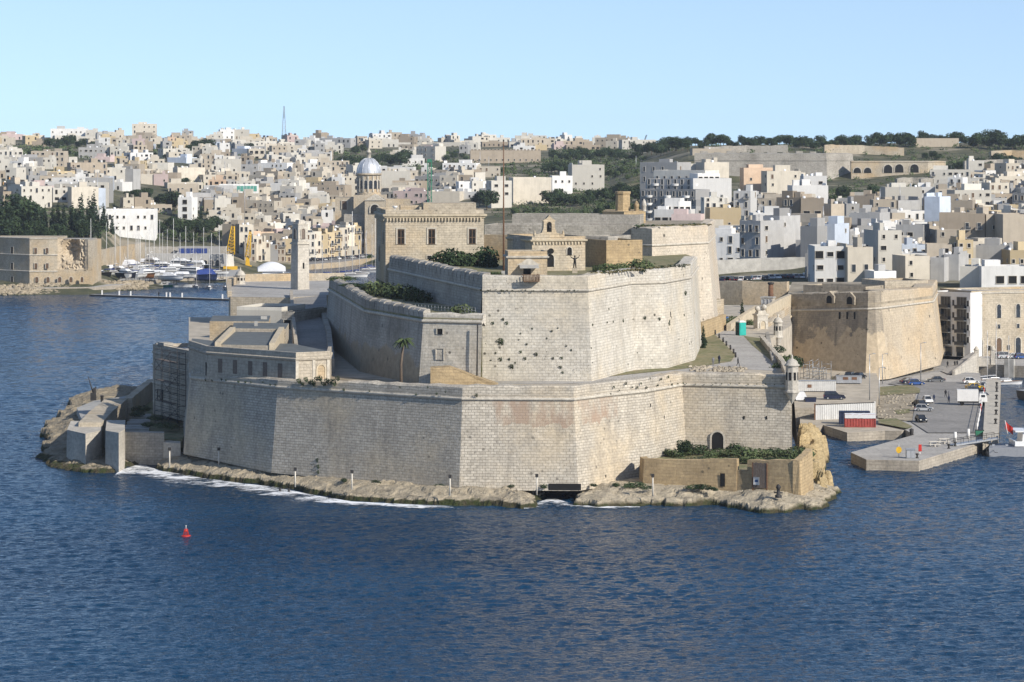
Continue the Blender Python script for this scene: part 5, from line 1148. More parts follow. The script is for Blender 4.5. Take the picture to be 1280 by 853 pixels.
e2 = ywall('right stretch of the yellow enclosure wall holding the grey wooden gate', [(934.2,496),(999,491)], [7.2, 7.6])
ywall('short sunlit return of the yellow enclosure wall above the rocks', [(999.3,491),(1008,496),(1015.5,502)], [7.6, 8.0, 8.4])
p, n_ = on_wall([(805,503.5),(921,497)], 0, 0, 904, 608, .32); p.z = 2.6; m = MB(); arch_panel(m, p, n_, .85, 2.2, 0, False); m.build('doorway', 'shade_black', e1)
p, n_ = on_wall([(934.2,496),(999,491)], 0, 0, 951, 608, .34); p.z = 2.7; tt = Vector((-n_.y, n_.x, 0)); gd = MB()
for i in range(6): q = p + tt * (-1.0 + i * .4) + n_ * .04; gd.box(q.x, q.y, 2.75, .37, .1, 4.1 + .1 * (i % 2), 0, math.atan2(tt.y, tt.x))
gd.build('wooden_gate', 'board_grey', e2)
for s in (-1.3, 1.3): q = p + tt * s + n_ * .06; m = MB(); m.box(q.x, q.y, 2.3, .16, .16, 4.6, 0, math.atan2(tt.y, tt.x)); m.build('gate_post', 'rust', e2)
q = p + tt * -.55 + n_ * .16; sg = thing('notice', 'white notice board fixed to the grey wooden gate', 'sign', q + Vector((0, 0, .5))); m = MB(); arch_panel(m, q + Vector((0, 0, .55)), n_, .95, 1.25, 0, False, frame=1, fw=.06); m.build('board', ['white_paint', 'galvanised'], sg)
m = MB(); arch_panel(m, q + n_ * .02 + Vector((0, 0, 1.0)), n_, .6, .4, 0, False); m.build('picture', 'glass_blue', sg)
p = G(973, 620, 2.5); o = thing('mooring_bitt', 'black iron mooring bitt on the rocks below the yellow wall', 'bollard', p); m = MB(); m.lathe(p, [(.55, -.3), (.55, .15), (.3, .25), (.26, 1.1), (.42, 1.3), (.3, 1.7), (.05, 1.9)], 10); m.build('post', 'metal_dark', o); m = MB(); m.tube([p + Vector((-.7, 0, .5)), p + Vector((.7, 0, .5))], .12, 6); m.build('crossbar', 'metal_dark', o)
# marker posts along the shelf
for i, (px, pt, pb_) in enumerate(((212,560,582),(273.5,560,580),(369,585,606),(440,588,609),(562.5,594,617),(671,593,616),(816,593,617))):
    z0 = 2.3; d = F * (H - z0) / (pb_ - HY); p = W(px, d, z0 - .4); h = zof(pt, d) - z0 + .4; o = thing('marker_post', 'white marker post with black box on shore rocks, ' + ordw(i, 7), 'post', p, 'white marker posts on the shore'); m = MB(); m.tube([p, p + Vector((0, 0, h - .4))], .12, 8); m.build('post', 'sill', o); m = MB(); m.box(p.x, p.y, p.z + h - .45, .5, .5, .5); m.build('box', 'metal_dark', o)
# ------------------------------------------------------------------ the towns
def wmesh(name, w, h, glass, frame, wood=False):
    m = MB(); arch_panel(m, Vector((0, 0, 0)), Vector((0, -1, 0)), w, h, 0, False, frame=1, fw=.12)
    m.box(0, -.1, -.14, w + .4, .24, .14, 1)
    o = m.build(name, [glass, frame], org='local', link=False); me = o.data; bpy.data.objects.remove(o); return me
WIN = dict(s=wmesh('window', .9, 1.2, 'shade_black', 'sill'), t=wmesh('window', 1.15, 2.2, 'window_glass', 'sill'), w=wmesh('window', 1.8, 1.3, 'shade_black', 'sill'), d=wmesh('window', 1.1, 2.0, 'window_wood', 'sill'), b=wmesh('window', 2.3, 2.1, 'shade_black', 'trim'))
m = MB(); m.box(0, -.55, -.15, 2.4, 1.1, .16); [m.box(-1.15 + .23 * i, -1.05, 0, .05, .05, .9, 1) for i in range(11)]; m.box(0, -1.05, .9, 2.4, .08, .08, 1); m.box(-1.17, -.55, .0, .06, 1.0, .9, 1); m.box(1.17, -.55, .0, .06, 1.0, .9, 1)
o = m.build('balcony', ['sill', 'metal_grey'], org='local', link=False); BALC = o.data; bpy.data.objects.remove(o)
m = MB(); m.lathe((0, 0, 0), [(.5, 0), (.55, .1), (.55, .9), (.2, 1.05), (.02, 1.05)], 9); m.box(0, 0, -.45, .9, .9, .45)
o = m.build('water_tank', 'tank_white', org='local', link=False); TANK = o.data; bpy.data.objects.remove(o)
m = MB(); m.tube([(0, 0, 0), (0, 0, 2.6)], .06, 5); m.tube([(-.5, 0, 2.4), (.5, 0, 2.4)], .04, 4); m.tube([(-.35, 0, 2.0), (.35, 0, 2.0)], .04, 4)
o = m.build('aerial', 'metal_grey', org='local', link=False); AER = o.data; bpy.data.objects.remove(o)

def body(m, w, dep, h, base=5.0, mi=0, roof=1, x0=0, y0=0):
    """walls with roof parapet; front face in the plane y=y0"""
    a = [(x0 - w/2, y0), (x0 + w/2, y0), (x0 + w/2, y0 + dep), (x0 - w/2, y0 + dep)]; k = .3
    i_ = [(x0 - w/2 + k, y0 + k), (x0 + w/2 - k, y0 + k), (x0 + w/2 - k, y0 + dep - k), (x0 - w/2 + k, y0 + dep - k)]
    for p in range(4):
        q = (p + 1) % 4
        m.face([(*a[p], -base), (*a[q], -base), (*a[q], h), (*a[p], h)], mi); m.face([(*a[p], h), (*a[q], h), (*i_[q], h), (*i_[p], h)], mi); m.face([(*i_[q], h - .8), (*i_[p], h - .8), (*i_[p], h), (*i_[q], h)], mi)
    m.face([(*p, h - .8) for p in i_], roof)
def house(px, d, w, dep, h, rz, col, rows, cols, label, z=None, name='house', group=None, seed=0, kinds='std', parts=True, hut=True, blank=False, sides=True, tanks=None, balc=0.15, wk=None, merge=None, cat='house', base=5.0):
    rn = random.Random(seed * 131 + int(px * 7 + d)); z = gz(px, d) if z is None else z
    p = W(px, d, z); wall = 'render_' + col
    if merge is None and parts:
        o = thing(name, label, cat, p, group, rz); m = MB(); body(m, w, dep, h, base)
        m.build('wall', [wall, 'roof_pale'], o, 'local')
    else:
        m = merge or MB(); m2 = MB(); body(m2, w, dep, h, base); mi = 0
        o = None
    st = h / max(1, rows); pend = []
    if not blank:
        for r_ in range(rows):
            for c in range(cols):
                if rn.random() < .26: continue
                k = wk or rn.choices(kinds if kinds != 'std' else 'ssssttdw', k=1)[0]
                x = (c + .5) / cols * w - w / 2 + rn.uniform(-.2, .2); zz = r_ * st + (.9 if k in 'sw' else .35)
                pend.append((k, x, -.02, zz, 0, rn.random() < balc and k in 'tdb' and r_ > 0))
            if sides:
                for sgn in (-1, 1):
                    for c in range(max(1, int(dep / 5))):
                        if rn.random() < .72: continue
                        k = rn.choice('ssdw'); y = (c + .5) / max(1, int(dep / 5)) * dep
                        pend.append((k, sgn * (w / 2 + .02), y, r_ * st + .9, sgn * math.pi / 2, False))
    extras = []
    if hut and rn.random() < .75: extras.append((rn.uniform(-.25, .25) * w, rn.uniform(.35, .75) * dep, rn.uniform(.15, .5) * w, rn.uniform(.25, .5) * dep, rn.uniform(1.4, 2.8)))
    if hut and w > 9 and rn.random() < .7: extras.append((rn.uniform(-.35, .35) * w, rn.uniform(.3, .8) * dep, rn.uniform(.12, .3) * w, rn.uniform(.15, .3) * dep, rn.uniform(.8, 2.4)))
    if hut and rn.random() < .5: extras.append((rn.choice((-.47, .47)) * w, .5 * dep, .3, dep * .7, rn.uniform(.5, 1.6)))
    nt = rn.choice((0, 1, 1, 2)) if tanks is None else tanks
    if o is not None:
        for k, x, y, zz, a, bal in pend:
            c = inst('window', WIN[k], (x, y, zz), a, 1, o)
            if bal: inst('balcony', BALC, (x, y, zz), a, 1, o)
        for x, y, a, b_, hh in extras: m = MB(); m.box(x, y, h - .8, a, b_, hh + .8); m.build('roof_hut', wall, o, 'local')
        for i in range(nt): inst('water_tank', TANK, (rn.uniform(-.4, .4) * w, rn.uniform(.2, .8) * dep, h - .35), 0, rn.uniform(.8, 1.3), o)
        if rn.random() < .35: inst('aerial', AER, (rn.uniform(-.4, .4) * w, rn.uniform(.2, .8) * dep, h - .8), rn.uniform(0, 3), 1.1, o)
        return o
    # one mesh (too small in the view for parts): windows are part of the facade
    ci, si = math.cos(rz), math.sin(rz)
    pal = 0
    if merge is None:
        for k, x, y, zz, a, bal in pend:
            ca, sa = math.cos(a), math.sin(a); ww, hh = dict(s=(1.0, 1.3), t=(1.15, 2.2), w=(2.1, 1.4), d=(1.1, 2.0), b=(2.4, 2.3))[k]
            q = [(-ww/2, 0), (ww/2, 0), (ww/2, hh), (-ww/2, hh)]; m2.face([(x + u * ca + .05 * sa, y + u * sa - .05 * ca, zz + v) for u, v in q], 2)
        for x, y, a, b_, hh in extras: m2.box(x, y, h - .8, a, b_, hh + .8, 0)
        for i in range(nt): m2.box(rn.uniform(-.4, .4) * w, rn.uniform(.2, .8) * dep, h - .8, 1.1, 1.1, 1.6, 3)
        ob = m2.build(name, [wall, 'roof_pale', 'shade_black', 'tank_white'], org='local'); ob.location = p; ob.rotation_euler = (0, 0, rz)
        return tag(ob, label, cat, group)
    mi_w, mi_r, mi_b, mi_t = merge_idx[wall], merge_idx['roof_pale'], merge_idx['shade_black'], merge_idx['tank_white']
    for k, x, y, zz, a, bal in pend:
        ca, sa = math.cos(a), math.sin(a); ww, hh = dict(s=(1.0, 1.3), t=(1.15, 2.2), w=(2.1, 1.4), d=(1.1, 2.0), b=(2.4, 2.3))[k]
        m2.face([(x + u * ca + .05 * sa, y + u * sa - .05 * ca, zz + v) for u, v in [(-ww/2, 0), (ww/2, 0), (ww/2, hh), (-ww/2, hh)]], 2)
    for x, y, a, b_, hh in extras: m2.box(x, y, h - .8, a, b_, hh + .8, 0)
    off = len(merge.v); merge.v += [Vector((p.x + q.x * ci - q.y * si, p.y + q.x * si + q.y * ci, p.z + q.z)) for q in m2.v]
    merge.f += [tuple(i + off for i in f) for f in m2.f]; merge.uv += m2.uv; merge.sm += m2.sm; merge.mi += [(mi_w, mi_r, mi_b, mi_t)[i] for i in m2.mi]
merge_idx = {}
def dsolve(px, py, d0=780, d1=2690):
    """distance at which the hillside is seen at row py"""
    d = d0
    while d < d1:
        if gz(px, d) > -1 and pyof(gz(px, d), d) <= py: return d
        d += 6
    return None
HOCC = []     # occupied image-space footprints used only to keep houses off each other on the ground: (x, y, radius)
def hb(pl, pr, yt, yb, col, rows, cols, label, d=None, rz=0.0, dep=11, **kw):
    """a surveyed house: facade seen from column pl to pr and row yt to yb"""
    px = (pl + pr) / 2; d = d or dsolve(px, yb) or 2600
    w = (pr - pl) / F * d / max(.55, math.cos(rz)) * .98; h = (yb - yt) / F * d; z = zof(yb, d)
    HOCC.append((W(px, d, 0), w / 2, pl, pr, yt, yb, d))
    return house(px, d, w, dep, h, rz, col, rows, cols, label, z=z, **kw)
GH = 'houses of the waterfront towns'
SURV = [
 # right-hand town behind the land bastion
 (1018,1058,308,358,'white',3,3,'big white house with a row of three arched openings behind the land bastion',872,.02,16,dict(kinds='bw')),
 (1059,1092,309,358,'cream',3,2,'cream house with outside stair, attached right of the big arched white house',870,.16,14,{}),
 (1092,1121,339,358,'white',1,2,'small white annex at the right foot of the cream house with outside stair',862,.2,9,{}),
 (1097,1128,288,345,'ivory',4,2,'tall cream house with pale blue windows above the white annex',905,.25,12,dict(kinds='sw')),
 (1075,1096,291,312,'grey',1,1,'grey blank-walled house left of the tall cream house',930,-.3,10,dict(blank=True)),
 (1001,1021,283,316,'grey',3,1,'narrow dark grey blank house above the parked car road',950,-.55,12,dict(blank=True)),
 (1021,1043,280,310,'blue',2,2,'pale blue-grey house with a roof terrace right of the dark blank house',955,-.5,12,{}),
 (950,974,270,303,'grey',2,2,'shaded grey townhouse with tan gable left of the dark blank house',985,-.6,14,dict(kinds='t')),
 (925,950,276,322,'grey',3,3,'dark grey terrace house beside the cavalier wall',960,-.65,14,dict(kinds='td')),
 (971,1000,247,270,'brown',2,4,'brown shaded house with many windows under the white stepped house',1140,-.55,12,dict(kinds='st')),
 (1001,1030,248,272,'brown',1,2,'brown house with two large dark openings side by side',1130,-.1,12,dict(kinds='b',balc=0)),
 (990,1036,232,251,'white',1,4,'long bright white stepped house on the slope left of the dark tree clump',1330,.1,12,dict(kinds='wb')),
 (1004,1034,220,233,'white',1,2,'upper white storey stepped back on the long white house',1350,.1,8,{}),
 (958,1002,214,235,'cream',2,3,'cream house with terrace left of the white stepped house',1420,.15,12,{}),
 (1106,1153,234,254,'ivory',1,5,'wide ivory house right of the dark tree clump with roof mast',1290,.05,12,{}),
 (1063,1099,266,283,'grey',1,2,'low grey house with a big sloping grey roof amid the right town',1120,-.4,14,dict(blank=True)),
 (1174,1231,267,310,'brown',2,4,'large brown stone house with four upper windows and an enclosed balcony',985,-.15,16,dict(kinds='t',hut=False)),
 (1232,1252,268,312,'tan',2,1,'tan side block joined right of the large brown stone house',985,.35,14,dict(kinds='s')),
 (1253,1296,268,314,'tan',3,2,'massive tan stone block at the right edge with banded walls',975,.1,18,dict(blank=True,hut=False)),
 (1156,1174,246,268,'blue',1,1,'blue-grey blank wall house above the brown stone house',1160,-.5,12,dict(blank=True)),
 (1220,1261,307,332,'grey',1,2,'grey rendered house below the tan stone block',915,-.25,14,dict(blank=True)),
 (1262,1292,313,333,'ochre',1,3,'ochre house with two small windows at the right edge',905,.1,12,dict(kinds='s')),
 (1226,1290,333,356,'white',1,4,'long low white house with dark openings above the warehouse',862,.05,12,dict(kinds='b',balc=0)),
 (1200,1226,333,356,'ivory',1,1,'blank ivory wing left of the long low white house',866,-.3,12,dict(blank=True)),
 (1197,1217,300,340,'ochre',3,2,'narrow ochre house with three upper windows in a row',905,.1,11,dict(kinds='s')),
 (1180,1198,318,342,'grey',1,1,'square grey stone house with a blue roof sheet',895,-.4,12,dict(blank=True)),
 (1163,1180,322,348,'grey',2,1,'grey gabled house between cream and grey stone neighbours',890,-.35,12,dict(blank=True)),
 (1131,1163,320,350,'cream',2,2,'cream house with two square windows right of the tall cream house',880,.2,12,dict(kinds='s')),
 (1171,1204,288,310,'tan',2,2,'tan house with a projecting upper storey below the brown stone house',930,-.1,11,{}),
 (1127,1160,306,321,'blue',1,3,'pale blue washed long house above the cream two-window house',925,.1,10,{}),
 (1120,1154,281,299,'grey',1,3,'grey house with a long roof parapet left of the brown stone house',990,-.3,12,dict(kinds='w')),
 # white terraces and neighbours behind the cavalier
 (800,846,203,228,'grey',2,4,'grey shaded apartment block up behind the white terraces',1430,-.55,14,dict(kinds='t')),
 (880,912,203,219,'cream',1,1,'plain cream block on top of the white terraces hill',1440,.3,12,dict(blank=True)),
 (846,882,205,219,'ivory',1,3,'ivory house with roof hut between the grey block and the cream block',1450,.1,12,{}),
 (917,938,239,271,'white',3,2,'tall narrow white house standing alone right of the white terraces',1240,-.35,10,dict(kinds='t')),
 (929,983,210,228,'peach',1,3,'peach coloured house with roof rooms by the grey ramparts',1440,.1,11,dict(kinds='s')),
 (887,927,260,285,'ochre',1,4,'long ochre wall house with a row of small openings below the terraces',1200,.1,12,dict(kinds='s')),
 (839,876,268,283,'pink',1,1,'low pinkish house directly above the cavalier top',1190,-.2,11,dict(blank=True)),
 (880,906,247,262,'ivory',2,3,'small ivory house in front of the big white gable',1235,.1,9,{}),
 # white buildings on the green hill
 (714.6,756,206,233,'ivory',3,4,'square ivory villa with three rows of windows on the green hill',1660,.12,16,dict(kinds='s',hut=True)),
 (690,716,220,241,'white',2,3,'white wing stepping down left of the square hilltop villa',1630,.1,12,dict(kinds='s')),
 (641,690,222,250,'cream',2,2,'cream warehouse-like block with pale blue shutters on the green hill',1560,.15,16,dict(blank=True,hut=False)),
 (614,640,226,256,'ivory',3,2,'ivory block with side balconies left of the cream shuttered block',1540,.2,14,dict(kinds='w')),
 # skyline and slope, centre and left
 (521,587,178,193,'ivory',2,11,'long ivory terrace with two rows of dark windows on the skyline',2450,.05,12,dict(kinds='sw',hut=False)),
 (501,531,198,213,'white',2,4,'white terrace house with grey roof below the long ivory terrace',2080,.1,12,{}),
 (210,247,230,241,'tan',1,7,'long low tan school building with a row of windows left of the green glass front',1720,.05,12,dict(kinds='t',hut=False)),
 (222,240,247,274,'white',3,1,'tall narrow bright white modern house above the boatyard',1540,-.2,10,dict(kinds='b')),
 (124,195,262,289,'white',2,8,'long white villa behind the cypress trees above the boatyard',1420,.05,14,dict(kinds='ts')),
 (176,192,218,241,'cream',2,1,'tall blank cream house left of the pink house',1770,.1,11,dict(blank=True)),
 (192,210,218,240,'pink',2,2,'pale pink house on the middle slope',1770,.1,11,dict(kinds='s')),
 (208,234,197,212,'blue',1,1,'blue-grey blank gable wall high on the left slope',2060,-.55,12,dict(blank=True)),
 (289,311,186,202,'blue',2,1,'big blue-grey blank wall near the upper left slope trees',2220,-.6,12,dict(blank=True)),
 (311,331,186,214,'cream',4,3,'cream four-storey block right of the big blue-grey blank wall',2190,.2,12,dict(kinds='b')),
 (165,196,155,173,'cream',3,5,'highest cream apartment block on the left skyline',2560,.1,14,{}),
 (275,293,162,174,'white',2,3,'white cubic block on the skyline left of the radio mast',2560,.2,12,{}),
 (293,312,162,174,'ivory',2,3,'ivory block with roof rooms right of the white skyline cube',2570,.2,12,{}),
 (18,49,194,216,'cream',2,3,'wide cream house below the skyline wood at far left',2060,.1,12,{}),
 (50,76,195,215,'tan',2,3,'tan house beside the wide cream house at far left',2070,.1,12,{}),
 (88,115,211,227,'blue',1,1,'large pale blue blank wall on the far left slope',1860,.1,12,dict(blank=True)),
 (50,88,217,231,'ivory',1,3,'long low ivory house left of the pale blue blank wall',1830,.05,12,{}),
 (118,138,196,220,'pink',3,2,'pinkish grey three-storey house on the left slope',2000,-.2,12,dict(kinds='w')),
 (4,19,228,258,'orange',3,2,'orange house at the left edge above the cypresses',1640,.2,12,dict(kinds='s')),
 (63,110,161,174,'white',2,8,'long white building on the skyline above the left wood',2560,.1,12,dict(kinds='s')),
 (2,28,168,182,'pink',2,4,'pinkish tan block at the left end of the skyline',2560,.1,12,{}),
 (29,55,169,182,'cream',2,4,'cream block second from the left end of the skyline',2570,.1,12,{}),
]
for (pl, pr, yt, yb, col, rows, cols, label, d, rz, dep, kw) in SURV: hb(pl, pr, yt, yb, col, rows, cols, label, d, rz, dep, **kw)

# white terraces: stepped apartment building with half-round balconies and a tall blank gable
tr = thing('apartment_terrace', 'big stepped white apartment building with round balconies and a tall blank gable', 'building', W(850, 1310, 25)); 
def blk(root, name, pl, pr, yt, yb, d, dep, rz, col, rows=0, cols=0, k='t', balc=0, hood=False):
    px = (pl + pr) / 2; w = (pr - pl) / F * d / math.cos(rz); p = W(px, d, zof(yb, d)); m = MB(); body(m, w, dep, (yb - yt) / F * d, 6); o = m.build(name, ['render_' + col, 'roof_pale'], root, 'local'); o.location = p - root.location; o.rotation_euler = (0, 0, rz)
    st = (yb - yt) / F * d / max(1, rows)
    for r_ in range(rows):
        for c in range(cols):
            x = (c + .5) / cols * w - w / 2; inst('window', WIN[k], (x, -.02, r_ * st + .4), 0, 1, o)
            if hood and c % 3 == 1:
                q = MB(); q.lathe((x, 0, r_ * st - .2), [(1.6, 0), (1.75, .9), (1.75, 1.0), (1.5, 1.0), (1.4, .2), (.01, .2)], 10, 0, True, math.pi, 2 * math.pi); q.build('balcony', 'render_white', o, 'local')
    return o
blk(tr, 'lower_tier', 801, 868, 237, 276, 1290, 12, -.6, 'grey', 4, 9, hood=True); blk(tr, 'middle_tier', 808, 872, 224, 240, 1306, 12, -.6, 'grey', 2, 8, hood=True); blk(tr, 'upper_tier', 818, 880, 213, 228, 1322, 12, -.6, 'ivory', 1, 7, hood=True)  # grey on lower and middle tiers is the white front's shade painted in
blk(tr, 'gable', 866, 915, 223, 256, 1300, 16, .3, 'white'); blk(tr, 'gable', 872, 900, 217, 226, 1306, 10, .3, 'white', 1, 4, 'w')
vl = thing('villa', 'bright white cubic villa with large windows just above the cavalier', 'house', W(840, 1215, 24))
blk(vl, 'lower_storey', 818, 863, 262, 280, 1205, 10, -.25, 'white', 1, 5, 'b'); blk(vl, 'upper_storey', 831, 850, 248, 264, 1212, 9, -.25, 'white', 1, 2, 'w'); blk(vl, 'side_storey', 848, 864, 252, 264, 1212, 9, .3, 'white', 1, 2, 'w'); blk(vl, 'terrace_block', 822, 833, 258, 264, 1208, 8, -.25, 'white')
# school front of green glass
gs = thing('school', 'long building with a pale green glass front on the left slope', 'building', W(298, 1722, 27)); p = W(298, 1722, zof(241, 1722)); o = blk(gs, 'wall', 274, 322, 230.5, 242, 1722, 12, .03, 'white')
for i in range(11): m = MB(); m.box(-9.6 + i * 1.93, -.06, 1.2, 1.7, .12, 3.1); m.build('window', 'glass_teal', o, 'local')
# long grey palace on the centre skyline
lp_ = thing('long_palace', 'long grey-brown palace with battlements on the centre skyline', 'building', W(631, 2050, 40)); o = blk(lp_, 'wall', 588, 676, 188, 216, 2050, 18, .03, 'brown', 2, 12, 's')
m = MB()
w_ = 88 / F * 2050
for i in range(20): m.box(-w_ / 2 + 1.2 + i * (w_ - 2.4) / 19, .2, 15.0, 1.3, .5, 1.1)
m.build('battlement', 'render_brown', o, 'local')
# waterfront townhouses facing the creek
qn = 0
for i in range(8):
    px = 388 + i * 8.3; d = 1442 + i * 6; h = R.uniform(13, 17)
    house(px, d, 5.2, 12, h, .62, R.choice(['cream', 'ivory', 'cream', 'tan', 'ochre']), 4, 2, 'tall narrow townhouse on the creek quay right of the bell tower, %s' % ordw(i, 8), name='townhouse', group='tall townhouses on the creek quay', kinds='td', balc=.5, sides=False)
for i, (px, h, col, d) in enumerate(((313, 9, 'tan', 1400), (322, 11.5, 'cream', 1408), (332, 9, 'cream', 1412), (342, 8, 'grey', 1415), (351, 10, 'tan', 1418), (359, 11, 'ochre', 1420))):
    house(px, d, 4.4 if i else 5.5, 12, h, .15, col, 3, 2, '%s waterfront house behind the yellow cranes, %s left of the bell tower' % (COLNAME[col], ordw(i, 6)), name='townhouse', group='waterfront houses behind the cranes', kinds='td', balc=.2, sides=False)
hb(299, 317, 281, 320, 'cream', 4, 3, 'tall cream crenellated block right behind the first yellow crane', 1425, .1, 12, kinds='t')
hb(277, 299, 280, 318, 'tan', 2, 2, 'broad shaded tan block left of the crenellated cream block', 1435, -.4, 14, blank=True)

# fill of ordinary houses, row above row up the slopes
def sil(px):
    for a, b, y in ((470, 607, 257), (607, 640, 290), (640, 752, 272), (752, 808, 262), (808, 886, 280), (280, 410, 352)):
        if a <= px < b: return y
    return 999
NO = [(-60,120,262,420),(120,292,291,420),(292,386,326,420),(386,484,323,420),(160,250,268,300),(0,112,186,199),(55,118,178,186),(186,250,190,197),(232,262,180,190),(418,484,186,216),(540,600,195,222),(590,720,189,222),(610,800,212,400),(690,812,188,400),(800,1120,100,238),(1120,1340,100,226),(790,990,225,262),(880,1012,342,420),(1010,1340,357,420),(484,620,262,420),(800,880,262,420),(418,484,246,300),(1035,1170,215,262),(150,200,236,262),(205,225,222,236),(195,220,258,292),(220,262,274,292),(130,152,240,262)]
LM = [('silver church dome', 461, 215), ('boatyard', 200, 300), ('cypress grove', 80, 275), ('radio mast', 355, 165), ('green glass front', 298, 236), ('stone bell tower', 375, 300), ('green crane tower', 537, 225), ('hilltop villa', 735, 218), ('white terraces', 860, 240), ('white stepped house', 1013, 235), ('tree clump', 1075, 240), ('brown stone house', 1200, 285), ('tall cream house', 1112, 310), ('parked car road', 945, 345), ('left skyline wood', 80, 180), ('long palace', 630, 198), ('pink house', 201, 229), ('land bastion', 1090, 365), ('skyline trees', 1050, 175), ('orange house', 12, 240)]
cand = []
rg = random.Random(21)
rows_y = []
y = 358.0
while y > 173: rows_y.append(y); y -= 4.0 if y < 235 else 5.4
for ry in rows_y:
    px = -25 + rg.uniform(0, 15)
    while px < 1305:
        yb = ry + rg.uniform(-2.5, 2.5); d = dsolve(px, yb)
        if d is None or gz(px, d) < 2.0: px += 12; continue
        w = rg.choice((5.5, 6.5, 7.5, 8.5, 9.5, 11, 13, 17, 21)); s = F / d; wp = w * s; cx = px + wp / 2
        st = rg.choice((1, 1, 2, 2)) if d > 2250 else rg.choice((1, 2, 2, 2, 3)) if d > 1100 else rg.choice((2, 2, 3)); h = st * rg.uniform(2.9, 3.4) + rg.uniform(.5, 1.2)
        rz = .55 * mnoise.noise((cx / 55, ry / 25, 3.3)) * 1.7 + rg.uniform(-.12, .12); rz = max(-.7, min(.7, rz))
        top = yb - h * s
        ok = not any(a <= cx <= b and c <= yb <= e for a, b, c, e in NO) and top < sil(cx) - 1
        if ok:
            P = W(cx, d + 5, 0)
            for q, r_, pl, pr, yt, yb2, dd in HOCC:
                if abs(q.x - P.x) < w / 2 + r_ + .5 and abs(dd + 5 - P.y) < 11: ok = False; break
                # do not stand in front of a surveyed facade
                if d < dd and pr - pl > 0 and cx + wp / 2 > pl + 2 and cx - wp / 2 < pr - 2 and top < yb2 - 4.5 and dd - d < 160: ok = False; break
        if ok and rg.random() < .97:
            col = rg.choices(['cream', 'ivory', 'white', 'grey', 'tan', 'ochre', 'peach', 'pink', 'brown', 'blue'], [22, 24, 14, 15, 14, 3, .8, 1.0, 7, 2])[0]
            if cx > 900 and yb > 245: col = rg.choices(['cream', 'ivory', 'white', 'grey', 'tan', 'brown', 'ochre'], [10, 10, 8, 20, 20, 10, 5])[0]
            cand.append((cx, d, w * (1.3 if d > 2250 else 1), rg.uniform(9, 14), h, rz, col, st, max(1, int(w / 3.0)), yb, top))
        px += wp + (rg.uniform(-1, 2) if rg.random() < .8 else rg.uniform(3, 14))
cand.sort(key=lambda c: -(c[2] * c[4] / (c[1] ** 2)))
NH = 232
desc = {}
for i, c in enumerate(cand[:NH]):
    cx, d, w, dep, h, rz, col, st, nc, yb, top = c; ym = (yb + top) / 2
    lm = min(LM, key=lambda L: (L[1] - cx) ** 2 + ((L[2] - ym) * 1.6) ** 2); dx, dy = cx - lm[1], (ym - lm[2]) * 1.6
    rel = ('right of' if dx > 0 else 'left of') if abs(dx) > abs(dy) else ('downhill from' if dy > 0 else 'uphill from')
    wd_ = 'narrow' if w < 9 else ('broad' if w > 14 else 'mid-width')
    desc.setdefault((COLNAME[col], wd_, ['', 'one', 'two', 'three'][st], rel, lm[0]), []).append(i)
labels = {}
for (cn, wd_, stn, rel, lm), ids in desc.items():
    ids.sort(key=lambda i: cand[i][0])
    for k, i in enumerate(ids):
        labels[i] = '%s %s %s-storey house %s the %s' % (wd_, cn, stn, rel, lm) + ('' if len(ids) == 1 else ', ' + ordw(k, len(ids)) + ' of those')
for i, c in enumerate(cand[:NH]):
    cx, d, w, dep, h, rz, col, st, nc, yb, top = c
    house(cx, d, w, dep, h, rz, col, st, nc, labels[i], name='house', group=GH, seed=i, parts=d < 2150, blank=(i % 7 == 3))
far = MB(); mats_far = ['render_' + k for k in PL] + ['roof_pale', 'shade_black', 'tank_white']; merge_idx.update({k: i for i, k in enumerate(mats_far)})
for i, c in enumerate(cand[NH:]):
    cx, d, w, dep, h, rz, col, st, nc, yb, top = c
    house(cx, d, w, dep, h, rz, col, st, nc, None, seed=i, merge=far, parts=False)
if far.v:
    o = far.build('distant_houses', mats_far, org=(0, 2300, 40)); tag(o, None, None, None, 'stuff')
print('HOUSES', len(cand), len(SURV))

# ------------------------------------------------------------------ church with the silver dome
D0 = 1500; cp = W(461, D0, gz(461, D0)); chd = thing('church', 'domed parish church with silver ribbed dome and brown stone drum', 'church', cp)
def py(y): return zof(y, D0)
k = D0 / F
m = MB(); m.lathe(W(461, D0, 0), [(15.2 * k * math.cos(a), py(217) + (py(197.5) - py(217)) * math.sin(a)) for a in [i * math.pi / 2 / 9 for i in range(10)]], 24, 0, True); m.build('dome', 'lead_dome', chd)
m = MB()
for i in range(12):
    a0 = i * math.pi / 6; m.tube([W(461, D0, 0) + Vector((15.3 * k * math.cos(a) * math.cos(a0), 15.3 * k * math.cos(a) * math.sin(a0), py(217) + .08 + (py(197.4) - py(217)) * math.sin(a))) for a in [j * math.pi / 2 / 8 for j in range(8)]], .14, 4)
m.build('rib_set', 'lead_dome', chd)
m = MB(); m.lathe(W(461, D0, 0), [(2.6 * k, py(198)), (2.6 * k, py(191)), (3.2 * k, py(191)), (3.0 * k, py(190)), (1.2 * k, py(186.5)), (.3 * k, py(185)), (.2 * k, py(182)), (.02, py(181))], 10); m.build('lantern', 'trim', chd)
m = MB(); m.lathe(W(461, D0, 0), [(16.3 * k, py(218.5)), (16.3 * k, py(217)), (15.0 * k, py(216.6)), (14, py(216.6))][:3] , 24, 0, False); m.lathe(W(461, D0, 0), [(15.0 * k, py(246)), (15.0 * k, py(241)), (14.2 * k, py(240)), (14.2 * k, py(219.5)), (16.4 * k, py(218.6))], 24, 0, False); m.build('drum', 'wall_tan', chd)
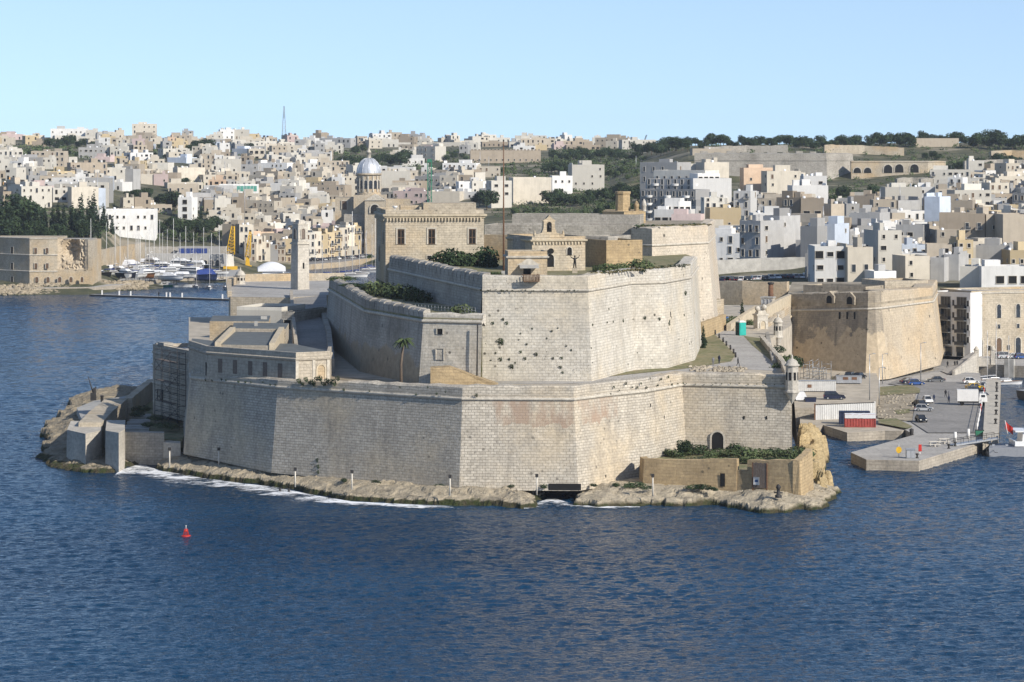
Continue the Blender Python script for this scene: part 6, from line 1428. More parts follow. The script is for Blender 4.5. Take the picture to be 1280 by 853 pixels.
for i in range(8):
    a = -math.pi / 2 + (i - 3.5) * .42; nn = Vector((math.cos(a), math.sin(a), 0)); m = MB(); arch_panel(m, W(461, D0, py(236)) + nn * (14.35 * k), nn, 1.8, 4.2, 0, True, frame=1, fw=.4); m.build('window', ['window_glass', 'trim'], chd)
    a += .21; nn = Vector((math.cos(a), math.sin(a), 0)); m = MB(); q = W(461, D0, py(240)) + nn * (14.4 * k); m.box(q.x, q.y, q.z, .8, .7, py(220) - py(240), 0, a); m.build('pilaster', 'trim', chd)
def cb(name, pl, pr, yt, yb, dd, dep, mat='wall_tan', rz=0): 
    w = (pr - pl) / F * dd; q = W((pl + pr) / 2, dd, zof(yb, dd)); m = MB(); m.box(q.x, q.y + dep / 2, q.z - 8, w, dep, zof(yt, dd) - q.z + 8, 0, rz); o = m.build(name, mat, chd)
    return o
cb('crossing', 442, 482, 244, 262, 1494, 16); cb('nave', 419, 446, 247, 300, 1500, 14); cb('transept', 456, 481, 250, 310, 1484, 12); cb('nave', 482, 512, 249, 300, 1500, 14); cb('choir', 430, 500, 268, 310, 1490, 12, 'wall_grey')
m = MB(); c = W(468.5, 1483.5, py(250)); w2_ = 13 * k; m.face([c + Vector((-w2_, 0, 0)), c + Vector((w2_, 0, 0)), c + Vector((0, 0, 3.2))]); m.face([c + Vector((-w2_, 0, 0)), c + Vector((0, 0, 3.2)), c + Vector((0, 9, 3.2)), c + Vector((-w2_, 9, 0))]); m.face([c + Vector((0, 0, 3.2)), c + Vector((w2_, 0, 0)), c + Vector((w2_, 9, 0)), c + Vector((0, 9, 3.2))]); m.build('pediment', 'trim', chd)
m = MB(); arch_panel(m, c + Vector((0, -.1, -6.4)), Vector((0, -1, 0)), 4.2, 4.4, 0, True, frame=1, fw=.6); m.build('window', ['shade_black', 'trim'], chd)
m = MB(); arch_panel(m, W(430.5, 1499.6, py(262)), Vector((0, -1, 0)), 2.4, 4.2, 0, False, frame=1, fw=.4); m.build('window', ['window_wood', 'trim'], chd)
for px in (452, 457, 481, 488, 498): post('flagpole', 'thin pale pole beside the domed church, ' + ordw([452, 457, 481, 488, 498].index(px), 5), 'pole', W(px, 1465, 4), 14 if px > 470 else 11, .12, 'galvanised', 'thin poles by the church')
# bastion front with arcades high on the right, outer rampart
rv = thing('rampart', 'long grey rampart wall across the hill below the right skyline', 'wall', W(960, 1700, 34))
RW = [(868,1702),(1033,1690),(1066,1705)]
m = MB(); ps = [w2(*q) for q in RW]; psd, (zz,) = subdiv(ps, [[30, 30, 30]], 9); sweep(m, psd, zz, [(1.5, 0), (.3, 18.5), (.55, 18.6), (.55, 19.2), (.1, 19.3), (0, 22.6), (-4, 22.9), (-4.5, 20)], 0); m.build('wall_face', 'wall_grey', rv)
m = MB(); 
for i in range(9): q = W(880 + i * 17, 1712, 52.4); m.box(q.x, q.y, q.z, R.uniform(3, 6), 4, R.uniform(.8, 1.8))
m.build('merlon', 'wall_grey', rv)
av = thing('rampart', 'arcaded tan rampart with five dark arches left of the right hillside', 'wall', W(1112, 1690, 36)); p0, p1 = W(1064, 1690, 0), W(1160, 1690, 0)
m = MB(); sweep(m, [(p0.x, p0.y), (p1.x, p1.y), (p1.x + 12, p1.y + 14)], [29] * 3, [(.8, 0), (0, 18.5), (.3, 18.7), (.3, 19.3), (-5, 19.6)], 0); m.build('wall_face', 'wall_tan', av)
for i, px in enumerate((1071.5, 1084.5, 1110, 1124, 1143)):
    m = MB(); arch_panel(m, W(px, 1689.6, 41.8 + (i > 2) * .3), Vector((0, -1, 0)), 4.2 + .6 * (i > 1), 4.6 if i > 1 else 3.0, 0, True, frame=1, fw=.5); m.build('arch', ['shade_black', 'trim'], av)
m = MB(); q = W(1090, 1684, 0); m.box(q.x, q.y, 29, 19, 8, 10.0); m.build('lower_block', 'wall_tan', av)
for i in range(6): m = MB(); arch_panel(m, W(1070 + i * 8, 1679.8, 36), Vector((0, -1, 0)), 1.3, 1.5, 0, False); m.build('window', 'shade_black', av)
for i_, (pa_, pb_, d_, zt_) in enumerate(((1150, 1232, 1560, 6.5), (1168, 1285, 1620, 6), (1205, 1285, 1690, 7), (1238, 1290, 1760, 7), (1120, 1160, 1600, 5), (1030, 1130, 1800, 5), (880, 985, 1790, 4))):
    lowwall('terrace_wall', 'long weathered terrace wall on the right hillside, %s from the bottom' % ORD[i_], [(pa_, d_, gz(pa_, d_)), ((pa_ + pb_) / 2, d_ + 6, gz((pa_ + pb_) / 2, d_ + 6)), (pb_, d_ + 4, gz(pb_, d_ + 4))], zt_, 2, ('wall_grey', 'wall_tan')[i_ % 2], base=4, group='terrace walls on the right hillside', jit=.3)
hb(1142, 1200, 173, 193, 'tan', 1, 3, 'ruined tan fort buildings on the right skyline among trees', 1880, .2, 14, blank=True, hut=False)
hb(865, 915, 186, 196, 'tan', 1, 1, 'low tan roofed shelter above the grey rampart', 1760, .1, 10, blank=True, hut=False)
# ------------------------------------------------------------------ the far left shore: ruined bastion building, breakwater, boatyard, marina
DL = 1190
lb = thing('bastion_house', 'square tan three-storey bastion building with a ruined open apse at far left', 'building', W(60, DL, 2))
zt = zof(297.5, DL); a = W(37, DL, 0); b = W(72, DL + 1, 0); c = W(110, DL + 2, 0); e = W(115.5, DL + 2, 0); f_ = W(-6, DL + 14, 0)
m = MB(); m.prism([(f_.x, f_.y), (a.x, a.y), (b.x, b.y), (b.x, b.y + 26), (f_.x, f_.y + 14)], 0, zt); m.build('wall', 'wall_tan', lb)
m = MB(); m.prism([(c.x, c.y), (e.x, e.y), (e.x, e.y + 26), (c.x, c.y + 26)], 0, zt - 1.2); m.build('wall', 'wall_tan', lb)
m = MB(); m.prism([(b.x, b.y), (c.x, c.y), (c.x, c.y + 6), (b.x, b.y + 6)], 0, zof(337, DL)); m.build('wall', 'wall_tan', lb)
# ruined recess: rough broken masonry round a half dome
ap_ = MB(); rr = random.Random(4); NX, NZ = 22, 20; z0, z1 = zof(338, DL), zt - .6; rows = []
cx_, cz_ = (W(88, DL, 0).x, zof(312, DL))
for j in range(NZ + 1):
    row = []
    for i in range(NX + 1):
        x = b.x + (c.x - b.x) * i / NX; z = z0 + (z1 - z0) * j / NZ
        q = math.hypot((x - cx_) / 3.6, (z - cz_) / 5.0); dep = 5.5 * math.sqrt(max(0, 1 - q * q)) if q < 1 else 0
        edge = min(1, min(i, NX - i) / 3); dep = 1.0 + dep + (rr.uniform(-.6, .6) + 1.0 * fbm(x, z, 3, 5)) * edge
        row.append(Vector((x, b.y + .1 + dep * edge, z)))
    rows.append(row)
ap_.grid(rows); ap_.build('ruined_apse', 'wall_pocked', lb)
m = MB(); m.prism([(b.x, b.y + 7.5), (c.x, c.y + 7.5), (c.x, c.y + 26), (b.x, b.y + 26)], 0, zt - .9); m.build('wall', 'wall_grey', lb)
nn = Vector((0, -1, 0))
for (px, yb, w, h, ar) in [(44.5,317,1.1,2.1,0),(58.8,317,1.1,2.1,0),(45,336,1.1,2.1,0),(59,336,1.1,2.1,0),(46,353,1.3,2.1,1),(60,353,1.3,2.1,1),(74.6,353,1.3,2.1,1),(88.7,353,1.3,2.1,1),(102.5,353,1.1,2.1,1)]:
    m = MB(); arch_panel(m, W(px, DL - .12 if px < 73 else DL + .85 - 1.1, zof(yb, DL)), nn, w, h, 0, bool(ar), frame=1, fw=.2); m.build('window', ['window_wood', 'trim'], lb)
n2 = Vector((a.y - f_.y, -(a.x - f_.x), 0)).normalized(); n2 = n2 if n2.y < 0 else -n2
for yb in (317, 337, 354): p = a.lerp(f_, .5); m = MB(); arch_panel(m, Vector((p.x, p.y, zof(yb, DL + 7))) + n2 * .1, n2, 1.3, 2.6, 0, False, frame=1, fw=.2); m.build('window', ['shade_black', 'trim'], lb)
m = MB()
for zz in (zof(319.5, DL), zof(340, DL), zt - .4): sweep(m, [(f_.x, f_.y), (a.x, a.y), (b.x, b.y)], [zz] * 3, [(0, -.1), (.3, 0), (.3, .3), (0, .45)])
m.build('cornice', 'trim', lb)
def boulder(m, p, r, rn, mi=0):
    rows = []
    for i in range(5):
        t_ = math.pi * i / 4; rows.append([p + Vector((math.sin(t_) * math.cos(k * math.pi / 3), math.sin(t_) * math.sin(k * math.pi / 3), -math.cos(t_) * .8)) * r * rn.uniform(.72, 1.2) for k in range(6)])
    m.grid(rows, mi, False, True)
m = MB(); rn = random.Random(8)
for i in range(640):
    px = rn.uniform(-30, 184); t_ = rn.random(); d = 1160 + (px - 0) * .16 + t_ * 20 + (14 if px > 115 else 0); boulder(m, W(px, d, -.3 + t_ * 3.0), rn.uniform(.7, 1.5), rn)
tag(m.build('rock_armour', 'boulders'), None, None, None, 'stuff')
mb = MB(); mb.prism([w2(-60,1173), w2(118,1182), w2(178,1222), w2(206,1262), w2(298,1278), w2(300,1310), w2(300,1385), w2(120,1385), w2(112,1250), w2(-60,1240)], -2, 2.2, 0, 1); struct(mb.build('quay', ['quaystone', 'concrete']))
lowwall('shore_wall', 'long sunlit tan wall behind the boats right of the ruined building', [(113,1238,2.2),(140,1290,2.2),(179,1358,2.2)], 11.8, 1.5, 'wall_tan', base=2, jit=.15)
lowwall('shore_wall', 'grey high wall behind the boatyard under the trees', [(178,1368,2.2),(230,1372,2.2),(286,1372,2.2)], 9.4, 1.5, 'wall_grey', base=2, jit=.15)
ys = thing('boat_store', 'low grey store with a row of arches behind the boatyard', 'building', W(230, 1352, 2.2)); o = blk(ys, 'wall', 186, 284, 318, 336.5, 1352, 10, 0, 'grey')
for i in range(8): m = MB(); arch_panel(m, Vector((-6.5 + i * 2.85, -.05, 1.4)), Vector((0, -1, 0)), 1.9, 2.6, 0, True, frame=1, fw=.25); m.build('arch_window', ['window_glass', 'trim'], o, 'local')
bs = thing('workshop', 'workshop with a blue glazed front on the arched store roof', 'building', W(242, 1362, 8)); o = blk(bs, 'wall', 222, 274, 308.5, 319, 1362, 6, 0, 'grey')
for i in range(5): m = MB(); m.box(-7.6 + i * 2.6, -.06, .5, 2.35, .12, 2.5); m.build('window', 'canvas_blue', o, 'local')
for px, w_, h_, d, wh in ((147, 11, 5, 1310, 'below the sunlit tan wall'), (185, 6, 5.2, 1338, 'in front of the arched store')):
    p = W(px, d, 2.2); o = thing('storage_tent', 'white fabric storage tent ' + wh, 'tent', p, 'white tents of the boatyard'); m = MB(); m.box(p.x, p.y, 2.2, w_, 6, h_ * .7); m.build('walls', 'canvas_white', o); m = MB(); z = 2.2 + h_ * .7; x = w_ / 2 + .1; m.face([p + Vector((-x, -3.1, z - 2.2)), p + Vector((x, -3.1, z - 2.2)), p + Vector((x, 0, h_)), p + Vector((-x, 0, h_))]); m.face([p + Vector((-x, 0, h_)), p + Vector((x, 0, h_)), p + Vector((x, 3.1, z - 2.2)), p + Vector((-x, 3.1, z - 2.2))]); m.face([p + Vector((x, -3.1, z - 2.2)), p + Vector((x, 3.1, z - 2.2)), p + Vector((x, 0, h_))]); m.build('roof', 'canvas_white', o)
pt = thing('pontoon', 'long floating pontoon across the mouth of the marina', 'pontoon', G(200, 371, .3)); A, B = G(114.5, 368.5, .5), G(289, 374.5, .5); d_ = (B - A).normalized(); nn = Vector((-d_.y, d_.x, 0)) * 1.3
m = MB(); m.prism([(A - nn)[:2], (B - nn)[:2], (B + nn)[:2], (A + nn)[:2]], -.3, .65, 0, 1); m.build('deck', ['metal_dark', 'concrete'], pt)
for px in (128, 150, 164.5, 209.5, 214, 229, 278.5): q = A.lerp(B, (px - 114.5) / 174.5); m = MB(); m.box(q.x, q.y, .65, .5, .5, 1.7); m.build('service_post', 'white_paint', pt)
q = A.lerp(B, (198.5 - 114.5) / 174.5)

# boats
def hull(m, L, Bm, hf, ha, dr=.5, n=10, mi=0, mdeck=1, stern=.85):
    rows = []
    for i in range(n + 1):
        t_ = i / n; x = -L / 2 + L * t_; bw = Bm / 2 * (stern + (1 - stern) * min(1, t_ * 3)) * (1 - max(0, (t_ - .5) / .5) ** 2.2) + .02; z = ha + (hf - ha) * t_ ** 1.6; rake = .06 * L * t_ ** 3
        rows.append([Vector((x + rake, -bw, z)), Vector((x + rake * .5, -bw * .86, z * .35)), Vector((x, -bw * .25, -dr)), Vector((x, bw * .25, -dr)), Vector((x + rake * .5, bw * .86, z * .35)), Vector((x + rake, bw, z))])
    for r0, r1 in zip(rows[:-1], rows[1:]):
        for k in range(5): m.face([r0[k], r0[k + 1], r1[k + 1], r1[k]][::-1], mi, None, True)
        m.face([r0[0], r1[0], r1[5], r0[5]], mdeck)
    m.face(rows[0], mi)
def cabin_loft(m, x0, x1, w, z0, z1, rake0=.2, rake1=.9, mi=0, tw=.8):
    lo = [(x0, -w/2), (x1, -w/2 * .8), (x1, w/2 * .8), (x0, w/2)]; hi = [(x0 + rake0, -w/2 * tw), (x1 - rake1, -w/2 * .8 * tw), (x1 - rake1, w/2 * .8 * tw), (x0 + rake0, w/2 * tw)]
    for i in range(4): j = (i + 1) % 4; m.face([(*lo[i], z0), (*lo[j], z0), (*hi[j], z1), (*hi[i], z1)], mi)
    m.face([(*p, z1) for p in hi], mi)
def motor_yacht(label, loc, rz, L, hm='white_gel', fly=True, group=None, cover=None):
    o = thing('motor_yacht', label, 'boat', loc, group, rz); Bm = L * .29; hf, ha = L * .135, L * .10
    m = MB(); hull(m, L, Bm, hf, ha); m.build('hull', [hm, 'white_gel'], o, 'local')
    m = MB(); cabin_loft(m, -L * .28, L * .26, Bm * .8, ha * .95, ha + L * .085, .3, L * .1); m.build('cabin', cover or 'white_gel', o, 'local')
    if not cover:
        m = MB(); cabin_loft(m, -L * .27 , L * .235, Bm * .82, ha + L * .028, ha + L * .066, .25, L * .05, tw=.93); m.build('window_band', 'window_glass', o, 'local')
    if fly:
        m = MB(); cabin_loft(m, -L * .24, L * .10, Bm * .66, ha + L * .085, ha + L * .125, .2, L * .05); m.build('flybridge', cover or 'white_gel', o, 'local')
        m = MB(); m.tube([(-L * .16, -Bm * .3, ha + L * .12), (-L * .2, -Bm * .25, ha + L * .2), (-L * .2, Bm * .25, ha + L * .2), (-L * .16, Bm * .3, ha + L * .12)], L * .008, 6); m.tube([(-L * .2, 0, ha + L * .2), (-L * .21, 0, ha + L * .3)], .04, 5); m.build('radar_arch', 'white_gel', o, 'local')
    m = MB()
    for s in (-1, 1):
        for i in range(7): x = L * (.0 + .075 * i); m.tube([(x, s * Bm * .42 * (1 - (i / 7) ** 2 * .75), ha + (hf - ha) * (.5 + x / L) ** 1.6), (x, s * Bm * .42 * (1 - (i / 7) ** 2 * .75), hf + .75)], .025, 4)
    m.build('rail', 'galvanised', o, 'local'); return o
def sail_yacht(label, loc, rz, L, mast, hm='white_gel', cover='canvas_blue', group=None):
    o = thing('sailing_yacht', label, 'boat', loc, group, rz); Bm = L * .27; m = MB(); hull(m, L, Bm, L * .115, L * .09, stern=.7); m.build('hull', [hm, 'teak'], o, 'local')
    m = MB(); cabin_loft(m, -L * .12, L * .2, Bm * .55, L * .088, L * .135, .15, .6); m.build('cabin', 'white_gel', o, 'local'); m = MB(); cabin_loft(m, -L * .11, L * .17, Bm * .565, L * .105, L * .122, .12, .4, tw=.95); m.build('window_band', 'window_glass', o, 'local')
    m = MB(); m.tube([(L * .08, 0, L * .09), (L * .08, 0, mast)], [L * .0115, L * .007], 7); [m.tube([(L * .08, -Bm * k, mast * q), (L * .08, Bm * k, mast * q)], .035, 4) for k, q in ((.35, .4), (.26, .68))]; m.build('mast', 'white_paint', o, 'local')
    m = MB(); m.tube([(L * .08, 0, L * .19), (-L * .3, 0, L * .18)], [.16, .2], 6); m.build('boom', cover, o, 'local')
    m = MB(); [m.tube([(x, y, L * .1), (L * .08, 0, mast * .98)], .018, 4, caps=False) for x, y in ((L * .5, 0), (-L * .48, 0), (L * .06, -Bm * .48), (L * .06, Bm * .48))]; m.build('rigging', 'metal_grey', o, 'local'); return o
rb_ = random.Random(12)
def cradle(o, L):
    m = MB()
    for x in (-L * .25, L * .2):
        for s in (-1, 1): m.tube([(x, s * L * .12, -2.0), (x, s * L * .09, .1)], .09, 5)
        m.box(x, 0, -2.05, .2, L * .26, .2)
    m.build('cradle', 'metal_dark', o, 'local')
yard = []
MY = [(116,334,15),(128,343,13),(142,336,14),(158,349,11),(172,349,10),(186,329,13),(198,332,14),(208,346,12),(222,344,13),(232,333,13),(226,350,10),(244,338,12),(184,349,11),(160,331,12),(108,344,13),(121,338,14),(134,341,12),(150,345,11),(165,338,13),(178,343,12),(192,336,14),(205,340,12),(196,348,10),(214,333,14),(228,338,15),(236,346,13),(213,352,9),(150,333,12),(178,330,12),(122,348,10),(222,328,12),(205,329,11),(240,331,12)]
hulls = ['white_gel', 'white_gel', 'white_gel', 'hull_navy', 'white_gel', 'hull_dark']
for i, (px, yy, L) in enumerate(MY):
    p = G(px, yy + 3, 2.2); p.z = 4.3
    hm = hulls[i % 6]; cov = 'canvas_white' if i % 4 == 2 else None
    L *= 1.22; o = motor_yacht('x', p, rb_.choice((.3, -.4, 2.8, 3.4, -.9, .9)), L, hm, i % 3 != 1, 'motor yachts laid up ashore in the boatyard', cov); cradle(o, L); yard.append((px, yy, o, hm, cov))
yard.sort(key=lambda t_: t_[0])
for k, (px, yy, o, hm, cov) in enumerate(yard):
    o['label'] = '%s motor yacht%s propped ashore, %s in the boatyard' % ({'white_gel': 'white', 'hull_navy': 'navy-hulled', 'hull_dark': 'black-hulled'}[hm], ' under a white sheet' if cov else '', ordw(k, len(yard)))
SY = [(116,345,11,23,0),(131,344,10,21,1),(157,346,12,25,0),(197,342,11,22,0),(214,345,12,23,0),(230,346,10,20,0),(252,344,11,19,0),(272,346,10,20,0),(180,350,10,16,0),(141,347,12,27,0),(148,344,10,19,0),(168,340,10,18,0),(175,343,11,19,0),(172,350,14,18,3),(184,346,11,20,1),(190,340,13,24,0),(201,345,9,17,0),(207,343,10,18,0),(223,346,10,17,0),(262,346,11,17,0),(240,340,10,16,0)]
for k, (px, yy, L, ms, kind) in enumerate(SY):
    p = G(px, yy + 2, 2.2); p.z = 4.1; hm = ('white_gel', 'hull_navy', 'hull_dark', 'hull_wood')[kind]
    o = sail_yacht('%s sailing yacht propped ashore, %s by mast in the boatyard' % ({'white_gel': 'white', 'hull_navy': 'navy', 'hull_wood': 'varnished brown'}[hm], ordw(k, len(SY))), p, rb_.choice((.2, -.3, 2.9, .6)), L, ms, hm, group='sailing yachts ashore in the boatyard'); cradle(o, L)
wt = [(218,359,9,0,'hull_green','s'),(230,359,9,.1,'white_gel','m'),(208,357,8,.2,'white_gel','m'),(245,360,9,-1.3,'white_gel','y'),(262,361.5,10,-1.45,'white_gel','y'),(283,362,11,-1.5,'white_gel','y'),(252,353,9,-1.2,'white_gel','m'),(268,353,9,.3,'hull_dark','m'),(278,351,10,-1.2,'white_gel','m')]
for k, (px, yy, L, rz, hm, kd) in enumerate(wt):
    p = G(px, yy, 0); lab = 'small %s %s afloat by the boatyard quay, %s' % ({'hull_green': 'green and white', 'white_gel': 'white', 'hull_dark': 'dark'}[hm], 'sailing boat' if kd == 'y' else 'motor boat', ordw(k, len(wt)))
    (sail_yacht(lab, p, rz, L, L * 1.6, hm, group='boats afloat by the boatyard') if kd == 'y' else motor_yacht(lab, p, rz, L, hm, False, 'boats afloat by the boatyard'))
for k, (px, yy, L, rz) in enumerate([(301,358,10,.2),(312,352,9,.4),(326,350,11,.3),(338,352,10,.1),(350,349,10,.5),(345,355,9,0)]):
    motor_yacht('white motor boat on the water between sentry turret and bell tower, %s' % ordw(k, 6), G(px, yy + 5, 0), rz, L, 'white_gel', k % 2 == 0, 'motor boats under the yellow cranes')
for k, (px, yy, L, ms, rz) in enumerate([(392,353,9,14,.3),(401,349,10,15,-.2),(412,346,10,16,.3),(422,350,9,14,.4),(429,346,11,19,.2),(437,347,15,29,.2),(447,343,10,15,.1),(466,341,14,25,.2),(456,340,10,19,.2),(463,337,10,21,.3)]):
    sail_yacht('white sailing yacht in the creek right of the bell tower, %s by mast' % ordw(k, 10), G(px, yy, 0), rz, L, ms, 'white_gel', group='sailing yachts moored in the creek')
o = thing('superyacht', 'large dark-hulled yacht under a big white dome cover left of the bell tower', 'boat', G(342, 349, 0), None, .15)
m = MB(); hull(m, 17, 5.5, 2.9, 2.3); m.build('hull', ['hull_navy', 'white_gel'], o, 'local'); m = MB(); cabin_loft(m, -5, 5, 4.4, 2.2, 4.4, .3, 2); m.build('cabin', 'white_gel', o, 'local')
m = MB(); m.grid([[Vector((-7 + 12 * i / 8, 3.2 * math.cos(q), 3.4 + 4.2 * math.sin(q) * math.sin(.45 + 2.2 * i / 8))) for i in range(9)] for q in [math.pi * k / 10 for k in range(11)]], 0, True); m.build('cover', 'canvas_white', o, 'local')
p = G(257, 351, 2.2); p.z = 2.2; o = thing('covered_boat', 'boat wrapped in a blue tarpaulin in the boatyard', 'boat', p, None, .3); m = MB(); hull(m, 9, 3, 3.0, 2.6, 0, mi=0, mdeck=0); m.build('hull', 'hull_navy', o, 'local'); m = MB(); cabin_loft(m, -4.3, 4.4, 3.1, 2.6, 4.6, 1, 1.5, tw=.4); m.build('tarpaulin', 'canvas_blue', o, 'local')

def lattice(m, p0, p1, w0, w1, n, r=.1, mi=0):
    p0, p1 = Vector(p0), Vector(p1); d = (p1 - p0).normalized(); a = d.cross(Vector((0, 1, 0))); a = a.normalized() if a.length > .1 else Vector((1, 0, 0)); b = d.cross(a)
    C = [[p0.lerp(p1, i / n) + (a * sx + b * sy) * (w0 + (w1 - w0) * i / n) / 2 for sx, sy in ((-1, -1), (1, -1), (1, 1), (-1, 1))] for i in range(n + 1)]
    for k in range(4): m.tube([C[0][k], C[-1][k]], r, 5, mi)
    for i in range(n):
        for k in range(4): m.tube([C[i][k], C[i + 1][(k + 1) % 4]], r * .6, 4, mi, caps=False); m.tube([C[i + 1][k], C[i + 1][(k + 1) % 4]], r * .6, 4, mi, caps=False)
for k, (px, d, yt, ym, yb, lab) in enumerate(((288, 1345, 283, 318, 342, 'tall yellow quay crane with a raised lattice jib on a white column'), (309.5, 1375, 290, 322, 343, 'second smaller yellow crane nearer the bell tower'))):
    p = W(px, d, 1); o = thing('quay_crane', lab, 'crane', p); z0 = max(1.5, zof(yb, d)); q = 1.0 if k == 0 else .6
    m = MB(); m.box(p.x, p.y, z0, 6 * q, 4 * q, 2.2 * q); m.box(p.x, p.y, z0 - 1.5, 6.6 * q, 4.4 * q, 1.5); m.build('base', 'yellow_paint', o)
    m = MB(); m.box(p.x, p.y, z0 + 2.2 * q, 3.2 * q, 2.6 * q, zof(ym, d) - z0 - 2.2 * q, 0, 0, .8); m.build('column', 'render_ivory' if k == 0 else 'yellow_paint', o)
    m = MB(); lattice(m, p + Vector((0, 0, zof(ym, d) - 1)), p + Vector((1.2, 0, zof(yt, d) - 1)), 3.6 * q, 1.2 * q, 8, .2); m.build('jib', 'yellow_paint', o)
    m = MB(); m.box(p.x + 1.2, p.y, zof(yt, d), 1.0, .8, .8); m.build('jib_head', 'metal_dark', o)
# creek quay on the right of the bell tower and its parked cars
mb = MB(); mb.prism([w2(372,1404), w2(386,1392), w2(426,1420), w2(470,1478), w2(480,1500), w2(372,1500)], -2, 2.6, 0, 1); struct(mb.build('quay', ['wall_tan', 'asphalt_pale']))
m = MB(); o = thing('tower_crane', 'slender green lattice crane mast standing in the centre town', 'crane', W(537, 1470, 10)); p = W(537, 1470, 0); lattice(m, (p.x, p.y, 10), (p.x, p.y, zof(202, 1470)), 1.9, 1.9, 18, .2); m.build('mast', 'green_paint', o); m = MB(); m.box(p.x, p.y, zof(203, 1470), 2.2, 2.2, 1.5); m.build('cab', 'green_paint', o)
p = W(355, 2590, 0); o = thing('radio_mast', 'thin lattice radio mast rising over the left skyline', 'mast', W(355, 2590, 59)); m = MB(); lattice(m, (p.x, p.y, 58), (p.x, p.y, zof(148, 2590)), 4, 1.8, 6, .12); lattice(m, (p.x, p.y, zof(148, 2590)), (p.x, p.y, zof(133, 2590)), 1.6, .5, 6, .16); m.build('lattice', 'metal_grey', o)
p = W(803, 2500, 0); o = thing('mobile_crane', 'small dark crane boom slanting above the skyline left of the hilltop trees', 'crane', W(803, 2500, 54)); m = MB(); lattice(m, (p.x, p.y, 55), (p.x + 3.5, p.y, zof(169, 2500)), 1.0, .7, 8, .16); m.build('boom', 'metal_dark', o); m = MB(); m.box(p.x - 1, p.y, 53.5, 4, 2.5, 2.5); m.build('cab', 'metal_dark', o)
fp = W(629.5, 560, 35); o = thing('flagpole', 'very tall slender flagpole standing left of the gatehouse', 'flagpole', fp); m = MB(); m.tube([fp, Vector((fp.x, fp.y, zof(176, 560)))], [.2, .07], 8); m.build('pole', 'rust', o); m = MB(); m.box(fp.x, fp.y, 35, .8, .8, .7); m.build('footing', 'concrete', o); m = MB(); m.ball(Vector((fp.x, fp.y, zof(176, 560))), .16, 8); m.build('finial', 'metal_dark', o)
for k, (px, yt, yb, d) in enumerate(((161,188,215,2050),(230,172,198,2200),(281,202,226,1800),(122,215,262,1500),(600,190,212,1900),(795,195,212,1600),(1125,232,256,1250),(1100,236,262,1250),(1029,258,285,1050),(988,262,305,1000),(306,228,280,1500),(611,196,215,1900))): post('antenna_mast', 'thin pale aerial mast rising from the town roofs, %s' % ordw(sorted([161,230,281,122,600,795,1125,1100,1029,988,306,611]).index(px), 12), 'mast', W(px, d, zof(yb, d)), (yb - yt) / F * d, .14, 'galvanised', 'thin aerial masts over the town')

# ------------------------------------------------------------------ trees of the hills
def pl_(x0, x1, yb, n, hp, kind, phrase, dmin=None, jy=3, pad=.1):
    xs = sorted(x0 + (x1 - x0) * ((i + .5) / n + rt.uniform(-.35, .35) / n) for i in range(n))
    base = dict(broad=9.0, pine=9.5, mid=6.5, cypress=12.5)[kind]
    for i, px in enumerate(xs):
        y = yb + rt.uniform(-jy, jy); d = dmin or dsolve(px, y) or 2500; d += rt.uniform(-4, 4)
        sc = hp / F * d / base * rt.uniform(.62, 1.3)
        tree(kind, GT(px, d) + Vector((0, 0, -.3)), '%s %s%s' % (dict(broad='dark bushy tree', pine='dark umbrella pine', mid='pale green bushy tree', cypress='dark pointed cypress')[kind], phrase, '' if n == 1 else ', ' + ordw(i, n)), 'trees of the hills', (sc * rt.uniform(.9, 1.2), sc * rt.uniform(.9, 1.2), sc), rt.randrange(9))
rt = random.Random(33)
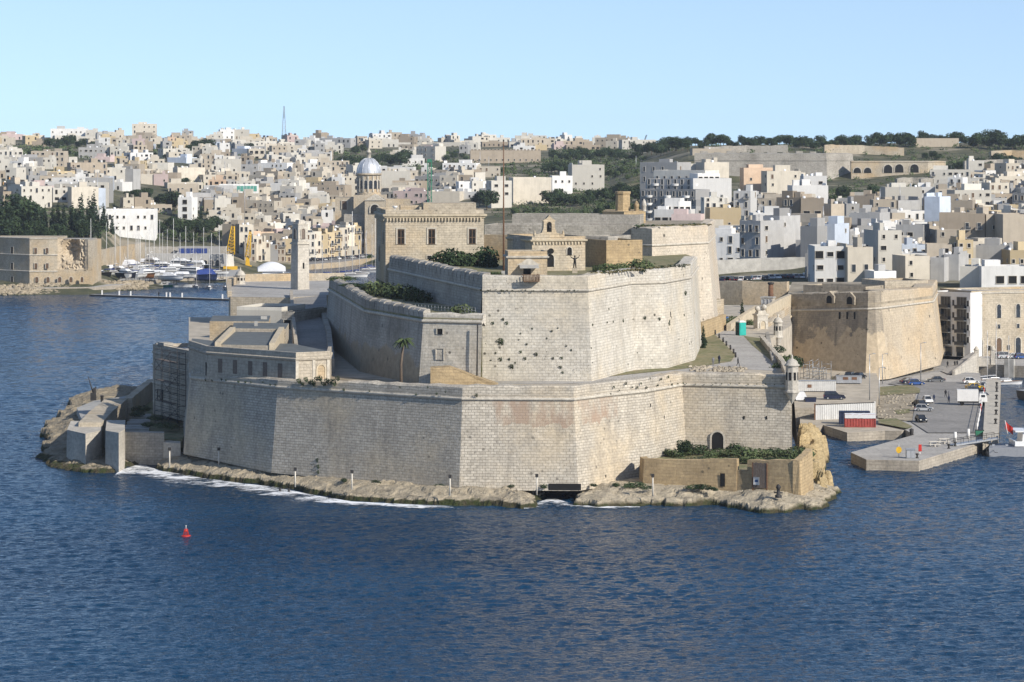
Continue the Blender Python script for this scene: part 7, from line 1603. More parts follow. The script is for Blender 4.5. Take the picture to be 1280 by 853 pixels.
for a in [
 (2,128,296,17,46,'cypress','on the bank behind the ruined bastion building'),(10,122,303,8,26,'broad','low on the bank under the cypresses'),(0,40,292,3,40,'broad','at the left edge of the bank'),(126,152,292,5,30,'cypress','in front of the long white villa'),(137,145,268,1,24,'cypress','above the left end of the long white villa'),
 (160,200,256,4,16,'pine','on the slope above the long white villa'),(201,223,262,3,26,'broad','left of the tall white modern house'),(192,272,294,9,22,'broad','above the grey boatyard wall'),(205,285,302,6,13,'mid','along the grey boatyard wall'),(242,262,272,3,20,'cypress','above the boatyard right of the white modern house'),(228,288,231,6,14,'broad','just above the green glass front'),
 (57,118,185,8,14,'broad','in the wood below the white skyline building'),(8,118,198,12,9,'broad','in the tree belt below the left skyline'),(160,202,187,4,10,'broad','under the highest cream apartments'),(232,268,190,5,17,'broad','below the skyline left of the blue-grey wall'),(286,318,188,4,11,'broad','above the cream four-storey block'),(184,248,199,9,8,'broad','in the tree belt on the left slope'),
 (421,452,217,8,20,'broad','left of the silver dome'),(444,456,194,2,14,'broad','just above left of the silver dome'),(464,516,208,8,17,'broad','right of the silver dome'),(518,588,199,8,9,'broad','below the long ivory terrace'),(548,566,224,3,17,'broad','left of the long palace'),(598,613,262,2,26,'broad','behind the palace of the fort'),(585,640,216,4,9,'mid','in front of the long palace'),
 (648,668,252,3,14,'broad','in front of the cream shuttered block'),(682,745,256,9,18,'broad','below the hilltop villa'),(755,806,252,8,20,'broad','left of the white terraces'),(682,712,216,6,20,'broad','right of the long palace'),(690,800,200,15,14,'broad','on the far slope right of the long palace'),(740,800,222,7,12,'mid','on the green slope right of the hilltop villa'),(640,760,270,10,9,'mid','low on the green hill behind the fort'),(745,800,268,4,14,'mid','on the green hill behind the yellow turret'),
 (795,833,193,7,16,'broad','left of the skyline shelter'),(833,862,191,5,20,'broad','on the skyline above the white terraces'),(866,902,184,7,14,'broad','on the skyline behind the low shelter'),(902,980,185,12,14,'broad','on the skyline above the grey rampart'),(980,1060,185,15,15,'broad','on the skyline above the rampart corner'),(1060,1142,183,15,15,'broad','on the skyline above the arcaded rampart'),(1142,1215,180,13,14,'broad','on the skyline behind the ruined fort'),(1215,1285,186,12,20,'broad','at the right end of the skyline'),
 (1050,1105,252,6,18,'broad','in the dark clump right of the white stepped house'),(1129,1168,240,4,13,'broad','above the wide ivory house'),(1182,1240,214,7,13,'broad','on the right hillside below the ruined fort'),(1222,1284,208,8,15,'broad','in the wood at the right edge'),(1152,1178,200,3,13,'broad','between arcaded rampart and ruined fort'),(936,962,264,3,18,'broad','right of the tall narrow white house'),(990,1006,236,2,13,'broad','beside the white stepped house'),(1240,1284,240,5,9,'mid','on the right hillside above the town'),(455,478,327,4,9,'mid','on the creek quay under the church'),
]: pl_(*a)

# scrub that covers the green slopes between the houses: nobody could count it
def scrub(rects, n, seed):
    rn = random.Random(seed); v = []; f = []
    for _ in range(n):
        x0, x1, y0, y1 = rn.choice(rects); px = rn.uniform(x0, x1); d = dsolve(px, rn.uniform(y0, y1))
        if d is None or gz(px, d) < 3: continue
        c0 = GT(px, d); r = rn.uniform(1.2, 3.6)
        for k in range(34):
            u = Vector((rn.gauss(0, .6) * r, rn.gauss(0, .6) * r, abs(rn.gauss(0, .42)) * r)); c = c0 + u; s = rn.uniform(.25, .6) * (d / 1500)
            nn = Vector((u.x + rn.gauss(0, .6), u.y + rn.gauss(0, .6), u.z + .6)).normalized(); a = nn.orthogonal().normalized(); b = nn.cross(a); i0 = len(v); v += [c - a * s, c - b * s * .7, c + a * s, c + b * s * .7]; f.append((i0, i0 + 1, i0 + 2, i0 + 3))
    me = bpy.data.meshes.new('hillside_scrub'); me.from_pydata(v, [], f); me.materials.append(M['leaf_mid']); o = bpy.data.objects.new('hillside_scrub', me); COL.objects.link(o); tag(o, None, None, None, 'stuff')
scrub([(612,806,214,272), (612,806,196,222), (690,800,186,214), (640,800,240,275)], 650, 1)
scrub([(805,1285,180,192), (1030,1285,190,238), (1140,1285,196,240), (925,965,232,270), (1035,1110,240,256)], 560, 2)
scrub([(0,130,262,300), (120,290,262,300), (180,330,188,200), (5,120,184,200), (418,600,190,215), (225,290,222,234)], 700, 3)
# ------------------------------------------------------------------ plants of the fort
for k, (px, d, z, s, wh) in enumerate([(555,600,35,2.3,'leftmost of the shrubs before the palace'),(564,600,35.2,2.6,'second of the shrubs before the palace'),(574,598,35,2.3,'third of the shrubs before the palace'),(584,598,34.8,2.2,'fourth of the shrubs before the palace'),(594,596,34.8,2.0,'fifth of the shrubs before the palace'),(606,598,35.2,2.9,'tallest and rightmost shrub before the palace'),(612,592,34.6,2.0,'low shrub left of the flagpole')]): bush(W(px, d, z), (s, s, s * 1.1), 'dark green shrub, ' + wh, 'shrubs before the palace', 2)
for k, (px, d, s) in enumerate([(468,598,2.4),(480,590,2.5),(493,585,2.2),(505,582,2.6),(517,575,2.3),(528,570,2.0)]): bush(W(px, d, 29.2), (s, s, s), 'green shrub in the sunken middle terrace, ' + ordw(k, 6), 'shrubs on the middle terrace', k % 3)
bush(W(577, 528, 29.3), (1.9, 1.4, 1.7), 'dark shrub in the corner against the shaded crenellated wall'); bush(W(428, 622, 31), (2.6, 2.0, .8), 'low scrub on the far end of the merlon wall'); bush(W(441, 596, 31), (2.2, 1.6, .6), 'low scrub creeping along the merlon wall top'); bush(W(800, 585, 35), (2.3, 1.8, 1.7), 'round dark bush on the great bastion below the cavalier')
for k, (px, d, s) in enumerate([(748,572,1.4),(758,575,1.6),(768,578,1.3),(776,580,1.5)]): bush(W(px, d, 35), (s * 1.3, s, s * .8), 'low bush in front of the yellow stained block, ' + ordw(k, 4), 'low bushes by the chapel', 1)
for k, px in enumerate((598, 606, 614, 620)): bush(W(px, 560, 34.6), (1.6, 1.0, .8), 'low hedge clump behind the great bastion parapet left of the flagpole, ' + ordw(k, 4), 'hedge by the flagpole', 0)
rs = random.Random(17)
for k in range(11):
    px = 842 + k * 15.5; d = 523 - k * .6 + (k % 3) * 3; s = rs.uniform(1.2, 2.0); bush(W(px, d - 4, 5.5), (s * 1.5, s, s * (.9 if k > 4 else .6)), 'dark green scrub filling the shore enclosure, ' + ordw(k, 11), 'scrub in the shore enclosure', k % 3)
for k in range(9):
    px = 850 + k * 16; bush(W(px, 508, 5.5), (1.7, 1.2, .8), 'front row scrub just behind the yellow enclosure wall, ' + ordw(k, 9), 'front scrub in the enclosure', (k + 1) % 3)
tree('broad', W(855.5, 519, 5.2), 'small round-headed tree against the bastion left of the postern', None, .36, 1)
tree('cypress', W(879.5, 612, 17.4), 'narrow dark tree with pale trunk beside the great bastion and road', None, .42, 0); tree('cypress', W(927.5, 700, 17.4), 'small dark cypress behind the teal portable toilet', None, .45, 1)
for k, (px, d, s) in enumerate([(908,690,1.6),(916,695,1.8),(924,700,1.5),(938,690,1.3)]): bush(W(px, d, 17.5), (s, s, s * .9), 'dry grey bush behind the portable toilet, ' + ordw(k, 4), 'bushes by the gate', 1)
for k, (px, d, z, s) in enumerate([(975,560,17.0,1.5),(978,575,17,1.6),(972,610,17,1.3),(984,600,14.5,2.0),(986,640,12,2.2),(992,690,8,2.4)]): bush(W(px, d, z), (s, s, s * .9), 'scrub on the broken flank beside the road, ' + ordw(k, 6), 'scrub on the flank', k % 3)
# palm
pp = W(501.5, 515, 17.3); o = thing('palm_tree', 'lone palm leaning against the shaded lower stage of the upper bastion', 'tree', pp); m = MB(); tp = Vector((W(503, 515, 0).x + .25, 514.6, zof(424, 515))); m.tube([pp, pp.lerp(tp, .5) + Vector((-.25, 0, 0)), tp], [.30, .22, .2], 8); m.build('trunk', 'bark', o)
m = MB(); rp_ = random.Random(2)
for i in range(52):
    a_ = i * 2.4; el = rp_.uniform(-1.3, 1.1); L = rp_.uniform(1.2, 2.1); pr = tp; dirh = Vector((math.cos(a_), math.sin(a_), 0)); sd = Vector((-dirh.y, dirh.x, 0))
    for j in range(5):
        q = tp + dirh * (L * math.cos(el * .6) * (j + 1) / 5) + Vector((0, 0, L * .55 * math.sin(el) * (j + 1) / 5 - .9 * ((j + 1) / 5) ** 2)); w0, w1 = .26 * (1 - j / 6), .26 * (1 - (j + 1) / 6)
        for s in (-1, 1): m.face([pr, pr + sd * s * w0 + Vector((0, 0, -.12)), q + sd * s * w1 + Vector((0, 0, -.12)), q])
        pr = q
m.build('crown', 'leaf_mid', o)
# weeds rooted in the masonry
def tufts(path, zc, bat, pts, sc0, label, group, kinds=(0, 1)):
    for x, y, s in pts:
        p, n_ = on_wall(path, zc, bat, x, y, .05)
        if p is None: continue
        tag(inst('wall_plant', TUFT[rs.choice(kinds)], p, math.atan2(n_.y, n_.x) + math.pi / 2, (sc0 * s * rs.uniform(.8, 1.2), sc0 * s, sc0 * s * rs.uniform(.7, 1.2))), label, 'plant', group)
c3 = lambda L: [(580 + a / 3.281, 240 + b / 3.281, s) for a, b, s in L]
tufts(TW, 33.6, .055, c3([(150,612,2.2),(160,522,1.1),(175,537,1),(118,537,1),(232,655,1.1),(250,682,1.3),(295,665,1.3),(195,715,1.5),(150,685,1.3),(365,682,1),(400,680,1),(395,718,1),(360,570,1),(257,624,.9),(232,580,.7),(385,558,.6),(420,632,.7),(130,660,.8),(185,686,.9),(440,648,.8),(225,606,.6),(210,700,.6),(340,600,.6),(280,560,.6),(404,740,.8),(110,690,.7)]), .55, 'dark weed tuft rooted in the left face of the great pale bastion', 'weeds on the great bastion face')
tufts(TW, 33.6, .055, c3([(525,545,.9),(585,535,.8),(610,532,.8),(650,528,1.1),(690,522,.8),(740,516,1.2),(800,520,1.2),(840,530,1),(900,505,1),(940,495,1.2),(905,415,1.6),(838,540,1.4),(878,605,.8),(592,480,.8),(940,540,.8),(520,640,.6),(710,660,.5),(525,700,.6)]), .55, 'weed tuft along the joint line of the right faces of the great bastion', 'weeds on the great bastion right faces')
tp_ = [(603 + i * 5.5 + rs.uniform(-2, 2), 363 + rs.uniform(-1, 1), rs.uniform(.4, .9)) for i in range(23)]; tufts([(q[0], q[1] - .4) for q in TW], 33.6, .0, [t_ for t_ in tp_ if t_[0] < 733], .42, 'small weed on the cordon of the great bastion', 'weeds on the great bastion cordon')
for i in range(22):
    f = i / 21; px = 741 + f * 118; d = 536 + (px - 741) / 118 * 38; s = rs.uniform(.8, 1.6); tag(inst('wall_plant', TUFT[rs.choice((1, 2, 2))], W(px, d + .8, 36.2), 0, (s * 1.3, s, s * .8)), 'dry grass clump on the parapet top right of the gatehouse', 'plant', 'parapet grass of the great bastion')
for i in range(20):
    px = 800 + i * 4.3; d = 652 + max(0, px - 815) * .24; s = rs.uniform(1.2, 2.2); tag(inst('wall_plant', TUFT[2 if i % 3 else 0], W(px, d + 2.2, 41.2), 0, (s * 1.5, s, s * .8)), 'dry grass clump on the flat top of the cavalier', 'plant', 'grass on the cavalier top')
LWc = [(q[0], q[1] - .4) for q in LW]
tufts(LWc, 30, 0, [(374 + i * 4.4, 474 + rs.uniform(-1.5, 6), rs.uniform(1, 2.2)) for i in range(12)], .6, 'dark ivy clump hanging over the parapet below the barracks end', 'ivy on the left parapet', (0, 1))
tufts(LWc, 30, 0, [(255 + i * 10 + rs.uniform(-4, 4), 474 + i * .7 + rs.uniform(-2, 2), rs.uniform(.5, 1.1)) for i in range(10)] + [(430,487,.8),(462,489,.7),(520,493,.8),(535,484,.7),(546,492,.8),(595,494,1.2),(557,490,.6),(500,484,.6)], .6, 'dark weed on the parapet of the left outer bastion', 'weeds on the left parapet')
tufts(LWc, 30, 0, [(762 + i * 6.5 + rs.uniform(-2, 2), 492 - i * 1.0 + rs.uniform(-12, 1), rs.uniform(.5, 1.1)) for i in range(15)] + [(858 + i * 11, 480 + rs.uniform(-1, 1), .5) for i in range(12)], .55, 'dark weed on the parapet of the right outer bastion', 'weeds on the right parapet')
tufts([(q[0], q[1]) for q in LW], 16.9, .1, [(397,575,1.2),(398,583,1.2),(398,590,1.1)], .6, 'dark plant streak low on the left outer bastion face', 'plants low on the outer bastion', (0,))
for k, (px, d, z, s) in enumerate([(470,505,2.3,1.0),(548,501,2.2,.8),(430,508,2.3,.9),(640,499,2.4,.7),(680,499,2.3,1.1),(770,500,2.4,1.0),(792,498,2.5,1.5),(742,500,2.4,.8),(808,495,2.5,1.0),(868,496,2.4,1.3),(880,495,2.5,1.4),(893,494,2.4,.9),(262,555,2.6,1.2),(228,556,2.6,.9),(290,545,2.5,1)]): bush(W(px, d, z), (s * 1.2, s * .7, s * .5), 'low dark shrub on the rock at the foot of the outer bastion, ' + ordw(sorted([470,548,430,640,680,770,792,742,808,868,880,893,262,228,290]).index(px), 15), 'shore shrubs', 2)
for k, (px, d, s) in enumerate([(176,606,2.0),(172,596,1.6),(196,588,1.6),(185,575,1.4),(205,572,1.8),(215,570,1.5)]): bush(W(px, d, 5.3), (s, s, s * .5), 'green weeds in the left yard, ' + ordw(sorted([176,172,196,185,205,215]).index(px), 6), 'weeds in the left yard', 0)
# railing on the middle terrace, ramp wedge, roadside bits
A, B = W(487, 545, 29.3), W(594, 524, 29.3); o = thing('railing', 'thin metal railing across the middle terrace above the square window', 'railing', A); K = 26
for i in range(K + 1): q = A.lerp(B, i / K); m = MB(); m.tube([q, q + Vector((0, 0, 1.5))], .045, 5); m.build('post', 'metal_grey', o)
m = MB(); [m.tube([A + Vector((0, 0, h)), B + Vector((0, 0, h))], .035, 5) for h in (.5, 1.0, 1.5)]; m.build('rail', 'metal_grey', o)
m = MB(); wd_ = [W(538, 513.5, 0), W(626, 512, 0)]; m.face([W(538,514,17.2), W(627,513,17.2), W(622,513,18.3), W(562,514,21.2), W(538,514,21.0)]); m.face([W(622,513,18.3), W(622,517,18.3), W(562,518,21.2), W(562,514,21.2)]); m.face([W(562,514,21.2), W(562,518,21.2), W(538,518,21.0), W(538,514,21.0)]); m.face([W(538,514,17.2), W(538,514,21), W(538,518,21), W(538,518,17.2)]); m.face([W(622,513,18.3), W(627,513,17.2), W(627,517,17.2), W(622,517,18.3)]); tag(m.build('stone_ramp', 'wall_yellow'), 'yellow stone ramp wedge against the narrow bright wall', 'ramp')
m = MB(); m.box(*W(503, 548, 29.2), 8, 4, 1.6); 
mb = MB(); rn = random.Random(6)
for i in range(120): px = 862 + rn.random() * 70; boulder(mb, G(px, 466 - rn.random() * 6 + (px < 885) * -1, ZT) + Vector((0, 0, .1)), rn.uniform(.2, .5), rn)
for i in range(90): px = 884 + rn.random() * 36; boulder(mb, G(px, 414 - rn.random() * 14, ZT) + Vector((0, 0, .2)), rn.uniform(.25, .7), rn)
tag(mb.build('rubble', 'rock_pale'), None, None, None, 'stuff')
mb = MB()
for i in range(110): px = 1096 + rn.random() * 46; boulder(mb, G(px, 492 + rn.random() ** 1.4 * 32, 2.2), rn.uniform(.1, .42) ** 1.2, rn)
tag(mb.build('rubble', 'rock_pale'), None, None, None, 'stuff')
RP = [(886,410),(890,414),(894,418.5),(899,423),(904,428),(908,432.5),(913,437.5),(917,442.5),(919.5,447)]
for i, (px, py_) in enumerate(RP): post('bollard', 'dark roadside post along the grass bank, ' + ordw(i, 9), 'post', G(px, py_, ZT), 1.0, .2, 'metal_dark', 'dark roadside posts')
p = G(926, 419.5, ZT); o = thing('portable_toilet', 'teal and dark portable toilet beside the fort road', 'toilet', p, None, .5); m = MB(); m.box(0, 0, .05, 1.25, 1.25, 2.25, 0, 0, .96); m.build('cabin', 'teal_paint', o, 'local'); m = MB(); m.box(0, 0, 2.3, 1.3, 1.3, .12); m.box(0, 0, 2.42, 1.0, 1.0, .18, 0, 0, .6); m.build('roof', 'white_paint', o, 'local'); m = MB(); m.box(-.64, 0, .1, .04, 1.1, 2.1); m.build('side_panel', 'teal_dark', o, 'local'); m = MB(); m.box(0, -.645, .15, .85, .04, 1.95); m.build('door', 'teal_paint', o, 'local'); o.scale = (1.35, 1.35, 1.25)
p = G(899, 405.5, ZT); o = thing('skip', 'blue sheeted skip among rubble behind the road', 'skip', p, None, .3); m = MB(); m.box(0, 0, .1, 3.4, 1.9, 1.5, 0, 0, 1.12); m.build('body', 'blue_tarp', o, 'local'); m = MB(); m.grid([[Vector((-1.9 + 3.8 * i / 6, -1.1 + 2.2 * j / 4, 1.6 + .35 * math.sin(i * .9) * math.sin(j * .8) + .25)) for i in range(7)] for j in range(5)]); m.build('sheet', 'blue_tarp', o, 'local')

# ------------------------------------------------------------------ people
def person_mesh(pose):
    """one skinned body per pose: pelvis is vertex 0"""
    J = dict(stand=dict(kl=(.10,.02,.48), fl=(.11,0,.06), tl=(.11,-.14,.03), kr=(-.10,.02,.48), fr=(-.11,0,.06), tr=(-.11,-.14,.03), el=(.27,.02,1.10), hl=(.25,-.08,.84), er=(-.27,.02,1.10), hr=(-.25,-.08,.84)),
             walk=dict(kl=(.10,-.16,.50), fl=(.11,-.26,.07), tl=(.11,-.40,.06), kr=(-.10,.06,.47), fr=(-.11,.32,.12), tr=(-.11,.22,.04), el=(.27,.12,1.12), hl=(.27,.12,.87), er=(-.27,-.08,1.10), hr=(-.26,-.24,.90)),
             sit=dict(kl=(.12,-.42,.46), fl=(.12,-.44,.07), tl=(.12,-.58,.03), kr=(-.12,-.42,.46), fr=(-.12,-.44,.07), tr=(-.12,-.58,.03), el=(.26,-.10,.74), hl=(.18,-.32,.56), er=(-.26,-.10,.74), hr=(-.18,-.32,.56)))[pose]
    dz = -.42 if pose == 'sit' else 0; up = lambda x, y, z: (x, y, z + dz)
    v = [up(0, 0, .92), up(0, 0, 1.12), up(0, .01, 1.36), up(0, 0, 1.50), up(0, -.01, 1.58), up(0, -.02, 1.70), (.09, 0, .88 + dz), J['kl'], J['fl'], J['tl'], (-.09, 0, .88 + dz), J['kr'], J['fr'], J['tr'], up(.19, .01, 1.40), J['el'], J['hl'], up(-.19, .01, 1.40), J['er'], J['hr']]
    r = [.15, .14, .17, .065, .085, .095, .10, .07, .05, .045, .10, .07, .05, .045, .075, .05, .042, .075, .05, .042]
    ed = [(0,1),(1,2),(2,3),(3,4),(4,5),(0,6),(6,7),(7,8),(8,9),(0,10),(10,11),(11,12),(12,13),(2,14),(14,15),(15,16),(2,17),(17,18),(18,19)]
    me = bpy.data.meshes.new('person'); me.from_pydata(v, ed, []); ob = bpy.data.objects.new('person', me); COL.objects.link(ob)
    md = ob.modifiers.new('skin', 'SKIN'); ob.modifiers.new('sub', 'SUBSURF').levels = 1
    for i, s in enumerate(me.skin_vertices[0].data): s.radius = (r[i], r[i]); s.use_root = (i == 0)
    dg = bpy.context.evaluated_depsgraph_get(); me2 = bpy.data.meshes.new_from_object(ob.evaluated_get(dg)); bpy.data.objects.remove(ob)
    for p in me2.polygons:
        c = p.center; z = c.z - dz; p.use_smooth = True
        hand = min((Vector(J['hl']) - c).length, (Vector(J['hr']) - c).length) < .07
        p.material_index = 3 if z > 1.66 and c.y > -.10 or z > 1.76 else (2 if z > 1.49 or hand else (1 if z > .93 or (abs(c.x) > .21 and z > .8) else 0))
    return me2
PM = {k: person_mesh(k) for k in ('stand', 'walk', 'sit')}
def person(pose, loc, rz, low, top, label, sc=1.0):
    me = PM[pose].copy(); me.materials.clear()
    for n in (low, top, 'skin', 'hair'): me.materials.append(M[n])
    return tag(inst('person', me, loc, rz, sc), label, 'person', 'people about the fort and quay')
person('walk', G(922.5, 458, ZT), 1.2, 'cloth_black', 'cloth_black', 'person in dark clothes walking on the fort road by the rubble')
person('stand', G(891.5, 457.5, ZT + .1), .4, 'cloth_grey', 'cloth_hivis', 'worker in a yellow-green vest on the grass bank'); person('stand', G(899, 455, ZT + .1), 2.4, 'cloth_navy', 'cloth_navy', 'person in dark blue beside the worker in the vest')
mb = MB(); q = G(806, 459.5, ZT); mb.box(q.x, q.y, ZT, 3.6, 1.4, .45); tag(mb.build('stone_bench', 'trim'), 'low stone slab at the foot of the great bastion with people on it', 'bench')
person('stand', q + Vector((.0, .2, .45)), .5, 'cloth_black', 'cloth_black', 'person in black standing on the slab under the great bastion'); person('sit', q + Vector((-.9, .1, .0)), .2, 'cloth_black', 'cloth_grey', 'person in dark clothes sitting left on the stone slab'); person('sit', q + Vector((.9, .1, .0)), -.4, 'cloth_grey', 'cloth_white', 'person in a white top sitting right on the stone slab')
for px, py_, rz, lo, tp2, lab in ((1167.5,503,.3,'cloth_navy','cloth_black','lone person in black walking right of the white car'),(1182,497,.2,'cloth_black','cloth_navy','left one of the walking trio on the car park'),(1186.3,498,-.2,'cloth_grey','cloth_black','rear right one of the walking trio on the car park'),(1186,504.5,.2,'cloth_navy','cloth_red','front one of the walking trio, in a dark red top')): person('walk', G(px, py_, 2.21), rz, lo, tp2, lab, 1.05)
for px, dd, z, lab, tp2 in ((1184.5,760,2.4,'person on the ramp beside the land bastion, left of the pair','cloth_grey'),(1193.5,757,2.7,'person in black on the warehouse ramp, left of a pair','cloth_black'),(1196.5,757,2.8,'person in dark red on the warehouse ramp, right of a pair','cloth_red')): person('walk', W(px, dd, z), .4, 'cloth_black', tp2, lab, 1.05)
person('stand', A.lerp(B, .5) * 0 + G(198.5, 371.2, .65), .1, 'cloth_black', 'cloth_red', 'tiny person in a red top on the marina pontoon', 1.1)

# ------------------------------------------------------------------ vehicles
def car_proto(kind, L, Wd, Hh):
    o = thing('car', 'x', 'car', (0, 0, -500)); hb_ = Hh * (.56 if kind != 'suv' else .6); w = Wd / 2
    prof = [(-L/2, .32), (-L/2 - .02, hb_ * .8), (-L/2 + .12, hb_), (-L * .3, hb_ + .03), (L * .22, hb_), (L/2 - .25, hb_ * .86), (L/2, hb_ * .62), (L/2 + .02, .35), (L/2 - .1, .24), (-L/2 + .1, .24)]
    m = MB(); rows = [[Vector((x * sx, y, z)) for x, z in prof] for y, sx in ((-w * .86, .975), (-w, 1.0), (w, 1.0), (w * .86, .975))]
    for r0, r1 in zip(rows[:-1], rows[1:]):
        for i in range(len(prof)): j = (i + 1) % len(prof); m.face([r0[i], r1[i], r1[j], r0[j]], 0)
    m.face(rows[0], 0); m.face(rows[-1][::-1], 0); m.build('body', 'car_black', o, 'local')
    xb, xf, tb, tf = (-L * .46, L * .2, -L * .36, L * .05) if kind == 'hatch' else ((-L * .40, L * .22, -L * .22, L * .06) if kind == 'sedan' else (-L * .48, L * .2, -L * .42, L * .06))
    g = MB(); lo = [(xb, -w * .92), (xf, -w * .9), (xf, w * .9), (xb, w * .92)]; hi = [(tb, -w * .72), (tf, -w * .72), (tf, w * .72), (tb, w * .72)]
    for i in range(4): j = (i + 1) % 4; g.face([(*lo[i], hb_ - .02), (*lo[j], hb_ - .02), (*hi[j], Hh - .05), (*hi[i], Hh - .05)])
    g.build('windows', 'window_glass', o, 'local')
    r = MB(); r.face([(x * 1.01, y * 1.02, Hh - .05) for x, y in hi]); k = [(x * .96, y * .9) for x, y in hi]; r.face([(x, y, Hh) for x, y in k])
    for i in range(4): j = (i + 1) % 4; r.face([(hi[i][0] * 1.01, hi[i][1] * 1.02, Hh - .05), (hi[j][0] * 1.01, hi[j][1] * 1.02, Hh - .05), (*k[j], Hh), (*k[i], Hh)])
    for i in range(4): r.tube([(*lo[i], hb_), (*hi[i], Hh - .04)], .045, 4)
    for s in (-1, 1): r.tube([((xb + xf) * .45, s * w * .92, hb_), ((tb + tf) * .5, s * w * .73, Hh - .04)], .045, 4)
    r.build('roof', 'car_black', o, 'local')
    for x in (-L * .31, L * .31):
        for s in (-1, 1):
            m = MB(); m.tube([(x, s * (w - .16), .32), (x, s * (w + .02), .32)], .32, 14); wl_ = m.build('wheel', 'rubber', o, 'local'); m = MB(); m.tube([(x, s * (w + .0), .32), (x, s * (w + .03), .32)], .19, 10); m.build('rim', 'galvanised', wl_, 'local')
    for s in (-1, 1):
        m = MB(); m.box(L/2 - .07, s * w * .68, hb_ * .62, .16, .36, .16); m.build('headlight', 'lamp_lens', o, 'local'); m = MB(); m.box(-L/2 + .05, s * w * .74, hb_ * .7, .16, .26, .22); m.build('tail_light', 'lamp_red', o, 'local')
    return o
PROTO = dict(hatch=car_proto('hatch', 3.9, 1.72, 1.5), sedan=car_proto('sedan', 4.5, 1.78, 1.42), suv=car_proto('suv', 4.7, 1.85, 1.78))
_col = {}
def car(kind, col, p, rz, label, group):
    key = (kind, col)
    c = copy_tree(PROTO[kind] if key not in _col else _col[key], p, rz, label, group)
    if key not in _col:
        if col != 'black': remat(c, 'car_black', 'car_' + col)
        _col[key] = c
    return c
CG = 'cars parked on the quay'
for kind, col, px, py_, z, rz, lab in [('suv','navy',1043,499.5,4.12,-.05,'dark blue SUV parked above the corrugated fence'),('sedan','navy',1137,479.5,2.2,.25,'dark blue saloon parked at the foot of the great bastion, rear of two'),('hatch','blue',1145,481.5,2.2,.15,'blue hatchback in front of the dark blue saloon'),('sedan','grey',1169.5,477.5,2.2,3.1,'dark grey saloon parked alone at the far side of the car park'),('hatch','white',1214,479.5,2.22,.1,'white hatchback behind the yellow car'),('sedan','yellow',1219,486.5,2.22,.12,'yellow car parked beside the pier'),('suv','black',1220,492.5,2.22,.1,'black car between the yellow car and white truck'),('hatch','silver',1231,498.5,2.22,.4,'silver hatchback half hidden right of the white truck'),('hatch','white',1159.5,503.5,2.22,-1.5,'white hatchback facing the camera near the grass edge'),('sedan','black',1150.5,508,2.22,-1.2,'black saloon behind the silver car at the grass edge'),('hatch','silver',1155,514,2.22,-.15,'silver hatchback broadside at the grass edge'),('hatch','black',1151.5,527.5,2.22,-1.45,'black hatchback facing the camera nearest the quay'),('suv','black',1063,474,4.12,1.2,'black SUV at the foot of the shaded bastion face'),('hatch','black',1074.5,473.5,4.12,1.0,'black hatchback right of the black SUV by the bastion')]:
    car(kind, col, G(px, py_, z), rz, lab, CG)
for k, (px, dd, col, kind) in enumerate(((1247,786,'white','hatch'),(1257,785,'silver','suv'),(1268,785,'white','sedan'),(1277,784,'blue','hatch'))): car(kind, col, W(px, dd, 3.02), .2, '%s car parked before the warehouse, %s' % (col, ordw(k, 4)), 'cars before the warehouse')
rc = random.Random(4)
for k in range(17): col = rc.choice(['white', 'black', 'silver', 'navy', 'grey', 'white']); px = 890 + k * 7.4; car(rc.choice(['hatch', 'sedan', 'suv']), col, W(px, 888 + k * .7 + rc.uniform(-1, 1), gz(px, 888) + .1), rc.choice((1.3, 1.8, -1.4)), '%s car parked on the raised road behind the curtain, %s' % (col, ordw(k, 17)), 'cars on the raised road')
for k in range(14): col = rc.choice(['white', 'black', 'silver', 'navy', 'grey']); px = 387 + k * 5.9; car(rc.choice(['hatch', 'sedan', 'suv']), col, W(px, 1424 + k * 4.2, 2.62), rc.choice((1.2, .6, -1.0)), '%s car parked on the creek quay, %s' % (col, ordw(k, 14)), 'cars on the creek quay')
for o in PROTO.values():
    for c in list(o.children_recursive): bpy.data.objects.remove(c)
    bpy.data.objects.remove(o)
p = G(1214, 506.5, 2.22); o = thing('box_truck', 'white box truck parked beside the pier fence', 'truck', p, None, -.08)
m = MB(); m.box(-.8, 0, .9, 4.6, 2.3, 2.5); m.build('cargo_box', 'white_paint', o, 'local'); m = MB(); m.box(2.5, 0, .55, 1.8, 2.1, 1.2); m.prism([(1.7, -1.0), (3.3, -1.0), (3.3, 1.0), (1.7, 1.0)], 1.75, 2.5, 0, inset=.16); m.build('cab', 'white_paint', o, 'local'); m = MB(); m.box(3.12, 0, 1.8, .3, 1.7, .55); m.box(2.55, -.97, 1.8, .8, .12, .5); m.box(2.55, .97, 1.8, .8, .12, .5); m.build('window', 'window_glass', o, 'local')
m = MB(); m.box(0, 0, .55, 5.8, .9, .3); m.build('chassis', 'metal_dark', o, 'local')
for x in (-2.0, 2.4):
    for s in (-1, 1): m = MB(); m.tube([(x, s * .8, .42), (x, s * 1.1, .42)], .42, 12); m.build('wheel', 'rubber', o, 'local')
p = W(999, 645, 4.12); o = thing('covered_van', 'van under a white sheet at the corner sentry box', 'van', p, None, .1); m = MB(); cabin_loft(m, -1.9, 1.9, 1.9, .15, 1.9, .25, .9, tw=.78); m.build('sheet', 'canvas_white', o, 'local')
for x in (-1.2, 1.2):
    for s in (-1, 1): m = MB(); m.tube([(x, s * .75, .3), (x, s * .97, .3)], .3, 10); m.build('wheel', 'rubber', o, 'local')
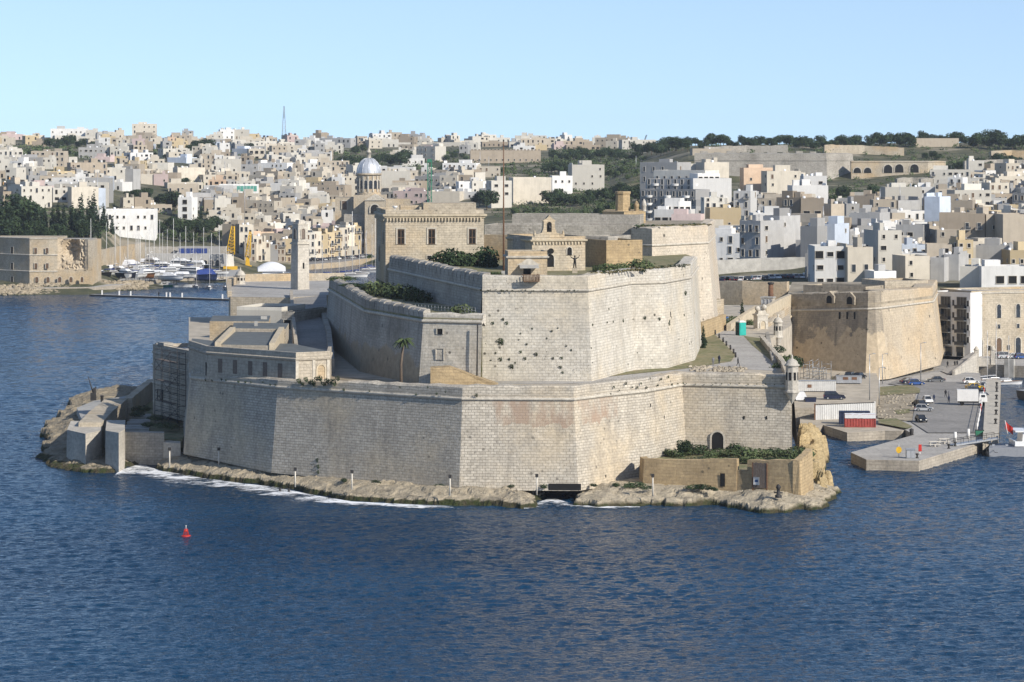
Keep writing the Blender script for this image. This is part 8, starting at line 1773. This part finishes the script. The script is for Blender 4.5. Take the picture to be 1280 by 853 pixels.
p = W(1013, 642, 4.12); o = thing('skip', 'dark open skip between the sheeted van and the SUV', 'skip', p); m = MB(); m.box(p.x, p.y, 4.12, 2.2, 1.5, .9, 0, 0, 1.1); m.build('body', 'container_navy', o); m = MB(); m.box(p.x, p.y, 5.0, 2.5, 1.7, .08); m.build('rim', 'metal_dark', o)

# ------------------------------------------------------------------ vessels at the right edge, buoy, mooring posts, foam
for k, (pa_, pb_) in enumerate(((G(1236, 545, 2.9), G(1247, 566, 1.9)), (G(1230, 547.5, 2.9), G(1238, 570, 1.5)))):
    m = MB(); m.tube([pa_.lerp(pb_, i / 8) - Vector((0, 0, 1.1 * math.sin(math.pi * i / 8))) for i in range(9)], .05, 5); tag(m.build('mooring_rope', 'metal_dark', org=pa_), 'slack dark mooring rope from pier to motor yacht, %s of two' % ('right' if k == 0 else 'left'), 'rope', 'mooring ropes of the yacht')
m = MB(); rw_ = random.Random(9); pts_ = [G(1196 + 46 * i / 20, 555.5 - 7 * i / 20 + .6 * math.sin(i * 1.7), 2.12) for i in range(21)]; m.tube(pts_, .09, 5); tag(m.build('hose', 'rubber', org=pts_[0]), 'black hose lying along the front quay beside the gangway', 'hose')
yo = G(1282, 571, 0); ya = thing('motor_yacht', 'big white and grey motor yacht moored stern-on at the right edge, red ensign', 'boat', Vector((0, 0, 0))); P0 = G(1236, 571.5, 0); ya.location = P0
m = MB(); zd = 2.0
def R_(x, y, z): return P0 + Vector((x, y, z))
st_n = [(0, 0), (14, -1.0), (26, 0), (26, 8), (14, 9.0), (1.5, 7.5)]
lo = [R_(x * .985 + .15, y * .97 + .12, -.4) for x, y in st_n]; hi = [R_(x, y, zd - .25 * (x < 2)) for x, y in st_n]
for i in range(6): j = (i + 1) % 6; m.face([lo[i], lo[j], hi[j], hi[i]], 0)
m.face(hi, 1); m.build('hull', ['deck_grey', 'deck_grey'], ya)
m = MB(); m.box(P0.x + 5.2, P0.y + 3.8, zd, .35, 7.4, .9); m.box(P0.x + 9, P0.y + .2, zd, 8, .25, .95); m.build('bulwark', 'white_gel', ya)
m = MB(); m.prism([(P0.x + 6.5, P0.y + 1.3), (P0.x + 24, P0.y + 1.3), (P0.x + 24, P0.y + 7.2), (P0.x + 6.5, P0.y + 7.2)], zd, zd + 2.6, 0, inset=.03); m.prism([(P0.x + 5.2, P0.y + .9), (P0.x + 24, P0.y + .9), (P0.x + 24, P0.y + 7.5), (P0.x + 5.2, P0.y + 7.5)], zd + 2.6, zd + 2.85); m.build('superstructure', 'white_gel', ya)
m = MB(); m.prism([(P0.x + 7.5, P0.y + 1.22), (P0.x + 23, P0.y + 1.22), (P0.x + 23, P0.y + 1.5), (P0.x + 7.5, P0.y + 1.5)], zd + 1.0, zd + 2.0); m.build('window_band', 'window_glass', ya)
m = MB(); m.prism([(P0.x + 9, P0.y + 1.6), (P0.x + 24, P0.y + 1.6), (P0.x + 24, P0.y + 6.9), (P0.x + 9, P0.y + 6.9)], zd + 2.85, zd + 4.6, 0, inset=.1); m.build('upper_deck', 'white_gel', ya)
m = MB(); m.tube([R_(4.6, 3.8, zd), R_(3.7, 3.8, zd + 4.6)], .06, 6); m.build('ensign_staff', 'white_paint', ya); m = MB(); m.grid([[R_(3.75 + .36 * i, 3.8 + .2 * math.sin(i * 1.3), zd + 4.4 - j * .34 - i * .3) for i in range(5)] for j in range(5)]); m.build('ensign', 'red_paint', ya)
for dx in (.3, 1.2): m = MB(); m.lathe(R_(-.25, dx * 3 - .5, .4), [(.02, -.75), (.45, -.5), (.52, 0), (.45, .5), (.02, .75)], 10); m.build('fender', 'rubber', ya)
for x, y in ((1.0, .8), (1.2, 6.4), (3.5, .6)): m = MB(); m.box(P0.x + x, P0.y + y, zd, .5, .3, .35); m.build('mooring_cleat', 'galvanised', ya)
p = G(1276, 500, 0); o = thing('tug', 'black stern of a tug boat at the right edge beyond the pier', 'boat', p); m = MB(); hull(m, 18, 5.5, 2.6, 2.2, stern=.8); hh = m.build('hull', ['hull_dark', 'deck_grey'], o, 'local'); hh.rotation_euler = (0, 0, .5); hh.location = (8, 3, 0)
m = MB(); m.box(9, 4, 2.1, 6, 3.4, 2.6, 0, .5); m.box(11, 5, 4.7, 3, 2.6, 2.2, 0, .5); m.build('wheelhouse', 'hull_wood', o, 'local'); m = MB(); m.tube([(9, 4, 4.5), (9, 4, 9)], .12, 6); m.build('mast', 'metal_dark', o, 'local')
for k, (px, d, L, ms, rz) in enumerate(((1231, 742, 9, 13, .4), (1242, 745, 9, 15, .3), (1258, 738, 8, 12, .3))): sail_yacht('small sailing yacht in the inlet behind the pier, ' + ordw(k, 3), W(px, d, 0), rz, L, ms, 'white_gel', 'canvas_grey', 'yachts in the inlet')
p = G(232.5, 672, 0); o = thing('buoy', 'red pillar buoy floating in the open water', 'buoy', p); m = MB(); m.lathe(p, [(.7, -.4), (.95, -.1), (.95, .28), (.8, .42), (.3, .45), (.02, .45)], 14); m.build('float', 'red_paint', o); m = MB(); lattice(m, p + Vector((0, 0, .4)), p + Vector((0, 0, 1.5)), .95, .5, 3, .045); m.build('lattice', 'red_paint', o); m = MB(); m.lathe(p + Vector((0, 0, 1.0)), [(.33, 0), (.33, .5), (.28, .52), (.02, .52)], 8); m.build('daymark', 'red_paint', o); m = MB(); m.tube([p + Vector((0, 0, 1.5)), p + Vector((0, 0, 2.0))], .06, 6); m.ball(p + Vector((0, 0, 2.05)), .12, 8); m.build('lantern', 'white_paint', o); o.scale = (.8, .8, .85)
for k, (px, py_) in enumerate(((350, 615.5), (361, 616.5))): p = G(px, py_, 0); m = MB(); m.tube([p + Vector((0, 0, -.5)), p + Vector((0, 0, .75))], [.24, .2], 8); tag(m.build('mooring_post', 'metal_dark'), 'dark stump post in the surf below the left bastion, %s of two' % ('left' if k == 0 else 'right'), 'post', 'surf posts')
def foam(inner, outer, sub=6):
    m = MB(); n = len(inner)
    for i in range(n - 1):
        for j in range(sub):
            t0, t1 = j / sub, (j + 1) / sub; L = lambda A, q: G(A[i][0] + (A[i + 1][0] - A[i][0]) * q, A[i][1] + (A[i + 1][1] - A[i][1]) * q, .2)
            m.face([L(outer, t0), L(outer, t1), L(inner, t1), L(inner, t0)], 0, [(t0, 0), (t1, 0), (t1, 1), (t0, 1)])
    o = m.build('foam', 'sea_foam'); tag(o, None, None, None, 'stuff')
foam([(150,588),(175,580),(200,588),(250,597),(300,604),(345,609),(392,619),(440,627),(500,630),(566,633)], [(136,601),(165,606),(200,613),(250,617),(300,621),(350,630),(400,637),(450,638),(505,638),(570,638)])
foam([(655,634),(690,622),(716,630),(760,633),(800,633)], [(655,638),(690,638),(716,637),(760,638),(800,637)])

# ------------------------------------------------------------------ the air over the harbour
def haze():
    t = NT('haze_air'); t.t.nodes.remove(t.b); v = t.n.new('ShaderNodeVolumePrincipled'); v.inputs['Color'].default_value = (.80, .88, 1.0, 1); v.inputs['Density'].default_value = HAZE; v.inputs['Anisotropy'].default_value = .1
    t.ln(v.outputs[0], t.n['Material Output'].inputs['Volume'])
    m = MB(); m.box(0, 1850, -4, 3600, 3960, 92); o = m.build('haze', t.m, org=(0, 1850, -4)); tag(o, None, None, None, 'stuff')
HAZE = .00004
haze()
